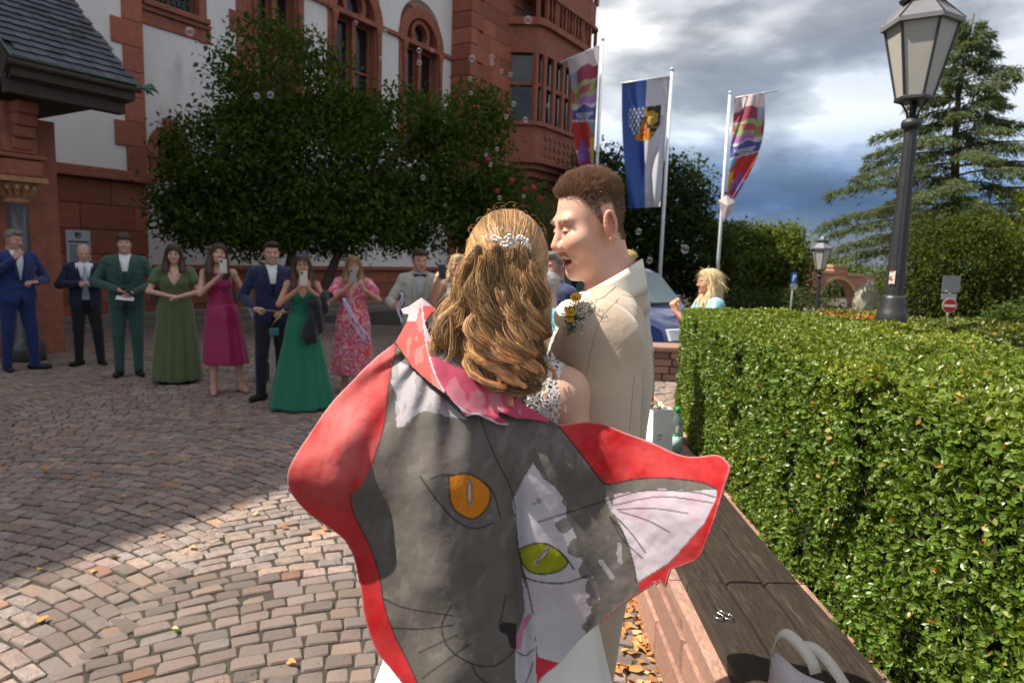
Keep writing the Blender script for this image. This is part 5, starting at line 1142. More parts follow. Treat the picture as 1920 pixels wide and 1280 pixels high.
    def body(s, brow=None, lip=None, closed=False, fine=True, beard=None, bald=False):
        f = s.field(fine); s.torso(f, -.004); s.arms(f, 0 if s.fem else -.002); s.legsf(f, -.004 if s.fem else -.008)
        for sg in (-1, 1):
            hip, kn, ank, d = s.leg[sg]; d = nrm(d); f.cone(ank+np.array([0, .02, -.035])*s.k, ank+d*.12*s.k+np.array([0, 0, -.055*s.k]), .03*s.k, .022*s.k, .02)
        s.head.add(f)
        for sg in (-1, 1):
            sh, e, w = s.arm[sg]; q = s.hands.get(sg, {}); hand(f, w, q.get('d', w-e), q.get('n', (-sg, 0, 0)), s.k*(.92 if s.fem else 1.), q.get('curl', (.35, .45)), q.get('sp', 0), left=sg*q.get('flip', 1))
        V, Q = f.mesh(); C = np.tile(s.skin, (len(V), 1))*(1+.06*vnoise(V*25))[:, None]
        C = s.head.paint(V, C, s.skin, brow if brow is not None else np.array(s.hairc)*.9, lip, closed=closed)
        if beard is not None:
            L = (V-s.head.c) @ s.head.R/s.head.k; m = (L[:, 2] < -.045) & (L[:, 2] > -.13) & (L[:, 1] < .0) & ~((np.abs(L[:, 0]) < .02) & (L[:, 2] > -.078)); C[m] = C[m]*.35+np.array(beard)*.65
        s.bodyo = mk('body', V, Q, M_skin, s.t, True, C, local=True); return s
    def out(s, f, name, m, parent=None): V, Q = f.mesh(); return mk(name, V, Q, m, parent or s.t, True, None, local=True)
    # --- clothes
    def suit(s, col, shirt=(.72, .72, .75), vz=1.10, trousers=None, shoe=(.012, .012, .012), hem=.80, tie=None, bow=None, open_=.0, vest=None, rough=.75):
        k = s.k; J = s.J; tr = trousers or col
        f = s.field(None); s.torso(f, .010); f.cut(lambda X, Y, Z: .99*k-Z); f.cut(lambda X, Y, Z: Z-1.50*k); f.cone(J['nek']+np.array([0, .012, -.02])*k, J['nek']+np.array([0, .002, .028])*k, .066*k, .060*k, .01); s.out(f, 'shirt', cloth(shirt, .8, .1))
        if vest is not None:
            f = s.field(None); s.torso(f, .016); f.cut(lambda X, Y, Z: .96*k-Z); f.cut(lambda X, Y, Z: Z-1.30*k+0*X); s.out(f, 'waistcoat', cloth(vest, .8, .1))
        f = s.field(None); s.torso(f, .024); s.arms(f, .013, cuff=.10); f.ell(J['pel']+np.array([0, 0, -.06])*k, np.array((.172*s.b, .125*s.b, .12))*k+.012, .03)
        f.cut(lambda X, Y, Z: hem*k-Z, .01); zn = J['nek'][2]
        x0 = J['che'][0]
        f.cut(lambda X, Y, Z: np.minimum(np.minimum((.004+open_*.5)+np.clip((Z-vz*k)*.165, -1, 9)-np.abs(X-x0*np.clip((Z-k)/(.3*k), 0, 1)), -.02*k-Y-0*Z), Z-vz*k+.0), .004)
        if open_: f.cut(lambda X, Y, Z: np.minimum(open_*k-np.abs(X), -.03*k-Y), .004)
        else: f.cut(lambda X, Y, Z: np.minimum((.95*k-Z)*.35-np.abs(X), np.minimum(-.04*k-Y, .95*k-Z)), .004)
        f.cut(lambda X, Y, Z: np.minimum(Z-1.45*k, .066*k-np.hypot(X-J['nek'][0], Y-J['nek'][1]+.012)), .006); f.cut(lambda X, Y, Z: .060*k-np.sqrt((X-J['nek'][0])**2+(Y-J['nek'][1]+.03)**2+((Z-1.50*k)*.6)**2), .01)
        f.disp(lambda p: .006*fbm(p*np.array([14, 14, 9]), 3)+.002*np.sin(p[:, 2]*70+p[:, 0]*40+4*vnoise(p*8))); jk = s.out(f, 'jacket', cloth(col, rough))
        for sg in (-1, 1):     # lapels
            c = J['che']; zt = 1.455*k; V = []
            for t in np.linspace(0, 1, 9):
                z = zt+(vz*k-zt)*t; wI = max(.006, (z-vz*k)*.165+.004)+.001; wO = wI+(.052*k*math.sin(PI*min(1, .15+.85*(1-t)))**.6 if t < 1 else .004); yy = -(.108*s.b*k+.028)*math.sqrt(max(.05, 1-((z-J['che'][2])/(.25*k))**2*.55))
                xc = c[0]*np.clip((z-k)/(.3*k), 0, 1); V += [(xc+sg*wI, yy+c[1]-.012+.02*wI/.1, z), (xc+sg*wO, yy+c[1]-.006+.20*wO*wO/.02*.12, z-.012*(t < .35)*t)]
            thick(mk('lapel', V, [(2*i, 2*i+1, 2*i+3, 2*i+2) if sg > 0 else (2*i, 2*i+2, 2*i+3, 2*i+1) for i in range(8)], cloth(np.array(col)*.92, rough), jk, True, None, local=True), .006)
        if tie is not None:
            yy = -(.108*s.b*k+.026); x = J['che'][0]; V = []
            for z, w, dy in ((1.45, .016, .035), (1.42, .014, .02), (1.30, .026, 0), (1.15, .034, .004), (1.06, .036, .008), (1.02, .004, .008)): V += [(x-w*k, yy+dy+J['che'][1], z*k), (x+w*k, yy+dy+J['che'][1], z*k)]
            thick(mk('necktie', V, [(2*i, 2*i+2, 2*i+3, 2*i+1) for i in range(5)], cloth(tie, .6, .3), s.t, True, None, local=True), .006)
        if bow is not None:
            c = J['nek']+np.array([0, -.078, -.012])*k; f = Field(c-.09, c+.09, .006)
            for sg in (-1, 1): f.cone(c, c+np.array([sg*.052, .004, 0])*k, .008*k, .023*k, .004)
            f.ell(c, .014*k, .004); s.out(f, 'bow_tie', cloth(bow, .5, .2))
        f = s.field(None, z1=1.06*k); s.legsf(f, .014); f.ell(J['pel'], np.array((.165*s.b, .118*s.b, .12))*k+.008, .03); f.cut(lambda X, Y, Z: Z-1.02*k); f.cut(lambda X, Y, Z: .035*k-Z); f.disp(lambda p: .004*fbm(p*np.array([12, 12, 8]), 2)); s.out(f, 'trousers', cloth(tr, .8))
        s.shoes(shoe); return s
    def shoes(s, col, thin=False):
        k = s.k
        for sg in (-1, 1):
            hip, kn, ank, d = s.leg[sg]; d = nrm(d); a = ank*np.array([1, 1, 0]); f = Field(a-np.array([.2, .25, .01]), a+np.array([.2, .2, .14]), .008); f.cone(a-d*.05*k+np.array([0, 0, .042*k]), a+d*.15*k+np.array([0, 0, .034*k]), .042*k, .034*k, .01); f.cone(a+np.array([0, 0, .05*k]), a+np.array([0, 0, .10*k]), .045*k, .04*k, .02); f.cut(lambda X, Y, Z: .002-Z); s.out(f, 'shoe', cloth(col, .4, 0))
        return s
    def bodice(s, m, ztop=1.33, zbot=1.02, grow=.007, straps=None, vneck=None, sleeve=None, name='bodice'):
        k = s.k; f = s.field(None); s.torso(f, grow)
        if sleeve:
            for sg in (-1, 1): sh, e, w = s.arm[sg]; q = sh+(e-sh)*sleeve[0]; f.ell(sh, .062*k+grow, .03); f.cone(sh, q, .055*k+sleeve[1], .052*k+sleeve[1]*1.5, .02)
        f.cut(lambda X, Y, Z: zbot*k-Z)
        f.cut(lambda X, Y, Z: Z-(1.56 if (straps or sleeve) else ztop)*k); f.cut(lambda X, Y, Z: np.minimum(Z-1.37*k, .088*k-np.hypot(X-s.J['nek'][0], Y-s.J['nek'][1]+.01)), .006)
        if straps: f.cut(lambda X, Y, Z: np.minimum(Z-ztop*k, np.abs(np.abs(X)-straps[0]*k)-straps[1]*k), .004)
        if vneck: f.cut(lambda X, Y, Z: np.minimum(np.minimum((Z-vneck[0]*k)*vneck[1]-np.abs(X), -Y-.0), Z-vneck[0]*k), .006); f.cut(lambda X, Y, Z: .075*k-np.sqrt((X-s.J['nek'][0])**2+(Y)**2+((Z-1.47*k)*1.2)**2), .006)
        f.disp(lambda p: .003*np.sin(p[:, 0]*120+p[:, 2]*30)*.5+.003*fbm(p*15, 2)); return s.out(f, name, m)
    def skirt(s, m, zt=1.06, zb=.05, rt=(.135, .105), rb=(.30, .26), nf=11, amp=.05, mid=None, phase=0., col=None, off=(0, 0), n=96, nz=40, name='skirt'):
        k = s.k; V = []; C = []
        ph2 = rng.uniform(0, 6, 4)
        for i in range(nz):
            t = i/(nz-1); z = zt+(zb-zt)*t; e = t**(mid or 1.0); hipb = .014*math.exp(-((z-.95)/.12)**2)
            for j in range(n):
                a = 2*PI*j/n; fo = amp*1.7*min(1, t*1.8)*(math.sin(nf*a+phase+.6*math.sin(3*a+ph2[0])+.8*t)*.6+.4*math.sin((nf*1.7//1)*a+ph2[1]))
                rx = (rt[0]+(rb[0]-rt[0])*e+hipb*s.b)*(1+fo); ry = (rt[1]+(rb[1]-rt[1])*e+hipb*s.b)*(1+fo); V.append(((rx*math.cos(a)+off[0]*t)*k, (ry*math.sin(a)+off[1]*t)*k, (z+.006*math.sin(5*a)*t)*k))
        Fs = np.array([(i*n+j, (i+1)*n+j, (i+1)*n+(j+1) % n, i*n+(j+1) % n) for i in range(nz-1) for j in range(n)])
        o = mk(name, V, Fs, m, s.t, True, None if col is None else col(np.array(V)), local=True); thick(o, .004); return o
    # --- hair
    def hair(s, style, col=None, L=.3, part=0.):
        col = col or s.hairc; H = s.head; w, k = H.w, H.k; c = H.c; f = Field(c-np.array([.22, .24, .16+(L if style == 'long' else .05)]), c+np.array([.22, .24, .2]), .0055)
        def capcut(zf, zs, zb):
            Rm = H.R
            def fn(X, Y, Z):
                dx, dy, dz = X-c[0], Y-c[1], Z-c[2]; ly = (dx*Rm[0, 1]+dy*Rm[1, 1]+dz*Rm[2, 1])/k; lz = (dx*Rm[0, 2]+dy*Rm[1, 2]+dz*Rm[2, 2])/k; line = np.where(ly < -.045, zf, np.where(ly < .012, zf+(zs-zf)*(ly+.045)/.057, np.where(ly < .05, zs+(zb-zs)*(ly-.012)/.038, zb))); return (line-lz)*k
            f.cut(fn, .008)
        if style == 'short':
            f.ell(w((0, .014, .042)), np.array((.083, .102, .090))*k, .02, R=H.R); f.ell(w((part, -.055, .098)), np.array((.058, .05, .030))*k, .03, R=H.R); capcut(.062, .005, -.065)
        elif style == 'bowl':
            f.ell(w((0, .012, .045)), np.array((.090, .106, .092))*k, .02, R=H.R); f.ell(w((0, -.06, .08)), np.array((.066, .05, .036))*k, .03, R=H.R); capcut(.040, -.022, -.07)
        elif style == 'balding':
            f.ell(w((0, .020, .020)), np.array((.081, .098, .075))*k, .02, R=H.R); capcut(.10, -.01, -.06); Rm = H.R; f.ell(w((0, -.035, .085)), np.array((.066, .10, .07))*k, .01, '-', R=H.R)
        elif style == 'long':
            f.ell(w((0, .016, .042)), np.array((.088, .108, .092))*k, .02, R=H.R); f.ell(w((0, -.04, .09)), np.array((.055, .05, .03))*k, .03, R=H.R)
            f.ell(w((0, -.085, -.02)), np.array((.058, .075, .082))*k, .015, '-', R=H.R)
            for sg in (-1, 1):
                p = [w((sg*.07, -.008, .03)), w((sg*.084, .006, -.06)), w((sg*.090, -.012, -.13)), w((sg*.094, -.052, -.13-L*.45)), w((sg*.080, -.066, -.10-L))]
                for a, b, r0, r1 in zip(p, p[1:], (.026, .034, .040, .040), (.034, .040, .040, .018)): f.cone(a, b, r0*k, r1*k, .02)
            for o in (-.05, 0, .05): f.cone(w((o, .07, -.02)), w((o*1.2, .075, -.12-L*.5)), .045*k, .04*k, .03)
        f.disp(lambda p: .004*fbm(p*np.array([40, 40, 14]), 2)); V, Q = f.mesh(); o = mk('hair', V, Q, hairmat(col), s.t, True, None, local=True)
        # combed strands lying on the mass
        nV = np.zeros((len(V), 3)); fn = np.cross(V[Q[:, 1]]-V[Q[:, 0]], V[Q[:, 2]]-V[Q[:, 0]])
        for c_ in range(4): np.add.at(nV, Q[:, c_], fn)
        nV /= np.linalg.norm(nV, axis=1)[:, None]+1e-9; N = 1500 if style == 'long' else 800; pk = rng.choice(len(V), N); p0 = V[pk]+nV[pk]*.001; g = np.array([0, .25, -1.]) if style in ('long', 'bowl') else H.R @ np.array([.1, .5, .25]); g = g-nV[pk]*(nV[pk] @ g)[:, None]+rng.normal(0, .18, (N, 3)); g /= np.linalg.norm(g, axis=1)[:, None]; L_ = (rng.uniform(.05, .12, N) if style == 'long' else rng.uniform(.015, .03, N)); u = np.linspace(0, 1, 6); wv = rng.uniform(0, 6.28, N)
        pth = p0[:, None]+g[:, None]*(L_[:, None, None]*u[None, :, None])+nV[pk][:, None]*(.004*np.sin(u*5+wv[:, None]))[..., None]+np.array([0, 0, -1])*(L_[:, None]*.25*u[None]**2)[..., None]
        tg = np.gradient(pth, axis=1); sd = np.cross(tg, nV[pk][:, None]); sd /= np.linalg.norm(sd, axis=2)[..., None]+1e-9; wd = .0016*(1-.6*u)[None, :, None]; VV = np.stack([pth-sd*wd, pth+sd*wd], 2).reshape(-1, 3); bi = (np.arange(N)[:, None]*6+np.arange(5)[None]).reshape(-1)*2
        tag(mk('loose_strands', VV, np.stack([bi, bi+1, bi+3, bi+2], 1), M_strand0, o, True, np.repeat(np.array(col)*rng.uniform(.6, 1.9, (N, 1)), 12, 0), local=True), kind='stuff'); return o
def phone(s, p, d, n, name='held_phone', label=None, col=(.30, .28, .26)):
    """flat phone as its own thing, placed in a person's frame"""
    d = nrm(d); n = nrm(n); x = np.cross(d, n); M = Matrix((x, n, d)).transposed(); R = Matrix.Rotation(s.t.rotation_euler.z, 3, 'Z'); wp = Vector(s.t.location)+R @ Vector(np.array(p)*s.k); t = thing('smartphone', label, 'phone', tuple(wp))
    bevel(MB().box((0, 0, 0), (.074, .009, .152), M=R @ M).build('case', cloth(col, .35, 0), t, local=True), .003); MB().box(R @ Vector(n*.0055+d*.052-x*.018), (.022, .003, .026), M=R @ M @ Matrix.Translation((0, 0, 0)).to_3x3()).build('camera_bump', cloth((.03, .03, .03), .3, 0), t, local=True)
    return t
def ribbons(s, p0, p1, label, n=4, col=(.55, .56, .78)):
    R = Matrix.Rotation(s.t.rotation_euler.z, 3, 'Z'); T = np.array(s.t.location); w = lambda q: T+np.array(R @ Vector(np.array(q)*s.k)); t = thing('ribbon_wand', label, 'ribbon', tuple(w(p0)))
    for k in range(n):
        a, b = np.array(p0), np.array(p1)+rng.normal(0, .03, 3); V = []
        for u in np.linspace(0, 1, 12): q = a+(b-a)*u+np.array([.025*math.sin(u*7+k), -.02*k*u, 0]); V += [w(q+np.array([.008, 0, 0])), w(q-np.array([.008, .004, 0]))]
        thick(mk('ribbon', V, [(2*i, 2*i+2, 2*i+3, 2*i+1) for i in range(11)], cloth(col, .5, .3), t, True), .001)
    return t
def at(px, py): q = PG(px, py); return (q[0], q[1], 0.)
def face(loc): return math.atan2(-loc[0], loc[1])*-1*0+math.atan2(loc[0], loc[1])*-1*1.0
def yawto(loc, extra=0.): return -math.atan2(loc[0], loc[1])*1.0+extra       # turned to the camera
UPH = (0, -.3, 1)
# 1 man in royal blue
l = at(40, 694); p = Person('person', 'man in royal blue suit and open white collar eating by the porch column', l, 1.79, yawto(l, .35), skin=(.50, .27, .20), build=1.18, smile=.1, headR=rot3(.35, .1), hairc=(.22, .19, .17),
    pose={-1: ((-.33, -.05, 1.16), (-.08, -.26, 1.42)), 1: ((.33, .02, 1.14), (.13, -.24, 1.12)), 'hands': {-1: dict(d=(.55, -.1, .8), n=(.5, .6, .2), curl=(.9, .9)), 1: dict(d=(-.9, -.3, .05), n=(0, .3, -1), curl=(.7, .8))}}, legs={-1: (-.13, .05, 0), 1: (.15, -.02, 0), ('d', 1): (.8, -.7, 0), ('d', -1): (-.1, -1, 0)})
p.body().suit((.012, .028, .12), vz=1.12, trousers=(.010, .022, .10), shoe=(.012, .014, .03)).hair('short')
# 2 bald older man
l = at(166, 684); p = Person('person', 'bald older man in navy jacket and silver tie before the wall plaque', l, 1.64, yawto(l, .05), skin=(.50, .29, .22), build=1.16, smile=.1, headR=rot3(0, .22), hairc=(.35, .32, .30),
    pose={-1: ((-.31, -.02, 1.17), (-.06, -.25, 1.21)), 1: ((.31, -.02, 1.17), (.05, -.25, 1.20)), 'hands': {-1: dict(d=(.8, -.4, .1), n=(.2, .2, -1), curl=(.7, .8)), 1: dict(d=(-.8, -.4, .1), n=(-.2, .2, -1), curl=(.7, .8))}}, legs={-1: (-.11, .02, 0), 1: (.16, -.03, 0), ('d', -1): (-.8, -.8, 0)})
p.body(beard=(.42, .38, .36)).suit((.008, .010, .035), shirt=(.66, .66, .72), vz=.98, open_=.045, tie=(.30, .32, .42), vest=(.26, .27, .33), trousers=(.007, .007, .010)).hair('balding')
# 3 young man in green suit
l = at(243, 704); p = Person('person', 'young man in dark green suit holding white paper card', l, 1.79, yawto(l, -.05), skin=(.52, .30, .22), build=1.08, smile=.8, headR=rot3(0, -.06), hairc=(.075, .04, .025),
    pose={-1: ((-.33, .0, 1.16), (-.06, -.25, 1.08)), 1: ((.33, .0, 1.16), (.07, -.24, 1.04)), 'hands': {-1: dict(d=(.85, -.3, -.2), n=(.2, .2, -1), curl=(.8, .8)), 1: dict(d=(-.85, -.3, -.2), n=(-.2, .2, -1), curl=(.8, .8))}})
p.body().suit((.030, .075, .062), vz=1.14, vest=(.03, .07, .06)).hair('bowl')
R = Matrix.Rotation(p.t.rotation_euler.z, 3, 'Z'); c = Vector(p.t.location)+R @ Vector((.0, -.31, 1.0)); pc = thing('paper_card', 'white paper card held at the waist by the man in green', 'card', tuple(c)); thick(mk('card', [R @ Vector(v)+c for v in ((-.10, -.05, .0), (.09, -.05, -.02), (.10, .06, .02), (-.09, .06, .04))], [(0, 1, 2, 3)], M_paper, pc), .002)
c = Vector(p.t.location)+R @ Vector((.045, -.33, 1.075)); mc = thing('microphone', 'black handheld microphone in the hands of the man in green', 'microphone', tuple(c)); MB().tube([c+R @ Vector((-.05, -.02, .05)), c+R @ Vector((.06, .02, -.05))], [.018, .013], 10).build('grip', M_trim, mc, True); MB().lathe([(.008, -.03), (.024, -.015), (.027, .0), (.022, .02), (.008, .03)], c+R @ Vector((-.06, -.025, .06)), 12).build('mesh_head', M_trim, mc, True)
# 4 woman in olive
l = at(333, 716); p = Person('person', 'woman in long olive green dress with clasped hands', l, 1.67, yawto(l, -.05), 'f', skin=(.56, .34, .26), build=1.2, smile=.9, hairc=(.055, .022, .015),
    pose={-1: ((-.29, -.04, 1.17), (-.07, -.25, 1.13)), 1: ((.29, -.04, 1.17), (.07, -.26, 1.12)), 'hands': {-1: dict(d=(.9, -.25, -.1), n=(0, .3, -1), curl=(.6, .7)), 1: dict(d=(-.9, -.25, -.1), n=(0, .3, -1), curl=(.6, .7))}})
p.body(); m = cloth((.085, .115, .045), .75, .3); p.bodice(m, vneck=(1.24, .55), sleeve=(.42, .016), zbot=1.06, grow=.010); p.skirt(m, 1.10, .04, (.165, .14), (.285, .25), 13, .05, .75); p.hair('long', L=.16); p.shoes((.02, .015, .012))
# 5 woman in magenta satin
l = at(420, 736); p = Person('person', 'laughing woman in magenta satin midi dress filming with phone', l, 1.70, yawto(l, .1), 'f', skin=(.58, .33, .24), build=.95, smile=1., headR=rot3(.1, -.12, .12), hairc=(.06, .028, .018), lean=(-.03, 0),
    pose={-1: ((-.24, -.10, 1.18), (-.03, -.24, 1.40)), 1: ((.25, .03, 1.17), (.26, -.18, 1.12)), 'hands': {-1: dict(d=(.25, -.2, .9), n=(.2, 1, 0), curl=(.6, .7)), 1: dict(d=(.1, -.6, .5), n=(-1, .1, 0), curl=(.8, .9))}}, legs={-1: (-.11, -.02, 0), 1: (.20, .03, 0), ('d', -1): (-.1, -1, 0), ('d', 1): (.25, -1, 0)})
p.body(); m = cloth((.30, .012, .085), .32, .2); p.bodice(m, ztop=1.34, straps=(.05, .035), zbot=1.03, grow=.009); p.skirt(m, 1.06, .36, (.145, .118), (.255, .22), 7, .035, .8, off=(.035, 0)); p.hair('long', L=.22); p.shoes((.55, .30, .24))
phone(p, (-.01, -.30, 1.50), (0, .12, 1), (.1, -1, .1), label='pale smartphone held up by the woman in magenta', col=(.55, .50, .46)); phone(p, (.28, -.27, 1.22), (.1, -.1, 1), (.3, -1, .1), label='second phone low in the hand of the woman in magenta', col=(.55, .48, .45)); ribbons(p, (.21, -.26, 1.22), (.36, -.24, .78), 'white ribbons hanging from the hand of the woman in magenta')
# 6 man in navy behind emerald dress
l = at(512, 744); p = Person('person', 'smiling dark-haired man in navy suit holding a thin wooden stick', l, 1.73, yawto(l, .1), skin=(.50, .28, .20), build=1.05, smile=.9, hairc=(.025, .018, .014),
    pose={-1: ((-.31, .02, 1.14), (-.20, -.26, 1.03)), 1: ((.29, .0, 1.14), (.09, -.27, 1.0)), 'hands': {-1: dict(d=(.5, -.7, -.1), n=(.6, .2, -.8), curl=(1., 1.)), 1: dict(d=(-.6, -.6, -.1), n=(0, .2, -1), curl=(1., 1.))}}, legs={-1: (-.14, -.12, 0), 1: (.10, .02, 0), ('d', -1): (-.7, -.7, 0)})
p.body().suit((.012, .018, .060), vz=1.16, vest=(.010, .013, .03), trousers=(.008, .009, .016)).hair('short', part=.01)
R = Matrix.Rotation(p.t.rotation_euler.z, 3, 'Z'); T = Vector(p.t.location); st = thing('wooden_stick', 'thin wooden stick held by the man in navy', 'stick', tuple(T+R @ Vector((0, -.33, 1.0)))); MB().tube([T+R @ Vector((-.28, -.33, 1.03)), T+R @ Vector((.20, -.35, .985))], .006, 6).build('rod', cloth((.35, .26, .14), .7, 0), st, True)
# 7 woman in emerald
l = at(568, 764); p = Person('person', 'woman in long emerald dress with black jacket over her arm and sunglasses on her head', l, 1.61, yawto(l, .05), 'f', skin=(.48, .25, .16), build=.95, smile=.8, hairc=(.065, .028, .018),
    pose={-1: ((-.25, -.10, 1.20), (-.03, -.26, 1.40)), 1: ((.26, -.06, 1.20), (.05, -.27, 1.39)), 'hands': {-1: dict(d=(.3, -.3, .8), n=(.3, 1, 0), curl=(.7, .7)), 1: dict(d=(-.3, -.3, .8), n=(-.3, 1, 0), curl=(.7, .7))}})
p.body(); m = cloth((.008, .155, .088), .7, .25); p.bodice(m, vneck=(1.26, .5), straps=(.075, .045), zbot=1.04, ztop=1.30, grow=.009); p.skirt(m, 1.08, .025, (.135, .115), (.36, .30), 9, .05, .95); p.hair('long', L=.24); p.shoes((.02, .015, .012))
phone(p, (.0, -.33, 1.50), (0, .15, 1), (0, -1, .15), label='pale smartphone held up by the woman in emerald', col=(.48, .44, .38))
R = Matrix.Rotation(p.t.rotation_euler.z, 3, 'Z'); T = np.array(p.t.location); f = Field((-.05, -.45, .72), (.42, .05, 1.40), .009); f.cone((.27, -.05, 1.30), (.10, -.24, 1.22), .06, .06, .03).cone((.14, -.24, 1.20), (.06, -.28, .86), .055, .095, .03).cone((.22, -.18, 1.18), (.14, -.24, .90), .05, .05, .04); f.disp(lambda q: .012*np.sin(q[:, 0]*60+q[:, 2]*12)+.008*fbm(q*18, 2)); V, Q = f.mesh(); V = T+(V*p.k) @ np.array(R).T
jk = thing('folded_jacket', 'black jacket draped over the arm of the woman in emerald', 'jacket', tuple(T+np.array([0, -.2, 1]))); mk('cloth', V, Q, cloth((.012, .012, .018), .8), jk, True)
def sunglasses(pp, label):
    H = pp.head; R = Matrix.Rotation(pp.t.rotation_euler.z, 3, 'Z'); T = np.array(pp.t.location); w = lambda q: T+np.array(R @ Vector(H.w(q))); t = thing('sunglasses', label, 'sunglasses', tuple(w((0, -.07, .12)))); 
    for sg in (-1, 1): mk('lens', [w((sg*.008, -.086, .108)), w((sg*.060, -.070, .108)), w((sg*.060, -.060, .140)), w((sg*.008, -.076, .142))], [(0, 1, 2, 3)], cloth((.06, .10, .22), .1, 0), t); MB().tube([w((sg*.062, -.065, .125)), w((sg*.092, .03, .05))], .003, 5).build('temple', M_trim, t)
    MB().tube([w((-.06, -.082, .137)), w((0, -.09, .137)), w((.06, -.082, .137))], .003, 5).build('bridge', M_trim, t)
sunglasses(p, 'blue-tinted sunglasses pushed up on the head of the woman in emerald')
q = thing('handbag', 'small teal handbag with gold chain hanging beside the emerald dress', 'handbag', tuple(P(513, 620, 6.75))); c = P(514, 622, 6.75); bevel(MB().box(c, (.10, .05, .085), .4).build('pouch', cloth((.02, .12, .125), .4, 0), q), .018, 3); MB().tube([c+np.array([-.03, 0, .05]), c+np.array([.02, -.01, .12]), c+np.array([.06, .02, .16]), c+np.array([.09, .02, .25])], .006, 6).build('chain', mat('gold_chain', (.6, .42, .15), .3, .2, 60, metal=1.), q, True)
# 8 woman in patterned dress
l = at(662, 733); p = Person('person', 'woman in coral and pink swirl dress filming with phone', l, 1.60, yawto(l, .05), 'f', skin=(.56, .31, .22), build=1.25, smile=.3, hairc=(.24, .14, .06),
    pose={-1: ((-.30, -.12, 1.19), (-.05, -.27, 1.40)), 1: ((.31, -.10, 1.21), (.10, -.27, 1.36)), 'hands': {-1: dict(d=(.3, -.25, .85), n=(.3, 1, 0), curl=(.6, .7)), 1: dict(d=(-.2, -.4, .8), n=(-.5, 1, 0), curl=(.7, .8))}})
def swirl_mat():
    m = mat('swirl_print_cotton', (.6, .1, .1), .75, .05, 10, sheen=.2); N = m.node_tree.nodes; L = m.node_tree.links; b = N['Principled BSDF']; tc = N.new('ShaderNodeTexCoord'); n0 = N.new('ShaderNodeTexNoise'); n0.inputs['Scale'].default_value = 6.5; n0.inputs['Detail'].default_value = 1; n0.inputs['Distortion'].default_value = 1.4; L.new(tc.outputs['Object'], n0.inputs[0]); mu = N.new('ShaderNodeMath'); mu.operation = 'MULTIPLY'; mu.inputs[1].default_value = 4.2; L.new(n0.outputs[0], mu.inputs[0]); fr = N.new('ShaderNodeMath'); fr.operation = 'FRACT'; L.new(mu.outputs[0], fr.inputs[0]); cr = N.new('ShaderNodeValToRGB'); cr.color_ramp.interpolation = 'CONSTANT'; L.new(fr.outputs[0], cr.inputs[0]); e = cr.color_ramp.elements; e[0].color = (.74, .07, .05, 1); e[1].position = .88; e[1].color = (.38, .08, .34, 1)
    for pz, c in ((.30, (.74, .36, .54, 1)), (.48, (.78, .36, .26, 1)), (.62, (.60, .06, .05, 1)), (.78, (.58, .34, .50, 1))): q = e.new(pz); q.color = c
    L.new(cr.outputs[0], b.inputs['Base Color']); return m
m = swirl_mat(); p.body(); p.bodice(m, vneck=(1.28, .45), sleeve=(.55, .02), zbot=1.05, grow=.010); p.skirt(m, 1.09, .24, (.165, .14), (.27, .24), 8, .045, .7); p.hair('long', L=.14, col=(.26, .15, .06)); p.shoes((.5, .30, .22))
phone(p, (-.02, -.33, 1.52), (0, .1, 1), (0, -1, .12), label='grey smartphone held before the face of the woman in coral', col=(.30, .29, .27)); ribbons(p, (-.14, -.30, 1.24), (.16, -.30, .68), 'lilac ribbon streamers hanging across the coral dress')
# 9 man with black bow tie in pale grey
l = (-1.06, 7.5, 0); p = Person('person', 'man in pale grey jacket with black bow tie behind the bride', l, 1.70, yawto(l, .1), skin=(.48, .26, .19), build=1.08, smile=.35, headR=rot3(.15, .08), hairc=(.05, .028, .02),
    pose={-1: ((-.33, .0, 1.16), (-.30, -.22, 1.12)), 1: ((.30, .02, 1.14), (.26, -.06, .90)), 'hands': {-1: dict(d=(.1, -.8, .1), n=(1, 0, 0), curl=(1., 1.))}})
p.body().suit((.40, .39, .34), shirt=(.34, .37, .37), vz=1.02, open_=.03, bow=(.006, .006, .006), vest=(.30, .33, .33), trousers=(.30, .29, .26)).hair('short', part=-.01)
ribbons(p, (-.24, -.33, 1.28), (-.24, -.33, .98), 'looped lilac ribbon in the hand of the man with bow tie', 2)
# 10 woman raising a dark phone
l = (-.62, 7.3, 0); p = Person('person', 'blonde woman raising a dark phone beside the man with bow tie', l, 1.66, yawto(l, -.1), 'f', skin=(.50, .27, .18), build=.95, smile=.2, headR=rot3(-.3, 0), hairc=(.40, .28, .14),
    pose={-1: ((-.26, -.10, 1.20), (-.22, -.24, 1.44)), 1: ((.25, .02, 1.15), (.2, -.16, .98)), 'hands': {-1: dict(d=(.25, -.15, .95), n=(.8, .5, 0), curl=(.5, .7), sp=.12)}})
p.body(); m = cloth((.33, .31, .28), .8, .2); p.bodice(m, ztop=1.30, straps=(.08, .03), zbot=1.03); p.skirt(m, 1.07, .30, (.14, .112), (.22, .2), 9, .04); p.hair('long', L=.06, col=(.42, .30, .15)); phone(p, (-.14, -.30, 1.56), (-.1, .05, 1), (.2, -1, .1), label='dark phone raised by the blonde woman behind the bride', col=(.025, .03, .04))
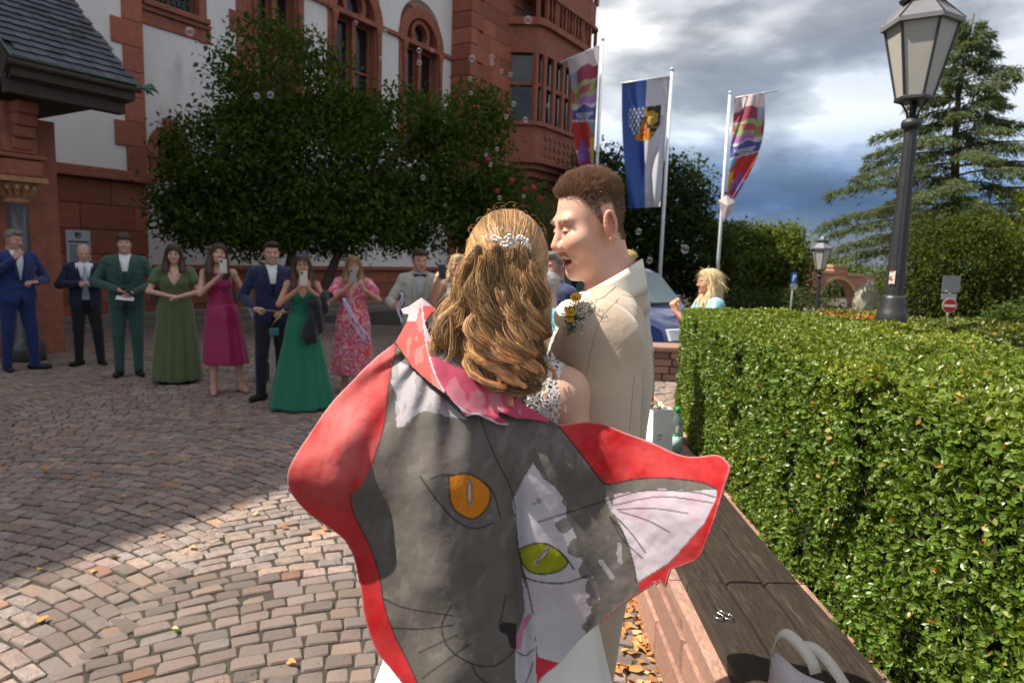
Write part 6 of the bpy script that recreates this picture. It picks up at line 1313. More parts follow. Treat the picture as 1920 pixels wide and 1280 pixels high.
# 11/12 older couple seen between bride and groom
q = P(1024, 545, 4.6); l = (q[0], 4.6, 0); p = Person('person', 'grey-haired older woman with glasses in turquoise top between bride and groom', l, 1.55, yawto(l, -1.0), 'f', skin=(.56, .31, .23), build=1.1, smile=.5, headR=rot3(-.1, .1), hairc=(.34, .32, .30),
    pose={-1: ((-.27, -.05, 1.15), (-.05, -.24, 1.17)), 1: ((.27, -.05, 1.15), (.08, -.26, 1.15)), 'hands': {1: dict(d=(-.6, -.4, .3), n=(-.2, .8, -.3), curl=(.9, .9))}})
p.body(); m = cloth((.03, .30, .36), .75, .2, var2=((.30, .52, .55), 22, .5, .62)); p.bodice(m, vneck=(1.30, .5), sleeve=(.8, .02), zbot=.95, grow=.012); p.skirt(m, 1.0, .4, (.17, .14), (.22, .2), 9, .03); p.hair('bowl', col=(.36, .34, .32)); p.shoes((.03, .03, .03))
H = p.head; R = Matrix.Rotation(p.t.rotation_euler.z, 3, 'Z'); T = np.array(p.t.location); w = lambda v: T+np.array(R @ Vector(H.w(v))); g = thing('eyeglasses', 'thin dark eyeglasses worn by the grey-haired woman', 'glasses', tuple(w((0, -.1, 0))))
for sg in (-1, 1): MB().tube([w((sg*.032+.020*math.cos(a), -.104+.012*abs(math.cos(a)), .0+.016*math.sin(a))) for a in np.linspace(0, 2*PI, 17)], .0018, 5).build('rim', M_trim, g); MB().tube([w((sg*.052, -.095, .004)), w((sg*.082, .0, .006))], .0018, 5).build('temple', M_trim, g)
MB().tube([w((-.012, -.105, .003)), w((.012, -.105, .003))], .0018, 5).build('bridge', M_trim, g)
q = P(1040, 520, 5.6); l = (q[0], 5.6, 0); p = Person('person', 'older man in dark blue jacket behind the grey-haired woman', l, 1.70, yawto(l, -.9), skin=(.44, .24, .18), build=1.1, smile=.2, hairc=(.18, .16, .15)); p.body().suit((.02, .03, .09), vz=1.15).hair('short')
# 13 blond man behind the groom
q = P(1165, 500, 4.3); l = (q[0], 4.3, 0); p = Person('person', 'blond man in white shirt and pale grey waistcoat behind the groom', l, 1.71, yawto(l, 2.4), skin=(.55, .30, .21), build=1., smile=.2, hairc=(.46, .30, .11),
    pose={-1: ((-.26, .03, 1.14), (-.25, -.05, .86)), 1: ((.26, .03, 1.14), (.25, -.05, .86))}); p.body().suit((.50, .51, .54), shirt=(.75, .75, .76), vz=1.1, trousers=(.16, .22, .32)).hair('short', col=(.46, .30, .11))
# 14 blonde woman at the hedge
q = P(1330, 545, 6.0); l = (q[0], 6.0, 0); p = Person('person', 'long-haired blonde woman in light blue top raising her hand behind the hedge', l, 1.60, yawto(l, -1.15), 'f', skin=(.58, .30, .21), build=1., smile=.1, headR=rot3(-.1, 0), hairc=(.55, .42, .22),
    pose={-1: ((-.24, -.12, 1.10), (-.08, -.30, 1.36)), 1: ((.24, -.16, 1.12), (.06, -.36, 1.34)), 'hands': {-1: dict(d=(.1, -.3, .9), n=(.8, .4, 0), curl=(1., 1.)), 1: dict(d=(-.1, -.3, .9), n=(-.8, .4, 0), curl=(1., 1.))}})
p.body(); m = cloth((.22, .48, .56), .75, .2, var2=((.5, .66, .70), 16, .5, .62)); p.bodice(m, vneck=(1.32, .4), sleeve=(.5, .02), zbot=.95, grow=.012); p.skirt(m, 1.0, .4, (.17, .14), (.22, .2), 9, .03); p.hair('long', L=.17, col=(.58, .45, .25)); p.shoes((.3, .3, .3))
# handbag standing on the ground by the navy man
q = P(492, 688, 8.3); hb = thing('shoulder_bag', 'small black and white bag standing on the cobbles behind the man in navy', 'bag', (q[0], 8.3, 0)); bevel(MB().box((q[0], 8.3, .13), (.16, .09, .24)).build('bag_body', cloth((.02, .02, .02), .5, 0), hb), .02); MB().tube([(q[0]-.09, 8.27, .0), (q[0]-.10, 8.22, .12), (q[0]-.04, 8.22, .27), (q[0]+.05, 8.24, .24)], .008, 6).build('strap', cloth((.5, .47, .42), .6, 0), hb, True)
q = P(757, 680, 8.6); hb = thing('shoulder_bag', 'pale handbag standing on the cobbles right of the coral dress', 'bag', (q[0]-.2, 8.6, 0)); bevel(MB().box((q[0]-.2, 8.6, .12), (.13, .08, .22)).build('bag_body', cloth((.5, .46, .40), .6, 0), hb), .02)
# ------------------------------------------------------------------ strands
def strands(paths, rad, cols, name, m, parent, sides=3):
    """paths (N,K,3) world; thin tapered tubes"""
    Pt = np.asarray(paths); N, K, _ = Pt.shape; tg = np.gradient(Pt, axis=1); tg /= np.linalg.norm(tg, axis=2)[..., None]+1e-9
    ref = np.array([.31, -.9, .29]); a = np.cross(tg, ref); a /= np.linalg.norm(a, axis=2)[..., None]+1e-9; b = np.cross(tg, a)
    r = np.asarray(rad)
    if r.ndim == 0: r = np.full(K, float(r))
    r = r[None, :, None] if r.ndim == 1 else r[..., None]
    V = np.stack([Pt+(a*math.cos(2*PI*k/sides)+b*math.sin(2*PI*k/sides))*r for k in range(sides)], 2).reshape(-1, 3)
    base = (np.arange(N)[:, None]*K+np.arange(K-1)[None]).reshape(-1)*sides; Fs = []
    for k in range(sides): k2 = (k+1) % sides; Fs.append(np.stack([base+k, base+k2, base+sides+k2, base+sides+k], 1))
    cols = np.asarray(cols); cc = np.repeat(cols, K*sides, 0) if cols.ndim == 2 else np.repeat(cols.reshape(-1, 3), sides, 0)
    return mk(name, V, np.concatenate(Fs), m, parent, True, cc)
M_strand = mat('hair_strands', rough=.30, attr=True, var=.10, scale=50, spec=.7, transl=.18)
# ------------------------------------------------------------------ groom
gl = (.200, 1.55, 0); GY = math.radians(-97)
gr = Person('person', 'smiling groom in beige suit with flower buttonhole facing the bride', gl, 1.855, GY, skin=(.69, .405, .305), build=.98, smile=1.0, headR=rot3(math.radians(23), .26), hairc=(.10, .058, .035), h=.0075,
     pose={1: ((.265, .035, 1.135), (.13, -.22, 1.13)), -1: ((-.265, -.02, 1.12), (-.12, -.24, 1.14)), 'hands': {1: dict(d=(-.5, -.8, 0), n=(-.6, .3, 0)), -1: dict(d=(.5, -.8, 0), n=(.6, .3, 0))}})
gr.head.c = gr.head.c+np.array([0, -.022, .004]); gr.head.k = .985; gr.head.ky = .84; gr.head.nr = .049
hc = gr.head.c
f = gr.field([(hc-.135, hc+.135, .0027)]); gr.torso(f, -.004); gr.arms(f, -.002); gr.legsf(f, -.008)
for sg in (-1, 1):
    hip, kn, ank, d = gr.leg[sg]; f.cone(ank, ank+nrm(d)*.12+np.array([0, 0, -.05]), .03, .022, .02)
    sh, e, w_ = gr.arm[sg]; q = gr.hands[sg]; hand(f, w_, q['d'], q['n'], gr.k, (.3, .3), left=sg)
Hd = gr.head; Hd.smile = 1.; Hd.add(f); w = Hd.w; k = Hd.k
f.ell(w((0, -.096, -.0665)), np.array((.0275, .024, .0085))*Hd.kv, .003, '-', R=Hd.R)                        # open laughing mouth
f.ell(w((0, -.068, -.066)), np.array((.030, .020, .017))*Hd.kv, .002, R=Hd.R)
f.cone(w((-.019, -.083, -.0625)), w((0, -.090, -.0625)), .0042*k, k=.001); f.cone(w((0, -.090, -.0625)), w((.019, -.083, -.0625)), .0042*k, k=.001)   # teeth row
for sg in (-1, 1):
    f.cone(w((sg*.021, -.098, -.030)), w((sg*.036, -.080, -.064)), .0055*k, .0065*k, .012); f.ell(w((sg*.041, -.072, -.028)), .020*k, .016)   # cheeks lifted by the smile
    f.ell(w((sg*.030, -.089, -.0005)), np.array((.014, .008, .0065))*Hd.kv, .004, R=Hd.R)                       # closed lids
    Re = Hd.R @ np.array(Matrix.Rotation(sg*.5, 3, 'Z')); ec = np.array((sg*.079, .012, -.006))
    for a0, a1 in zip(np.linspace(-.6, 4.2, 13)[:-1], np.linspace(-.6, 4.2, 13)[1:]):
        g2 = lambda a: w(ec+np.array((sg*.008, .0145*math.cos(a)*-.95+.002, .0255*math.sin(a)+.003))); f.cone(g2(a0), g2(a1), .0042*k, k=.003)
    f.ell(w(ec+np.array((sg*.006, .001, -.030))), .0085*k, .005)
V, Q = f.mesh(); C = np.tile(gr.skin, (len(V), 1))*(1+.05*vnoise(V*30)+.03*vnoise(V*160))[:, None]
L = (V-Hd.c) @ Hd.R/Hd.kv; C = Hd.paint(V, C, gr.skin, np.array((.44, .27, .19)), (.50, .17, .15), teeth=False, closed=True)
x, y, z = L.T
def gmix(m, c, a): C[m] = C[m]*(1-np.asarray(a)[..., None] if np.ndim(a) else C[m]*(1-a)) if False else C[m]*(1-(a if np.ndim(a) == 0 else a[m][:, None]))+np.array(c)*(a if np.ndim(a) == 0 else a[m][:, None])
inn = (y < -.06) & (np.abs(x) < .026) & (z < -.058) & (z > -.076) & (y > -.097); gmix(inn, (.22, .035, .03), .85)
tee = (y < -.076) & (np.abs(x) < .024) & (z < -.0585) & (z > -.0672); gmix(tee, (.80, .72, .58), .95)
jaw = np.clip((-.02-z)/.03, 0, 1)*np.clip((y+.11)/.03, 0, 1)*np.clip((.03-y)/.03, 0, 1)*(z > -.135); gmix(np.ones(len(V), bool), (.36, .22, .16), .16*jaw*(.6+.4*vnoise(V*500)))
# faded sides: stubble tone painted on the scalp
hairline = np.interp(y, [-.12, -.05, -.034, -.020, -.010, -.001, .002, .034, .046, .060, .12], [.070, .068, .052, .020, .004, -.006, .036, .036, -.020, -.052, -.058])
hl = np.clip((z-hairline)/.010, 0, 1)*(np.abs(x) < .0795)*((np.abs(x) > .030) | (z > .064) | (y > 0)); hl *= ~((np.abs(x) > .070) & (z < .034) & (y > .0) & (y < .036))
fade = np.clip((z-hairline)/.05, 0, 1); gmix(np.ones(len(V), bool), (.085, .055, .038), hl*(.22+.60*fade))
gb_o = mk('body', V, Q, M_skin, gr.t, True, C, local=True)
# hair: dense short strands grown from the scalp
Rg = np.array(Matrix.Rotation(GY, 3, 'Z')); T0_ = np.array(gl)
vi = np.where((hl > .5) & (z > -.08))[0]; nV = np.zeros((len(V), 3)); fn = np.cross(V[Q[:, 1]]-V[Q[:, 0]], V[Q[:, 2]]-V[Q[:, 0]]); 
for c_ in range(4): np.add.at(nV, Q[:, c_], fn)
nV /= np.linalg.norm(nV, axis=1)[:, None]+1e-9
top = np.clip((z-.045)/.03, 0, 1)*np.clip((.085-np.abs(x))/.02, 0, 1)
pk = rng.choice(vi, 15000); p0 = V[pk]+rng.normal(0, .0014, (15000, 3)); tp = top[pk]; fr_ = np.clip((-y[pk]-.01)/.05, 0, 1)
fwd = Hd.R @ np.array([0, -1, 0]); upv = Hd.R @ np.array([0, 0, 1.]); bk = -fwd
ln = .0030+.0015*np.clip((z[pk]-.02)/.03, 0, 1)+.0175*tp*(.5+1.0*fr_)*rng.uniform(.55, 1.2, 15000); dirv = nV[pk]*(.8-.1*tp)[:, None]+upv*(.55*tp)[:, None]+fwd*(.22*tp*fr_)[:, None]-upv*(.5*(1-tp))[:, None]+bk*(.35*(1-tp)+.15*tp*(1-fr_))[:, None]+rng.normal(0, .20, (15000, 3)); dirv /= np.linalg.norm(dirv, axis=1)[:, None]
ts = np.linspace(0, 1, 4); pth = p0[:, None]+dirv[:, None]*(ln[:, None, None]*ts[None, :, None])+bk[None, None]*((ln*.5*tp)[:, None, None]*(ts**2)[None, :, None]); pth = pth @ Rg.T+T0_
cl = np.array([.20, .115, .066])*rng.uniform(.35, 2.1, (15000, 1))*np.where(tp[:, None] > .5, 1.3, .95); fd = np.clip((z[pk]-hairline[pk])/.05, 0, 1)[:, None]; cl = cl*fd+(cl*.45+np.array([.30, .17, .115])*.55)*(1-fd)
strands(pth, np.array([.00055, .00055, .00045, .00015]), cl, 'hair', M_strand, gr.t)
# eyebrow hairs
bi = np.where((y < -.05) & (np.abs(np.abs(x)-.031) < .019) & (np.abs(z-.0225) < .0045))[0]; bk_ = rng.choice(bi, 150); d = nV[bk_]*.5+(np.sign(x[bk_])[:, None]*(Hd.R @ np.array([1, 0, 0])))*.8+rng.normal(0, .15, (150, 3)); d /= np.linalg.norm(d, axis=1)[:, None]
pth = (V[bk_][:, None]+d[:, None]*(.006*ts[None, :, None])) @ Rg.T+T0_; strands(pth, np.array([.0004, .0004, .0003, .0001]), np.array([.42, .27, .16])*rng.uniform(.7, 1.4, (150, 1)), 'eyebrow', M_strand, gr.t)['kind'] = 'stuff'
# suit
BEI = (.47, .365, .270); M_suit = mat('beige_suit_cloth', BEI, .85, .06, 9, .55, 15, sheen=.35, spec=.25); M_cream = mat('ivory_shirt', (.70, .66, .57), .8, .04, 9, .06, 300)
kk = gr.k; J = gr.J
fj = gr.field(None, .0062); gr.torso(fj, .020); fj.ell(J['pel']+np.array([0, 0, -.06])*kk, np.array((.17, .125, .13))*kk+.008, .04)
fj.cut(lambda X, Y, Z: .78*kk-Z, .01); fj.cut(lambda X, Y, Z: np.minimum(np.minimum(.004+np.clip((Z-1.12*kk)*.30, -1, 9)-np.abs(X), -.02*kk-Y), Z-1.12*kk), .004)
fj.cut(lambda X, Y, Z: np.minimum(Z-1.46*kk, .064*kk-np.hypot(X, Y-J['nek'][1]+.012)), .006)
sh, e, w_ = gr.arm[1]
def folds(p):
    t = (p[:, 2]-1.13*kk)/(sh[2]-1.13*kk); near = np.clip((p[:, 0]-.10)/.06, 0, 1)
    el = np.exp(-((t)/.28)**2); return .0022*fbm(p*np.array([10, 10, 7]), 2)+near*(.0085*np.sin(p[:, 2]*46+p[:, 1]*38+2.2*vnoise(p*7))*el+.0070*np.sin(p[:, 1]*34-p[:, 2]*22+3*vnoise(p*5))*np.clip(t*1.2, 0, 1)*.7)
fj.disp(folds); jko = gr.out(fj, 'jacket', M_suit)
for sg in (-1, 1):
    s_, e_, w2 = gr.arm[sg]; fa = Field(np.minimum(np.minimum(s_, e_), w2)-.13, np.maximum(np.maximum(s_, e_), w2)+.13, .005)
    fa.ell(s_+np.array([sg*-.004, .0, -.012]), np.array((.066, .078, .080))*kk, .02); fa.cone(s_+np.array([0, 0, -.02]), e_, .068*kk, .056*kk, .03); fa.cone(e_, w2+(e_-w2)*.08, .056*kk, .040*kk, .015); fa.disp(folds); gr.out(fa, 'sleeve', M_suit)
fs = gr.field(None, .008); gr.torso(fs, .010); fs.cut(lambda X, Y, Z: .99*kk-Z); fs.cut(lambda X, Y, Z: Z-1.49*kk); gr.out(fs, 'shirt', M_cream)
def neckband(zf, zb, r0, r1, lean, name, m, gapf=0., ztop=.05, n=48, th=.004):
    """collar strip round the neck: lower edge zf(front)..zb(back)"""
    V = []; c = J['nek']+np.array([0, .004, 0])
    for i in range(n+1):
        a = -PI/2+gapf+(2*PI-2*gapf)*i/n; bkk = (1+math.sin(a))/2; z0 = (zf+(zb-zf)*bkk)*kk
        for t in np.linspace(0, 1, 5): r = (r0+(r1-r0)*t)*kk; V.append((c[0]+r*math.cos(a)*1.0, c[1]+r*math.sin(a)*1.08+lean*t*bkk, z0+ztop*kk*t*(.75+.35*bkk)))
    o = mk(name, V, np.array([(i*5+j, (i+1)*5+j, (i+1)*5+j+1, i*5+j+1) for i in range(n) for j in range(4)]), m, gr.t, True, None, local=True); thick(o, th); return o
neckband(1.425, 1.495, .080, .069, -.004, 'shirt_collar', M_cream, 0.05, .062)
def jcollar():
    V = []; c = J['nek']; n = 40
    for i in range(n+1):
        a = -PI*.12+(PI*1.24)*i/n; bkk = max(0., math.sin(a)); zt = (1.450+.060*bkk)*kk
        for t in np.linspace(0, 1, 6): r = (.075+.015*t)*kk; V.append((r*math.cos(a)*1.02, c[1]+.004+r*math.sin(a), zt+.006*math.sin(PI*t)-(.064*t**1.2)*kk*(1-.1*bkk)))
    o = mk('jacket_collar', V, np.array([(i*6+j, (i+1)*6+j, (i+1)*6+j+1, i*6+j+1) for i in range(n) for j in range(5)]), M_suit, gr.t, True, None, local=True); thick(o, .006)
jcollar()
for sg in (-1, 1):      # notched lapels
    V = []; zt = 1.475*kk
    prof = ((0, .075, .125), (.12, .082, .150), (.20, .078, .168), (.24, .074, .130), (.27, .072, .158), (.40, .060, .135), (.6, .042, .100), (.8, .022, .06), (1, .004, .008))
    if sg < 0: prof = prof[4:]
    for t, wi, wo in prof:
        z_ = zt+(1.12*kk-zt)*t; ys = lambda xx: -(.108*gr.b*kk+.029)*math.sqrt(max(.05, 1-((z_-J['che'][2])/(.26*kk))**2*.55-(xx/.22)**2*.8))
        for q in (0, .5, 1.): xx = wi+(wo-wi)*q; V.append((sg*xx, ys(xx)-.006-.004*math.sin(PI*q), z_))
    n = len(prof); Fs = [(3*i+j, 3*i+j+1, 3*i+j+4, 3*i+j+3) if sg > 0 else (3*i+j, 3*i+j+3, 3*i+j+4, 3*i+j+1) for i in range(n-1) for j in (0, 1)]
    thick(mk('lapel', V, Fs, M_suit, gr.t, True, None, local=True), .005)
c = J['nek']+np.array([0, -.085, -.045])*kk; fb = Field(c-.1, c+.1, .004)
for sg in (-1, 1): fb.cone(c, c+np.array([sg*.060, .006, .006])*kk, .010*kk, .030*kk, .006); fb.ell(c+np.array([sg*.05, -.03, .0]), .02, .01, '-')
fb.ell(c, .016*kk, .004); gr.out(fb, 'bow_tie', mat('ivory_satin', (.74, .70, .64), .35, .04, 9, sheen=.2))
ft = gr.field(None, .010, z1=1.06*kk); gr.legsf(ft, .018); ft.ell(J['pel'], np.array((.17, .125, .12))*kk+.008, .03); ft.cut(lambda X, Y, Z: Z-1.02*kk); ft.cut(lambda X, Y, Z: .03*kk-Z); ft.disp(lambda p: .005*fbm(p*np.array([10, 10, 6]), 2)); gr.out(ft, 'trousers', M_suit); gr.shoes((.10, .05, .025))
from mathutils.bvhtree import BVHTree
def caster(objs):
    vs_, fs_, n = [], [], 0
    for o in objs:
        me = o.data; vv = np.empty(len(me.vertices)*3, np.float32); me.vertices.foreach_get('co', vv); vv = vv.reshape(-1, 3) @ np.array(Matrix.Rotation(GY, 3, 'Z')).T+np.array(gl); vs_ += [tuple(v) for v in vv]; fs_ += [tuple(i+n for i in p.vertices) for p in me.polygons]; n += len(vv)
    return BVHTree.FromPolygons(vs_, fs_)
_bv = caster([o for o in bpy.data.objects if o.parent == gr.t and o.name.split('.')[0] in ('jacket', 'sleeve', 'jacket_collar', 'lapel', 'shirt')])
def onjacket(px, py, lift=.0002):
    d = Vector(RCn @ np.array([(px-960)/F, (640-py)/F, -1.])).normalized(); h = _bv.ray_cast(Vector((0, 0, CZ)), d); return None if h[0] is None else h[0]-d*lift
M_seam = mat('seam_shadow_thread', (.27, .21, .16), .9, .1, 20)
def seam(pts, r=.0011, name='seam', m=None):
    q = [onjacket(*p) for p in smoothpts0(pts)]; q = [v for v in q if v is not None]
    if len(q) > 2: MB().tube(q, r, 5).build(name, m or M_seam, gr.t, True)
def smoothpts0(pts, n=6):
    p = np.array(pts, float); t = np.linspace(0, len(p)-1, (len(p)-1)*n+1); return [tuple(v) for v in np.stack([np.interp(t, np.arange(len(p)), p[:, j]) for j in (0, 1)], 1)]
seam([(1186, 517), (1165, 527), (1148, 543), (1132, 557), (1118, 563), (1114, 572), (1116, 580), (1108, 588), (1099, 596)], .0011)
seam([(1160, 560), (1135, 585), (1120, 610), (1110, 650), (1100, 700), (1094, 750), (1090, 795)], .0006); seam([(1190, 700), (1186, 730), (1184, 770), (1180, 805)], .0006); seam([(1165, 552), (1185, 556), (1205, 575), (1212, 610)], .0005)
# breast pocket flap
def gw(p): return T0_+Rg @ np.array(p)
pk0 = np.array([.105, -.152, 1.345])*kk
V = [pk0+np.array(v) for v in ((-.05, -.006, 0), (.045, .014, .004), (.047, .014, .026), (-.052, -.006, .022))]; thick(mk('breast_pocket', V, [(0, 1, 2, 3)], M_suit, gr.t, False, None, local=True), .005)
# buttonhole of field flowers
bt0 = P(1086, 592, 1.325); bq = thing('boutonniere', 'buttonhole posy of yellow daisies and small white field flowers on the lapel', 'flowers', tuple(bt0))
M_stem = mat('flower_stem', (.16, .22, .07), .7, .2, 20, transl=.2); M_petw = mat('white_petal', (.74, .72, .70), .6, .08, 20, transl=.3); M_pety = mat('yellow_petal', (.75, .42, .01), .6, .15, 30, transl=.2); M_lv = mat('sage_leaf', (.22, .28, .16), .7, .2, 20, transl=.25)
root = P(1070, 622, 1.33)
def daisy(c, n, r, m, mc, np_=14):
    n = nrm(n); a = nrm(np.cross(n, [.3, .1, .9])); b = np.cross(n, a); mb = MB()
    for i in range(np_): t = 2*PI*i/np_; d = a*math.cos(t)+b*math.sin(t); s_ = np.cross(n, d)*r*.22; mb.add([c+d*r*.25-s_*.5, c+d*r*.75-s_, c+d*r+n*r*.05, c+d*r*.75+s_, c+d*r*.25+s_*.5], [(0, 1, 2, 3, 4)])
    mb.build('petals', m, bq); ff = Field(c-.02, c+.02, .002); ff.ell(c+n*r*.1, r*.36, .001); V, Q = ff.mesh(); mk('flower_centre', V, Q, mc, bq, True)
for (px, py, r) in ((1080, 557, .0125), (1071, 583, .013), (1069, 597, .009)): q = P(px, py, 1.315); MB().tube([root, (root+q)/2+np.array([0, -.006, 0]), q], .0011, 5).build('stem', M_stem, bq); daisy(q, (-.15, -.75, .6), r, M_pety, M_pety, 16)
for (px, py) in ((1090, 590), (1095, 602), (1086, 604), (1102, 592), (1078, 605), (1083, 575), (1106, 603), (1098, 580)): q = P(px, py, 1.318); daisy(q, (-.2+rng.normal(0, .2), -.8, .5), .0062, M_petw, M_pety, 10)
mb = MB(); mw = MB()
for i in range(70):
    q = P(1091+rng.normal(0, 13), 586+rng.normal(0, 17), 1.32+rng.normal(0, .006)); mb.tube([root+rng.normal(0, .004, 3), (root+q)/2+rng.normal(0, .004, 3), q], .0006, 4, cap=False)
    for j in range(5): v = q+rng.normal(0, .005, 3); d = rdir(1)[0]*.0022; e2 = np.cross(d, rdir(1)[0]); mw.add([v-d, v+e2, v+d, v-e2], [(0, 1, 2, 3)])
tag(mb.build('filler_stems', M_stem, bq), kind='stuff'); tag(mw.build('filler_blossoms', M_petw, bq), kind='stuff')
V, Fs, k_ = leaves(np.array([P(1080+rng.normal(0, 12), 600+rng.normal(0, 9), 1.322) for _ in range(46)]), rdir(46)+np.array([-.5, 0, .3]), rdir(46)+np.array([0, -1, 0]), np.full(46, .017), np.full(46, .0055), 1); tag(mk('leaflets', V, Fs, M_lv, bq), kind='stuff')

# ------------------------------------------------------------------ bride
bl = (-.012, 1.345, 0); BY = 2.78
br = Person('person', 'bride with long wavy auburn hair and white lace dress seen from behind', bl, 1.725, BY, 'f', skin=(.62, .38, .275), build=.95, sw=.134, smile=.6, headR=rot3(.12, .05), hairc=(.10, .04, .015), h=.007,
     pose={-1: ((-.205, .045, 1.15), (-.15, -.19, 1.10)), 1: ((.285, .13, 1.20), (.16, -.16, 1.10)), 'hands': {-1: dict(d=(.2, -.9, 0), n=(.6, .3, 0)), 1: dict(d=(-.2, -.9, 0), n=(-.6, .3, 0))}})
br.body(fine=True)
RB = np.array(Matrix.Rotation(BY, 3, 'Z')); TB_ = np.array(bl)
def bwv(p): return np.asarray(p) @ RB.T+TB_
M_lace = mat('lace_fabric', (.74, .72, .70), .8, .06, 60, .6, 220); M_tulle = mat('white_crepe', (.76, .75, .74), .7, .03, 9, .08, 120)
kb = br.k
def openwork(m):
    N = m.node_tree.nodes; L = m.node_tree.links; b = N['Principled BSDF']; tc = N.new('ShaderNodeTexCoord'); v = N.new('ShaderNodeTexVoronoi'); v.feature = 'DISTANCE_TO_EDGE'; v.inputs['Scale'].default_value = 105; L.new(tc.outputs['Object'], v.inputs['Vector']); v2 = N.new('ShaderNodeTexVoronoi'); v2.inputs['Scale'].default_value = 38; L.new(tc.outputs['Object'], v2.inputs['Vector'])
    a = N.new('ShaderNodeMath'); a.operation = 'LESS_THAN'; a.inputs[1].default_value = .16; L.new(v.outputs['Distance'], a.inputs[0]); c = N.new('ShaderNodeMath'); c.operation = 'LESS_THAN'; c.inputs[1].default_value = .36; L.new(v2.outputs['Distance'], c.inputs[0]); mx = N.new('ShaderNodeMath'); mx.operation = 'MAXIMUM'; L.new(a.outputs[0], mx.inputs[0]); L.new(c.outputs[0], mx.inputs[1]); L.new(mx.outputs[0], b.inputs['Alpha'])
openwork(M_lace)
fl = br.field(None, .006); br.torso(fl, .006); fl.cut(lambda X, Y, Z: 1.0*kb-Z); fl.cut(lambda X, Y, Z: Z-1.50*kb)
fl.cut(lambda X, Y, Z: np.minimum(Z-1.16*kb, np.where(Y > 0, .075-np.abs(X)-.0*Z, -1.)), .004)      # open back
fl.cut(lambda X, Y, Z: .094*kb-np.sqrt((X)**2+(Y-.01)**2+((Z-1.50*kb)*.8)**2), .005); fl.cut(lambda X, Y, Z: np.minimum(Z-1.2*kb, np.abs(X)-.168*kb), .004)
V, Q = fl.mesh(); lb = mk('lace_bodice', V, Q, M_lace, br.t, True, None, local=True)
# lace blossoms along the open edge and cap sleeve
edge = V[(V[:, 2] > 1.18*kb) & ((np.abs(np.abs(V[:, 0])-.085) < .012) | (np.abs(np.abs(V[:, 0])-.155) < .014)) & (V[:, 1] > -.05)]
tor = np.array([0, 0, 1.30])*kb; vs_ = []; fs_ = []; n0 = 0
for i in rng.choice(len(edge), 230):
    c = edge[i]; n = c-np.array([0, 0, c[2]]); n = n+np.array([0, 0, .6*max(0, (c[2]-1.38*kb)/.1)])*.1; n = nrm(n); c = c+n*rng.uniform(.001, .004); a = nrm(np.cross(n, rdir(1)[0])); b = np.cross(n, a); r = rng.uniform(.006, .011)
    for j in range(5):
        t = 2*PI*j/5; d = a*math.cos(t)+b*math.sin(t); s_ = np.cross(n, d); vs_ += [c, c+d*r*.6+s_*r*.38+n*r*.22, c+d*r+n*r*.15, c+d*r*.6-s_*r*.38+n*r*.22]; fs_.append((n0, n0+1, n0+2, n0+3)); n0 += 4
tag(mk('lace_blossoms', np.array(vs_), fs_, M_tulle, lb, True, None, local=True), kind='stuff')
br.skirt(M_tulle, 1.05, .015, (.15, .125), (.47, .42), 9, .035, .9)
# hair: dark core, then thousands of strands
H = br.head; fh = Field(H.c-np.array([.24, .24, .42]), H.c+np.array([.24, .26, .2]), .0075)
# (local frame: back of the head is +Y)
fh.ell(H.w((0, .010, .040)), (.072, .084, .082), .02); fh.ell(H.w((0, .040, -.02)), (.066, .062, .09), .04)
for o in (-.045, 0, .045): fh.cone(H.w((o, .055, -.05)), H.w((o*.7, .075, -.22)), .036, .024, .04)
fh.ell(H.w((0, -.10, -.03)), (.06, .075, .085), .015, '-')
V, Q = fh.mesh(); hm = mk('hair', V, Q, mat('hair_depth', (.055, .022, .010), .6, .3, 40, .5, 90), br.t, True, None, local=True)
HC = bwv(H.c)
def hue(n, lo=.5, hi=1.5): 
    t = rng.random((n, 1))**1.5; return (np.array([.31, .148, .058])*(1-t)+np.array([.80, .53, .26])*t)*rng.uniform(lo, hi, (n, 1))
# crown: combed back to the clip
CLIP = P(955, 458, 1.205); CE = HC+np.array([-.006, .0, .036]); RE = np.array([.0825, .118, .102])
nS = 7000; ts = np.linspace(0, 1, 13); u = ts[None, :, None]
cdir = (CLIP-CE)/RE; cdir /= np.linalg.norm(cdir)
start = rdir(nS*3); start = start[(start[:, 2] > -.35)][:nS]; nS = len(start); sxx = start[:, 0]
end = cdir[None]+np.stack([sxx*.62+rng.normal(0, .04, nS), np.zeros(nS), -.10-.22*np.abs(sxx)+rng.normal(0, .05, nS)], 1); end /= np.linalg.norm(end, axis=1)[:, None]
om = np.arccos(np.clip((start*end).sum(1), -1, 1))[:, None, None]+1e-4; q = (np.sin((1-u)*om)*start[:, None]+np.sin(u*om)*end[:, None])/np.sin(om)
q[..., 0] += .10*np.sin(PI*u[..., 0])*np.sign(sxx)[:, None]*np.abs(sxx)[:, None]; q /= np.linalg.norm(q, axis=2)[..., None]
lk = np.round(sxx*9+start[:, 1]*3); hsh = lambda v, k: np.modf(np.abs(np.sin(v*12.9898+k)*43758.5453))[0]
rr = 1+rng.normal(0, .008, (nS, 1, 1))+((.018*hsh(lk, 1.)-.006)[:, None, None])*np.sin(PI*u)+.008*np.sin(u*8+6*hsh(lk, 2.)[:, None, None])
pth = CE+q*RE*rr; tone = (.62+.85*hsh(lk, 3.))[:, None]; strands(pth, np.full(13, .00045), hue(nS, .75, 1.3)*tone*1.05, 'crown_hair', M_strand, br.t)
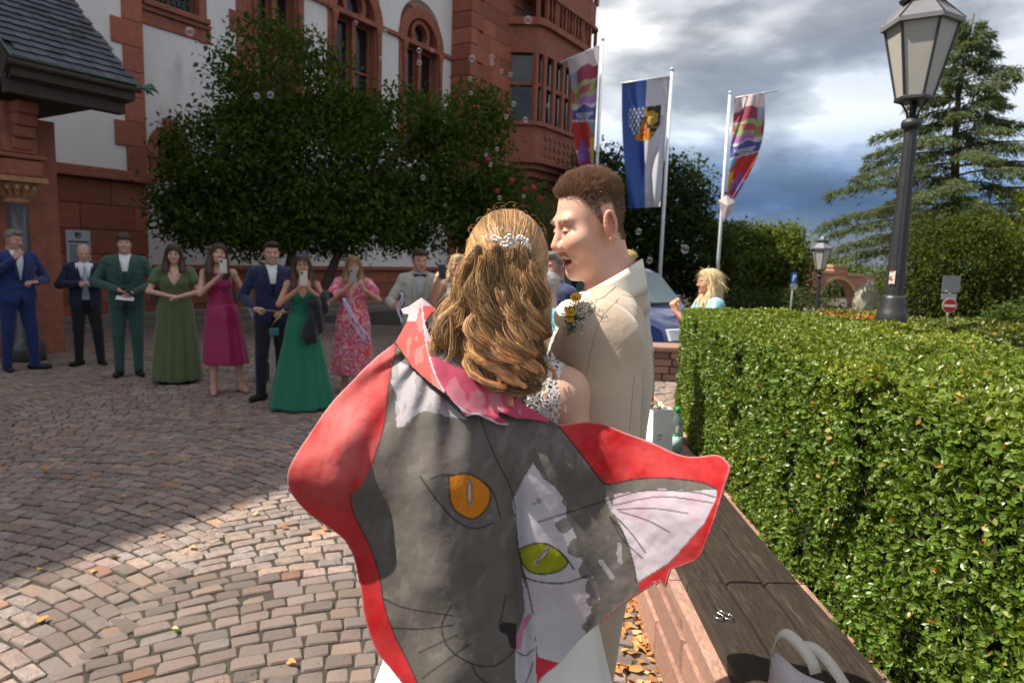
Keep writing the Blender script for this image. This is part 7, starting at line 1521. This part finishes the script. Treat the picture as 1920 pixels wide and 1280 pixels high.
# wavy lengths, in locks: guide points in the photo's frame
G = []
def lock(pts, n, spread, amp, wl, ph=None, d0=1.22): G.append((pts, n, spread, amp, wl, ph if ph is not None else rng.uniform(0, 6.28), d0))
for i in range(46):
    x0 = rng.uniform(882, 1000); xe = 940+(x0-950)*rng.uniform(.5, 1.15)+rng.normal(0, 14); ye = rng.uniform(640, 735)-abs(x0-965)*.25
    lock([(x0, rng.uniform(455, 520)), (x0+(x0-955)*.16, 560), ((x0+xe)/2+rng.normal(0, 12), 630), (xe, ye)], 105, .0056, rng.uniform(.012, .022), rng.uniform(.07, .12), None, 1.165+rng.uniform(-.02, .03))
for i in range(12):      # sweep over the left shoulder
    y0 = rng.uniform(470, 560); lock([(890+rng.normal(0, 8), y0), (862, y0+55), (846+rng.normal(0, 8), 620), (828+rng.normal(0, 13), 645+rng.normal(0, 12)), (832+rng.normal(0, 18), 676+rng.normal(0, 14))], 80, .0045, .011, .09, None, 1.185+rng.uniform(-.015, .02))
for i in range(7): lock([(996+rng.normal(0, 6), 540), (1008, 600), (1004+rng.normal(0, 8), 660), (1008+rng.normal(0, 12), 715)], 45, .003, .009, .09, None, 1.19)
lock([(1000, 600), (1022, 650), (1034, 672), (1008, 700)], 12, .003, .004, .1, 0, 1.165); lock([(985, 590), (1000, 650), (1006, 710), (1000, 748)], 12, .003, .006, .1, 1, 1.16); lock([(845, 590), (856, 640), (832, 690), (816, 680)], 20, .004, .005, .1, 1, 1.16)
for i in range(14):     # loose curls at the bottom
    x0 = rng.uniform(905, 1005); lock([(x0, 640), (x0+12, 690), (x0-14+rng.normal(0, 10), 725), (x0+10+rng.normal(0, 12), 738-abs(x0-968)*.35)], 85, .0042, .014, .065, None, 1.16+rng.uniform(-.01, .02))
for i in range(18):     # ringlets on top of the mass, sun highlights put into their paler colour
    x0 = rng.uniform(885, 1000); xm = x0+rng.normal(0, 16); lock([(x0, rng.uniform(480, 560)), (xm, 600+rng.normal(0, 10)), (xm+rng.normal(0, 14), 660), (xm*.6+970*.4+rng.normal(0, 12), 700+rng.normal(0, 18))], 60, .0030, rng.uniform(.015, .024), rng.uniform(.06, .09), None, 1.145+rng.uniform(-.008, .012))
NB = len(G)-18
Pa = []; Cc = []; K = 24
for pts, n, spread, amp, wl, ph, d0 in G:
    g = np.array([P(a, b, d0) for a, b in pts]); tt = np.linspace(0, 1, len(g)); uu = np.linspace(0, 1, K)
    # smooth by cubic-ish resample
    gi = np.stack([np.interp(uu, tt, g[:, j]) for j in range(3)], 1)
    for _ in range(4): gi[1:-1] = (gi[:-2]+2*gi[1:-1]+gi[2:])/4
    Ls = np.concatenate([[0], np.cumsum(np.linalg.norm(np.diff(gi, axis=0), axis=1))]); wv = np.stack([np.cos(2*PI*Ls/wl+ph), .9*np.sin(2*PI*Ls/wl+ph), .25*np.sin(2*PI*Ls/wl+ph)], 1)*amp*np.clip(uu*2.2, .1, 1)[:, None]
    gi = gi+wv; off = rng.normal(0, spread, (n, 1, 3)); env = (.55+.75*np.sin(PI*np.clip(uu*1.05, 0, 1))**.8)[None, :, None]; jt = rng.normal(0, .0012, (n, 6, 3)); jj = np.stack([np.stack([np.interp(uu, np.linspace(0, 1, 6), jt[i, :, j]) for j in range(3)], 1) for i in range(n)])
    tw = np.stack([np.cos(uu*5+ph), np.sin(uu*5+ph), uu*0], 1)[None]*spread*.25; Pa.append(gi[None]+off*env*np.array([1, .7, 1])+jj+tw); gl_ = rng.uniform(.38, 1.6) if len(Cc) < NB else rng.uniform(1.2, 1.9); Cc.append(hue(n, .7, 1.3)[:, None, :]*gl_*(.82+.55*uu**2)[None, :, None]*(1+.16*np.sin(2*PI*Ls/wl+ph+1.2))[None, :, None])  # paler ends; highlight along each wave put into the strand colour
Pa = np.concatenate(Pa); Cc = np.concatenate(Cc); rad = np.linspace(.00046, .00026, K); strands(Pa, rad, Cc, 'wavy_lengths', M_strand, br.t)
# flyaways
nF = 90; az = rng.uniform(-1.5, 1.5, nF); el = rng.uniform(-.2, 1.45, nF); d = np.stack([np.sin(az)*np.cos(el), -np.cos(az)*np.cos(el)*.6, np.sin(el)], 1); p0 = CE+d*RE; tg = np.cross(d, rdir(nF)); u = np.linspace(0, 1, 8)[None, :, None]; L_ = rng.uniform(.015, .04, (nF, 1, 1)); pth = p0[:, None]+tg[:, None]*L_*u+d[:, None]*(L_*.35*np.sin(PI*u*.8)); strands(pth, np.full(8, .00022), hue(nF, .9, 1.6), 'flyaway_hair', M_strand, br.t)['kind'] = 'stuff'
# pearl comb
M_pearl = mat('pearl_glass', (.82, .78, .74), .12, .1, 30, spec=.8, coat=.5); M_wire = mat('silver_wire', (.7, .66, .6), .25, .1, 20, metal=1.); hc_ = thing('hair_comb', 'sparkling pearl and crystal comb pinned in the bride\'s hair', 'hair comb', tuple(CLIP))
pr_pos = [(922, 447), (928, 443), (932, 452), (938, 448), (944, 455), (948, 446), (952, 453), (955, 447), (958, 457), (962, 449), (966, 454), (970, 447), (975, 450), (979, 445), (984, 448), (989, 451), (986, 457), (991, 460), (946, 462), (940, 459), (960, 463), (934, 446), (951, 461), (967, 459), (980, 456), (983, 463), (993, 466), (925, 451), (964, 464), (955, 441), (973, 443)]
for (px, py) in pr_pos:
    q = P(px, py, 1.198+.00004*(px-955)**2*.6-.000); ff = Field(q-.01, q+.01, .0011); a = rng.uniform(0, PI); ff.ell(q, (.0030, .0030, .0046), .0, R=np.array(Matrix.Rotation(a, 3, 'Y'))); V, Q = ff.mesh(); mk('pearl', V, Q, M_pearl, hc_, True)
mb = MB(); mb.tube([P(x_, y_, 1.202) for x_, y_ in ((920, 449), (940, 454), (955, 453), (975, 449), (993, 462))], .0008, 5)
mb.build('wire', M_wire, hc_)
# ------------------------------------------------------------------ painted heart-shaped cloth over the bride's back
CTRL = [(795, 560, 1.27), (745, 640, 1.225), (880, 700, 1.165), (960, 750, 1.165), (1045, 795, 1.16), (620, 760, 1.205), (560, 850, 1.16), (540, 890, 1.16), (556, 930, 1.175), (640, 860, 1.13), (630, 905, 1.118), (690, 760, 1.18), (600, 975, 1.185), (650, 1030, 1.19),
        (700, 880, 1.15), (720, 965, 1.152), (685, 1130, 1.17), (705, 1200, 1.16), (760, 1290, 1.115), (850, 820, 1.115), (740, 720, 1.185), (800, 735, 1.145), (810, 900, 1.085), (870, 950, 1.092), (880, 1100, 1.078), (880, 1300, 1.05), (740, 1100, 1.13), (800, 1100, 1.062), (820, 1290, 1.04), (750, 880, 1.125), (800, 980, 1.078), (955, 900, 1.128), (968, 1100, 1.108), (990, 1290, 1.085),
        (1040, 900, 1.135), (1050, 1050, 1.118), (1100, 850, 1.135), (1130, 930, 1.135), (1145, 1000, 1.125), (1200, 830, 1.11), (1270, 860, 1.04), (1365, 880, .94), (1340, 960, .945), (1250, 950, 1.03), (1185, 990, 1.10), (1300, 1050, .985), (1200, 1110, 1.085), (1100, 1190, 1.12), (1040, 1240, 1.125)]
_c = np.array(CTRL, float); _X = _c[:, :2]/400.; _r = np.linalg.norm(_X[:, None]-_X[None], axis=2); _tp = lambda r: np.where(r > 1e-9, r*r*np.log(np.maximum(r, 1e-9)), 0)
_A = np.block([[_tp(_r)+np.eye(len(_c))*.002, np.c_[np.ones(len(_c)), _X]], [np.c_[np.ones(len(_c)), _X].T, np.zeros((3, 3))]]); _w = np.linalg.solve(_A, np.r_[_c[:, 2], 0, 0, 0])
def cape_Y(px, py):
    q = np.stack([px, py], -1)/400.; out = np.empty(len(q))
    for i in range(0, len(q), 20000): r = np.linalg.norm(q[i:i+20000, None]-_X[None], axis=2); out[i:i+20000] = _tp(r) @ _w[:-3]+_w[-3]+q[i:i+20000] @ _w[-2:]
    return out
def pdist(px, py, pts):
    d = np.full(px.shape, 1e9)
    for (x0, y0), (x1, y1) in zip(pts, pts[1:]):
        dx, dy = x1-x0, y1-y0; t = np.clip(((px-x0)*dx+(py-y0)*dy)/(dx*dx+dy*dy+1e-9), 0, 1); d = np.minimum(d, np.hypot(px-x0-t*dx, py-y0-t*dy))
    return d
def smoothpts(pts, n=8):
    """Catmull-Rom through the given points"""
    p = np.array(pts, float); q = np.vstack([2*p[0]-p[1], p, 2*p[-1]-p[-2]]); out = []
    for i in range(1, len(q)-2):
        for t in np.linspace(0, 1, n, endpoint=False): a, b, c, d = q[i-1], q[i], q[i+1], q[i+2]; out.append(.5*((2*b)+(-a+c)*t+(2*a-5*b+4*c-d)*t*t+(-a+3*b-3*c+d)*t**3))
    out.append(p[-1]); return [tuple(v) for v in out]
OUT = smoothpts([(790, 566), (768, 600), (742, 640), (700, 675), (655, 720), (618, 760), (580, 815), (552, 858), (540, 890), (546, 922), (575, 958), (612, 985), (645, 1010), (664, 1045), (674, 1090), (680, 1125), (682, 1145), (694, 1190), (708, 1222), (735, 1255), (762, 1290), (790, 1330)], 5)+smoothpts([(1000, 1335), (1008, 1285), (1024, 1262), (1048, 1244), (1080, 1205), (1110, 1178), (1135, 1160), (1165, 1135), (1200, 1112), (1222, 1098)], 4)+[(1228, 1090), (1232, 1098), (1238, 1088), (1249, 1101), (1252, 1086), (1258, 1068)]+smoothpts([(1262, 1066), (1290, 1056), (1312, 1044), (1328, 1008), (1343, 966), (1358, 915), (1369, 880), (1366, 868), (1346, 853), (1300, 856), (1268, 850), (1224, 830), (1175, 812), (1131, 795), (1095, 791), (1050, 796)], 5)+smoothpts([(1000, 770), (950, 745), (905, 705), (860, 662), (828, 640), (803, 612)], 4)
def fnoise(px, py, s, o=3, z=0.): return fbm(np.stack([px*s, py*s, np.full(px.shape, z)], -1), o)
def paint_cape(px, py):
    n1 = fnoise(px, py, .012); n2 = fnoise(px, py, .05, 3, 3.); n3 = fnoise(px*.9+py*.42+25*n1+6*n2, (py*.9-px*.42)*.35+9*n2, .09, 3, 7.); wob = 3.*n1+2.*n2; x = px+wob; y = py+wob*.7
    gray = np.array([.168, .152, .138]); C = np.tile(gray, (len(px), 1))*(1+.14*n2+.14*n3)[:, None]
    dry = (n3 > .30) & (n1 > -.05); C[dry] = C[dry]*1.18
    def put(m, c, a=1.): C[m] = C[m]*(1-a)+np.array(c)*a
    # pale ear lining of the grey cat
    e = inpoly(px+14*n2, py+14*n2, [(733, 668), (736, 731), (742, 800), (775, 790), (800, 772), (872, 782), (820, 737), (769, 690)]); put(e, (.56, .53, .57), .85)
    put(e & (n3 > .12), (.24, .22, .23), .5)
    # white cat
    wpoly = [(964, 942), (985, 905), (1004, 872), (1022, 900), (1040, 912), (1060, 940), (1062, 970), (1075, 989), (1085, 1010), (1082, 1035), (1098, 1060), (1118, 1088), (1124, 1120), (1108, 1153), (1096, 1187), (1108, 1192), (1060, 1240), (1008, 1245), (1000, 1180), (985, 1083), (971, 1031), (966, 979)]
    wm = inpoly(px+9*n1, py+9*n1, wpoly); put(wm, (.60, .575, .615)); put(wm & (fnoise(px, py, .008, 2, 11.) > .1), (.60, .52, .545), .7)
    for (bx, by, r) in ((1058, 986, 15), (1072, 935, 17), (1082, 1028, 17), (1095, 985, 22), (1102, 1066, 18), (1116, 1100, 19), (1108, 1125, 12), (1124, 1145, 18), (1100, 1172, 9), (1112, 1160, 12), (1125, 1040, 26)): put(np.hypot(px-bx+7*n2, py-by+7*n1) < r, gray*.95, .85)
    put((np.hypot(px-1010, py-938) < 5) | (np.hypot(px-1002, py-943) < 3), gray, .6)
    for a, b, w_ in (((1128, 1052), (1150, 1080), 5), ((1160, 1020), (1165, 1052), 4), ((1140, 935), (1152, 962), 4)): put(pdist(px+5*n2, py, [a, b]) < w_, (.52, .50, .53), .7)
    # ear of the white cat
    ear = [(1152, 926), (1190, 921), (1240, 916), (1300, 920), (1345, 917), (1346, 930), (1321, 980), (1283, 1023), (1257, 1052), (1224, 1073), (1196, 1090), (1186, 1048), (1169, 993), (1148, 958)]
    em = inpoly(px, py, ear); put(em, (.66, .585, .65)); put(em & (fnoise(px, py, .03, 3, 5.) > .12), (.70, .47, .58), .45); put(em & (py < 950+.05*(1340-px)*0) & (py < 926+8*n1) & (px > 1200), (.52, .54, .60), .6)
    # white strip, noses
    put(inpoly(x, py, [(979, 1078), (990, 1110), (1001, 1162), (1009, 1340), (966, 1340), (965, 1204), (984, 1145)]), (.60, .59, .63)); put(inpoly(px, py, [(996, 1146), (998, 1156), (983, 1178), (978, 1200), (975, 1215), (966, 1218), (965, 1196), (976, 1166)]), (.62, .27, .39)); put(inpoly(px, py, [(934, 1172), (942, 1164), (966, 1168), (966, 1217), (957, 1214), (950, 1190), (936, 1182)]), (.035, .033, .033))
    # red borders
    rl = [(800, 520), (744, 644), (730, 713), (720, 800), (700, 866), (680, 905), (655, 924), (664, 962), (693, 1020), (711, 1072), (722, 1135), (740, 1187), (763, 1234), (786, 1284), (800, 1340), (500, 1340), (480, 500)]
    rr1 = [(1040, 780), (1400, 780), (1400, 905), (1346, 917), (1316, 904), (1249, 896), (1190, 898), (1139, 907), (1118, 888), (1089, 850), (1059, 816)]; rr2 = [(1400, 900), (1346, 917), (1346, 931), (1321, 982), (1283, 1025), (1257, 1055), (1224, 1076), (1196, 1094), (1215, 1130), (1400, 1120)]; rr3 = [(1004, 1229), (1052, 1243), (1060, 1300), (1008, 1300)]
    rm = inpoly(x, y, rl) | inpoly(px, py, rr1) | inpoly(px, py, rr2) | inpoly(px, py, rr3) | ((pdist(px, py, [(1135, 1160), (1200, 1112)]) < 4))
    wash = np.clip(.5+.9*fnoise(px, py, .014, 4, 21.)+.35*n3, 0, 1); up = np.clip((955-py)/120, 0, 1)*np.clip((800-px)/100, 0, 1); wk = (wash*(.20+.42*up))[:, None]; red = np.array([.56, .014, .020])[None]*(1-wk)+np.array([.74, .30, .28])[None]*wk; C[rm] = red[rm]
    # eyes
    oe = smoothpts([(841, 892), (878, 888), (906, 904), (919, 922), (914, 948), (890, 971), (862, 963), (845, 940), (841, 892)], 5); g = inpoly(px, py, oe); put(g, (.66, .235, .012)); put(g & (n3 > .1), (.72, .30, .02), .6); put(((px-880)/5)**2+((py-924)/27)**2 < 1, (.55, .50, .44))
    ge = smoothpts([(974, 1029), (998, 1019), (1025, 1019), (1049, 1033), (1064, 1052), (1050, 1068), (1021, 1075), (996, 1071), (980, 1054), (974, 1029)], 5); g = inpoly(px, py, ge); put(g, (.36, .37, .012)); put(g & (n3 > .15), (.42, .46, .03), .6); put(pdist(px, py, [(1004, 1056), (1028, 1027)]) < 3.6, (.58, .55, .52))
    lines = [(oe, 1.5), (ge, 1.5), ([(880, 897), (884, 910), (885, 925), (882, 942), (880, 950), (876, 935), (876, 912), (880, 897)], .9), ([(1003, 1058), (1014, 1040), (1030, 1024), (1024, 1040), (1003, 1058)], .9), (smoothpts([(789, 893), (821, 939), (855, 976), (890, 990), (925, 979)]), 1.5), (smoothpts([(809, 897), (826, 891), (846, 889)]), 1.3), (smoothpts([(910, 905), (925, 925), (938, 970)]), 1.2),
             (smoothpts([(981, 1078), (1004, 1088), (1055, 1092), (1103, 1078)]), 1.4), (smoothpts([(1047, 1031), (1065, 1050), (1076, 1066)]), 1.5), (smoothpts([(719, 1121), (762, 1139), (849, 1153)]), 1.3), (smoothpts([(736, 1176), (790, 1178), (849, 1171)]), 1.3), ([(786, 1223), (858, 1189)], 1.3), ([(792, 1271), (881, 1206)], 1.3), (smoothpts([(847, 1133), (830, 1168), (835, 1201), (857, 1228), (897, 1247), (933, 1244), (964, 1219)]), 1.5), (smoothpts([(885, 1247), (895, 1266), (918, 1284)]), 1.3),
             (smoothpts([(948, 1115), (942, 1145), (936, 1170)]), 1.3), (smoothpts([(969, 1222), (985, 1228), (1001, 1216)]), 1.3), (smoothpts([(1000, 1240), (994, 1262), (982, 1285)]), 1.2), (smoothpts([(1009, 978), (1068, 959), (1148, 934), (1215, 919), (1300, 922), (1344, 932)]), 1.2), (smoothpts([(1150, 947), (1210, 934), (1257, 931), (1338, 942)]), 1.), (smoothpts([(1158, 954), (1230, 953), (1291, 962)]), 1.), (smoothpts([(1162, 958), (1215, 975), (1257, 997)]), 1.1), (smoothpts([(1150, 962), (1185, 1000), (1211, 1035)]), 1.1), (smoothpts([(1144, 968), (1168, 1010), (1205, 1045)]), 1.), (smoothpts([(1144, 968), (1172, 1005), (1188, 1055), (1195, 1092)]), 1.3),
             (smoothpts([(745, 644), (731, 713), (720, 800), (700, 866)]), 1.1), (smoothpts([(655, 924), (664, 962), (693, 1020), (711, 1072), (722, 1135), (740, 1187), (763, 1234), (786, 1284)]), 1.1), (smoothpts([(1046, 797), (1089, 850), (1118, 888), (1139, 907), (1190, 898), (1249, 896), (1316, 904), (1346, 917)]), 1.4), (smoothpts([(901, 783), (924, 846), (959, 921), (968, 979), (971, 1031), (986, 1083), (1000, 1150)]), 1.2)]
    for pts, w_ in lines:
        b = np.array(pts); m = (px > b[:, 0].min()-4) & (px < b[:, 0].max()+4) & (py > b[:, 1].min()-4) & (py < b[:, 1].max()+4)
        if m.any(): i = np.where(m)[0]; d = pdist(px[i], py[i], pts); a = np.clip((w_+.6-d)/1.0, 0, 1)[:, None]*.85; C[i] = C[i]*(1-a)+np.array([.028, .026, .03])*a
    d = pdist(px, py, OUT); a = (np.clip((3.4-d)/2.2, 0, 1)*.6*(.6+.4*n2))[:, None]; C = C*(1-a)+np.array([.66, .58, .62])*a
    return np.clip(C, .004, .9)
def sheet(name, poly, step, Yfn, colfn, m, parent, th=.0025):
    b = np.array(poly); gx = np.arange(b[:, 0].min()-step, b[:, 0].max()+step*2, step); gy = np.arange(b[:, 1].min()-step, b[:, 1].max()+step*2, step); X, Y = np.meshgrid(gx, gy, indexing='ij'); ins = inpoly(X, Y, poly); ny = len(gy)
    # pull the outermost vertices onto the outline so that the hem is clean
    near = ins.copy(); near[1:] |= ins[:-1]; near[:-1] |= ins[1:]; near[:, 1:] |= ins[:, :-1]; near[:, :-1] |= ins[:, 1:]; rim = near & ~ins; ri = np.argwhere(rim); px_, py_ = X[rim], Y[rim]; best = np.full(len(px_), 1e9); bx = px_.copy(); by = py_.copy(); pl = list(poly)+[poly[0]]
    for (x0, y0), (x1, y1) in zip(pl, pl[1:]):
        dx, dy = x1-x0, y1-y0; t = np.clip(((px_-x0)*dx+(py_-y0)*dy)/(dx*dx+dy*dy+1e-9), 0, 1); qx, qy = x0+t*dx, y0+t*dy; d = np.hypot(px_-qx, py_-qy); s = d < best; best[s] = d[s]; bx[s] = qx[s]; by[s] = qy[s]
    ok = best < step*1.5; X[rim] = np.where(ok, bx, px_); Y[rim] = np.where(ok, by, py_); keep = ins.copy(); keep[tuple(ri[ok].T)] = True
    idx = np.full(keep.shape, -1); idx[keep] = np.arange(keep.sum()); q = np.stack([idx[:-1, :-1], idx[1:, :-1], idx[1:, 1:], idx[:-1, 1:]], -1).reshape(-1, 4); q = q[(q >= 0).all(1)]
    px, py = X[keep], Y[keep]; V = Parr(px, py, Yfn(px, py)); o = mk(name, V, q, m, parent, True, colfn(px, py)); thick(o, th); return o
M_cape = mat('painted_cotton', rough=.72, attr=True, transl=.30, var=.05, scale=30, bump=.10, bscale=90, spec=.3)
cp = thing('painted_cape', 'red bordered cloth painted with two cat faces draped round the bride', 'cape', (-.06, 1.12, .9))
def main_Y(px, py):
    Y = cape_Y(px, py); a = fnoise(px+.3*py, py-.3*px, .009, 2, 2.); crease = np.abs(fnoise(px, py, .016, 3, 9.)); Y = Y+.006*a+.0006*fnoise(px, py, .05, 2, 4.)
    # stiff wrinkled ear, pleat between the faces, radiating pull folds
    Y += 0.0022*fnoise(px, py*1.0, .04, 2, 14.)*np.clip((px-1130)/60, 0, 1); Y += .020*np.exp(-((px-(963+(py-900)*.06))/15.)**2)*np.clip((py-840)/120, 0, 1)
    ang = np.arctan2(py-600, px-830); rad = np.hypot(px-830, py-600); Y += .0075*np.sin(ang*22+2*a)*np.clip(1-rad/480, 0, 1)*np.clip(rad/90, 0, 1); low = np.clip((py-980)/200, 0, 1)*np.clip((950-px)/60, 0, 1)*np.clip((px-700)/60, 0, 1); Y += .011*np.sin((px-.12*py)/31.+1.5*a)*low; Y += .010*np.sin((px+.5*py)/34.+a)*np.clip((px-985)/40, 0, 1)*np.clip((1120-px)/60, 0, 1)*np.clip((py-1040)/120, 0, 1); Y += .006*np.sin((py*.9+px*.35)/26.+2*a)*np.clip((700-px)/50, 0, 1)*np.clip((px-560)/40, 0, 1)*np.clip((930-py)/60, 0, 1); return Y
sheet('cloth', OUT, 2.1, main_Y, paint_cape, M_cape, cp)
# the collar: edge of the cloth folded outwards
FOLD = [(791, 558), (766, 575), (752, 580), (757, 590), (768, 588), (762, 606), (741, 643), (772, 688), (803, 716), (840, 744), (862, 768), (874, 781), (884, 778), (894, 777), (912, 785), (932, 795), (951, 797), (955, 791), (940, 784), (930, 772), (946, 775), (966, 784), (1000, 786), (1046, 797), (1020, 780), (992, 763), (965, 747), (938, 730), (915, 711), (896, 693), (878, 673), (861, 657), (842, 650), (826, 642), (805, 628), (797, 606), (810, 588), (820, 582)]
tear = smoothpts([(791, 562), (793, 590), (797, 625), (804, 662), (817, 704), (839, 743), (862, 764), (884, 778)])
def paint_fold(px, py):
    n1 = fnoise(px, py, .02); n3 = fnoise(px, py*.4, .09, 2, 7.); n2 = fnoise(px, py, .05, 3, 3.); b = np.array(tear); tx = np.interp(py, b[:, 1], b[:, 0]); out = px < tx
    C = np.tile([.60, .095, .17], (len(px), 1))*(1+.15*n1)[:, None]; C[(n1+n3*.5 > .18)] = (.63, .22, .28); m = (py < 640+.25*(px-800)) & ~out; C[m] = (.58, .50, .56); m = ~out & (py > 640+.25*(px-800)) & (py < 672+.40*(px-820)) & (px > 815); C[m] = np.array([.19, .17, .175])
    m = ~out & (px < 822) & (py > 575) & (py < 600) & (px > 791); C[m] = (.60, .10, .10)
    sal = np.array([.64, .13, .12])*np.ones((len(px), 1))*(1+.12*n2)[:, None]; C[out] = sal[out]; C[out & (n3 > .15)] = (.68, .26, .23); m = out & (py < 602) & (px < 790-.2*(py-560)); C[m] = (.68, .58, .61)
    d = pdist(px, py, tear); C[d < 1.6] = (.66, .60, .66); d = pdist(px, py, [(741, 643), (772, 688), (803, 716), (840, 744), (862, 768)]); C[d < 1.3] = (.06, .04, .06)
    d = pdist(px, py, [(874, 781), (884, 778), (894, 777), (912, 785), (932, 795), (951, 797)]); C[d < 3.5] = (.66, .60, .66); d = pdist(px, py, [(835, 735), (842, 750), (850, 757)]); C[d < 1.5] = (.03, .03, .04); d = pdist(px, py, [(1030, 790), (1042, 795)]); C[d < 2.5] = (.10, .10, .13); return C
def fold_Y(px, py):
    b = np.array(tear); tx = np.interp(py, b[:, 1], b[:, 0]); s = px-tx; Y = cape_Y(px, py)-.016-.008*np.exp(-(s/22)**2)+.006*np.clip(s/90, 0, 1); Y += .004*fnoise(px, py, .022, 2, 6.)-.010*np.exp(-((px-940)/16)**2-((py-778)/14)**2); return Y
sheet('folded_collar', FOLD, 1.9, fold_Y, paint_fold, M_cape, cp)
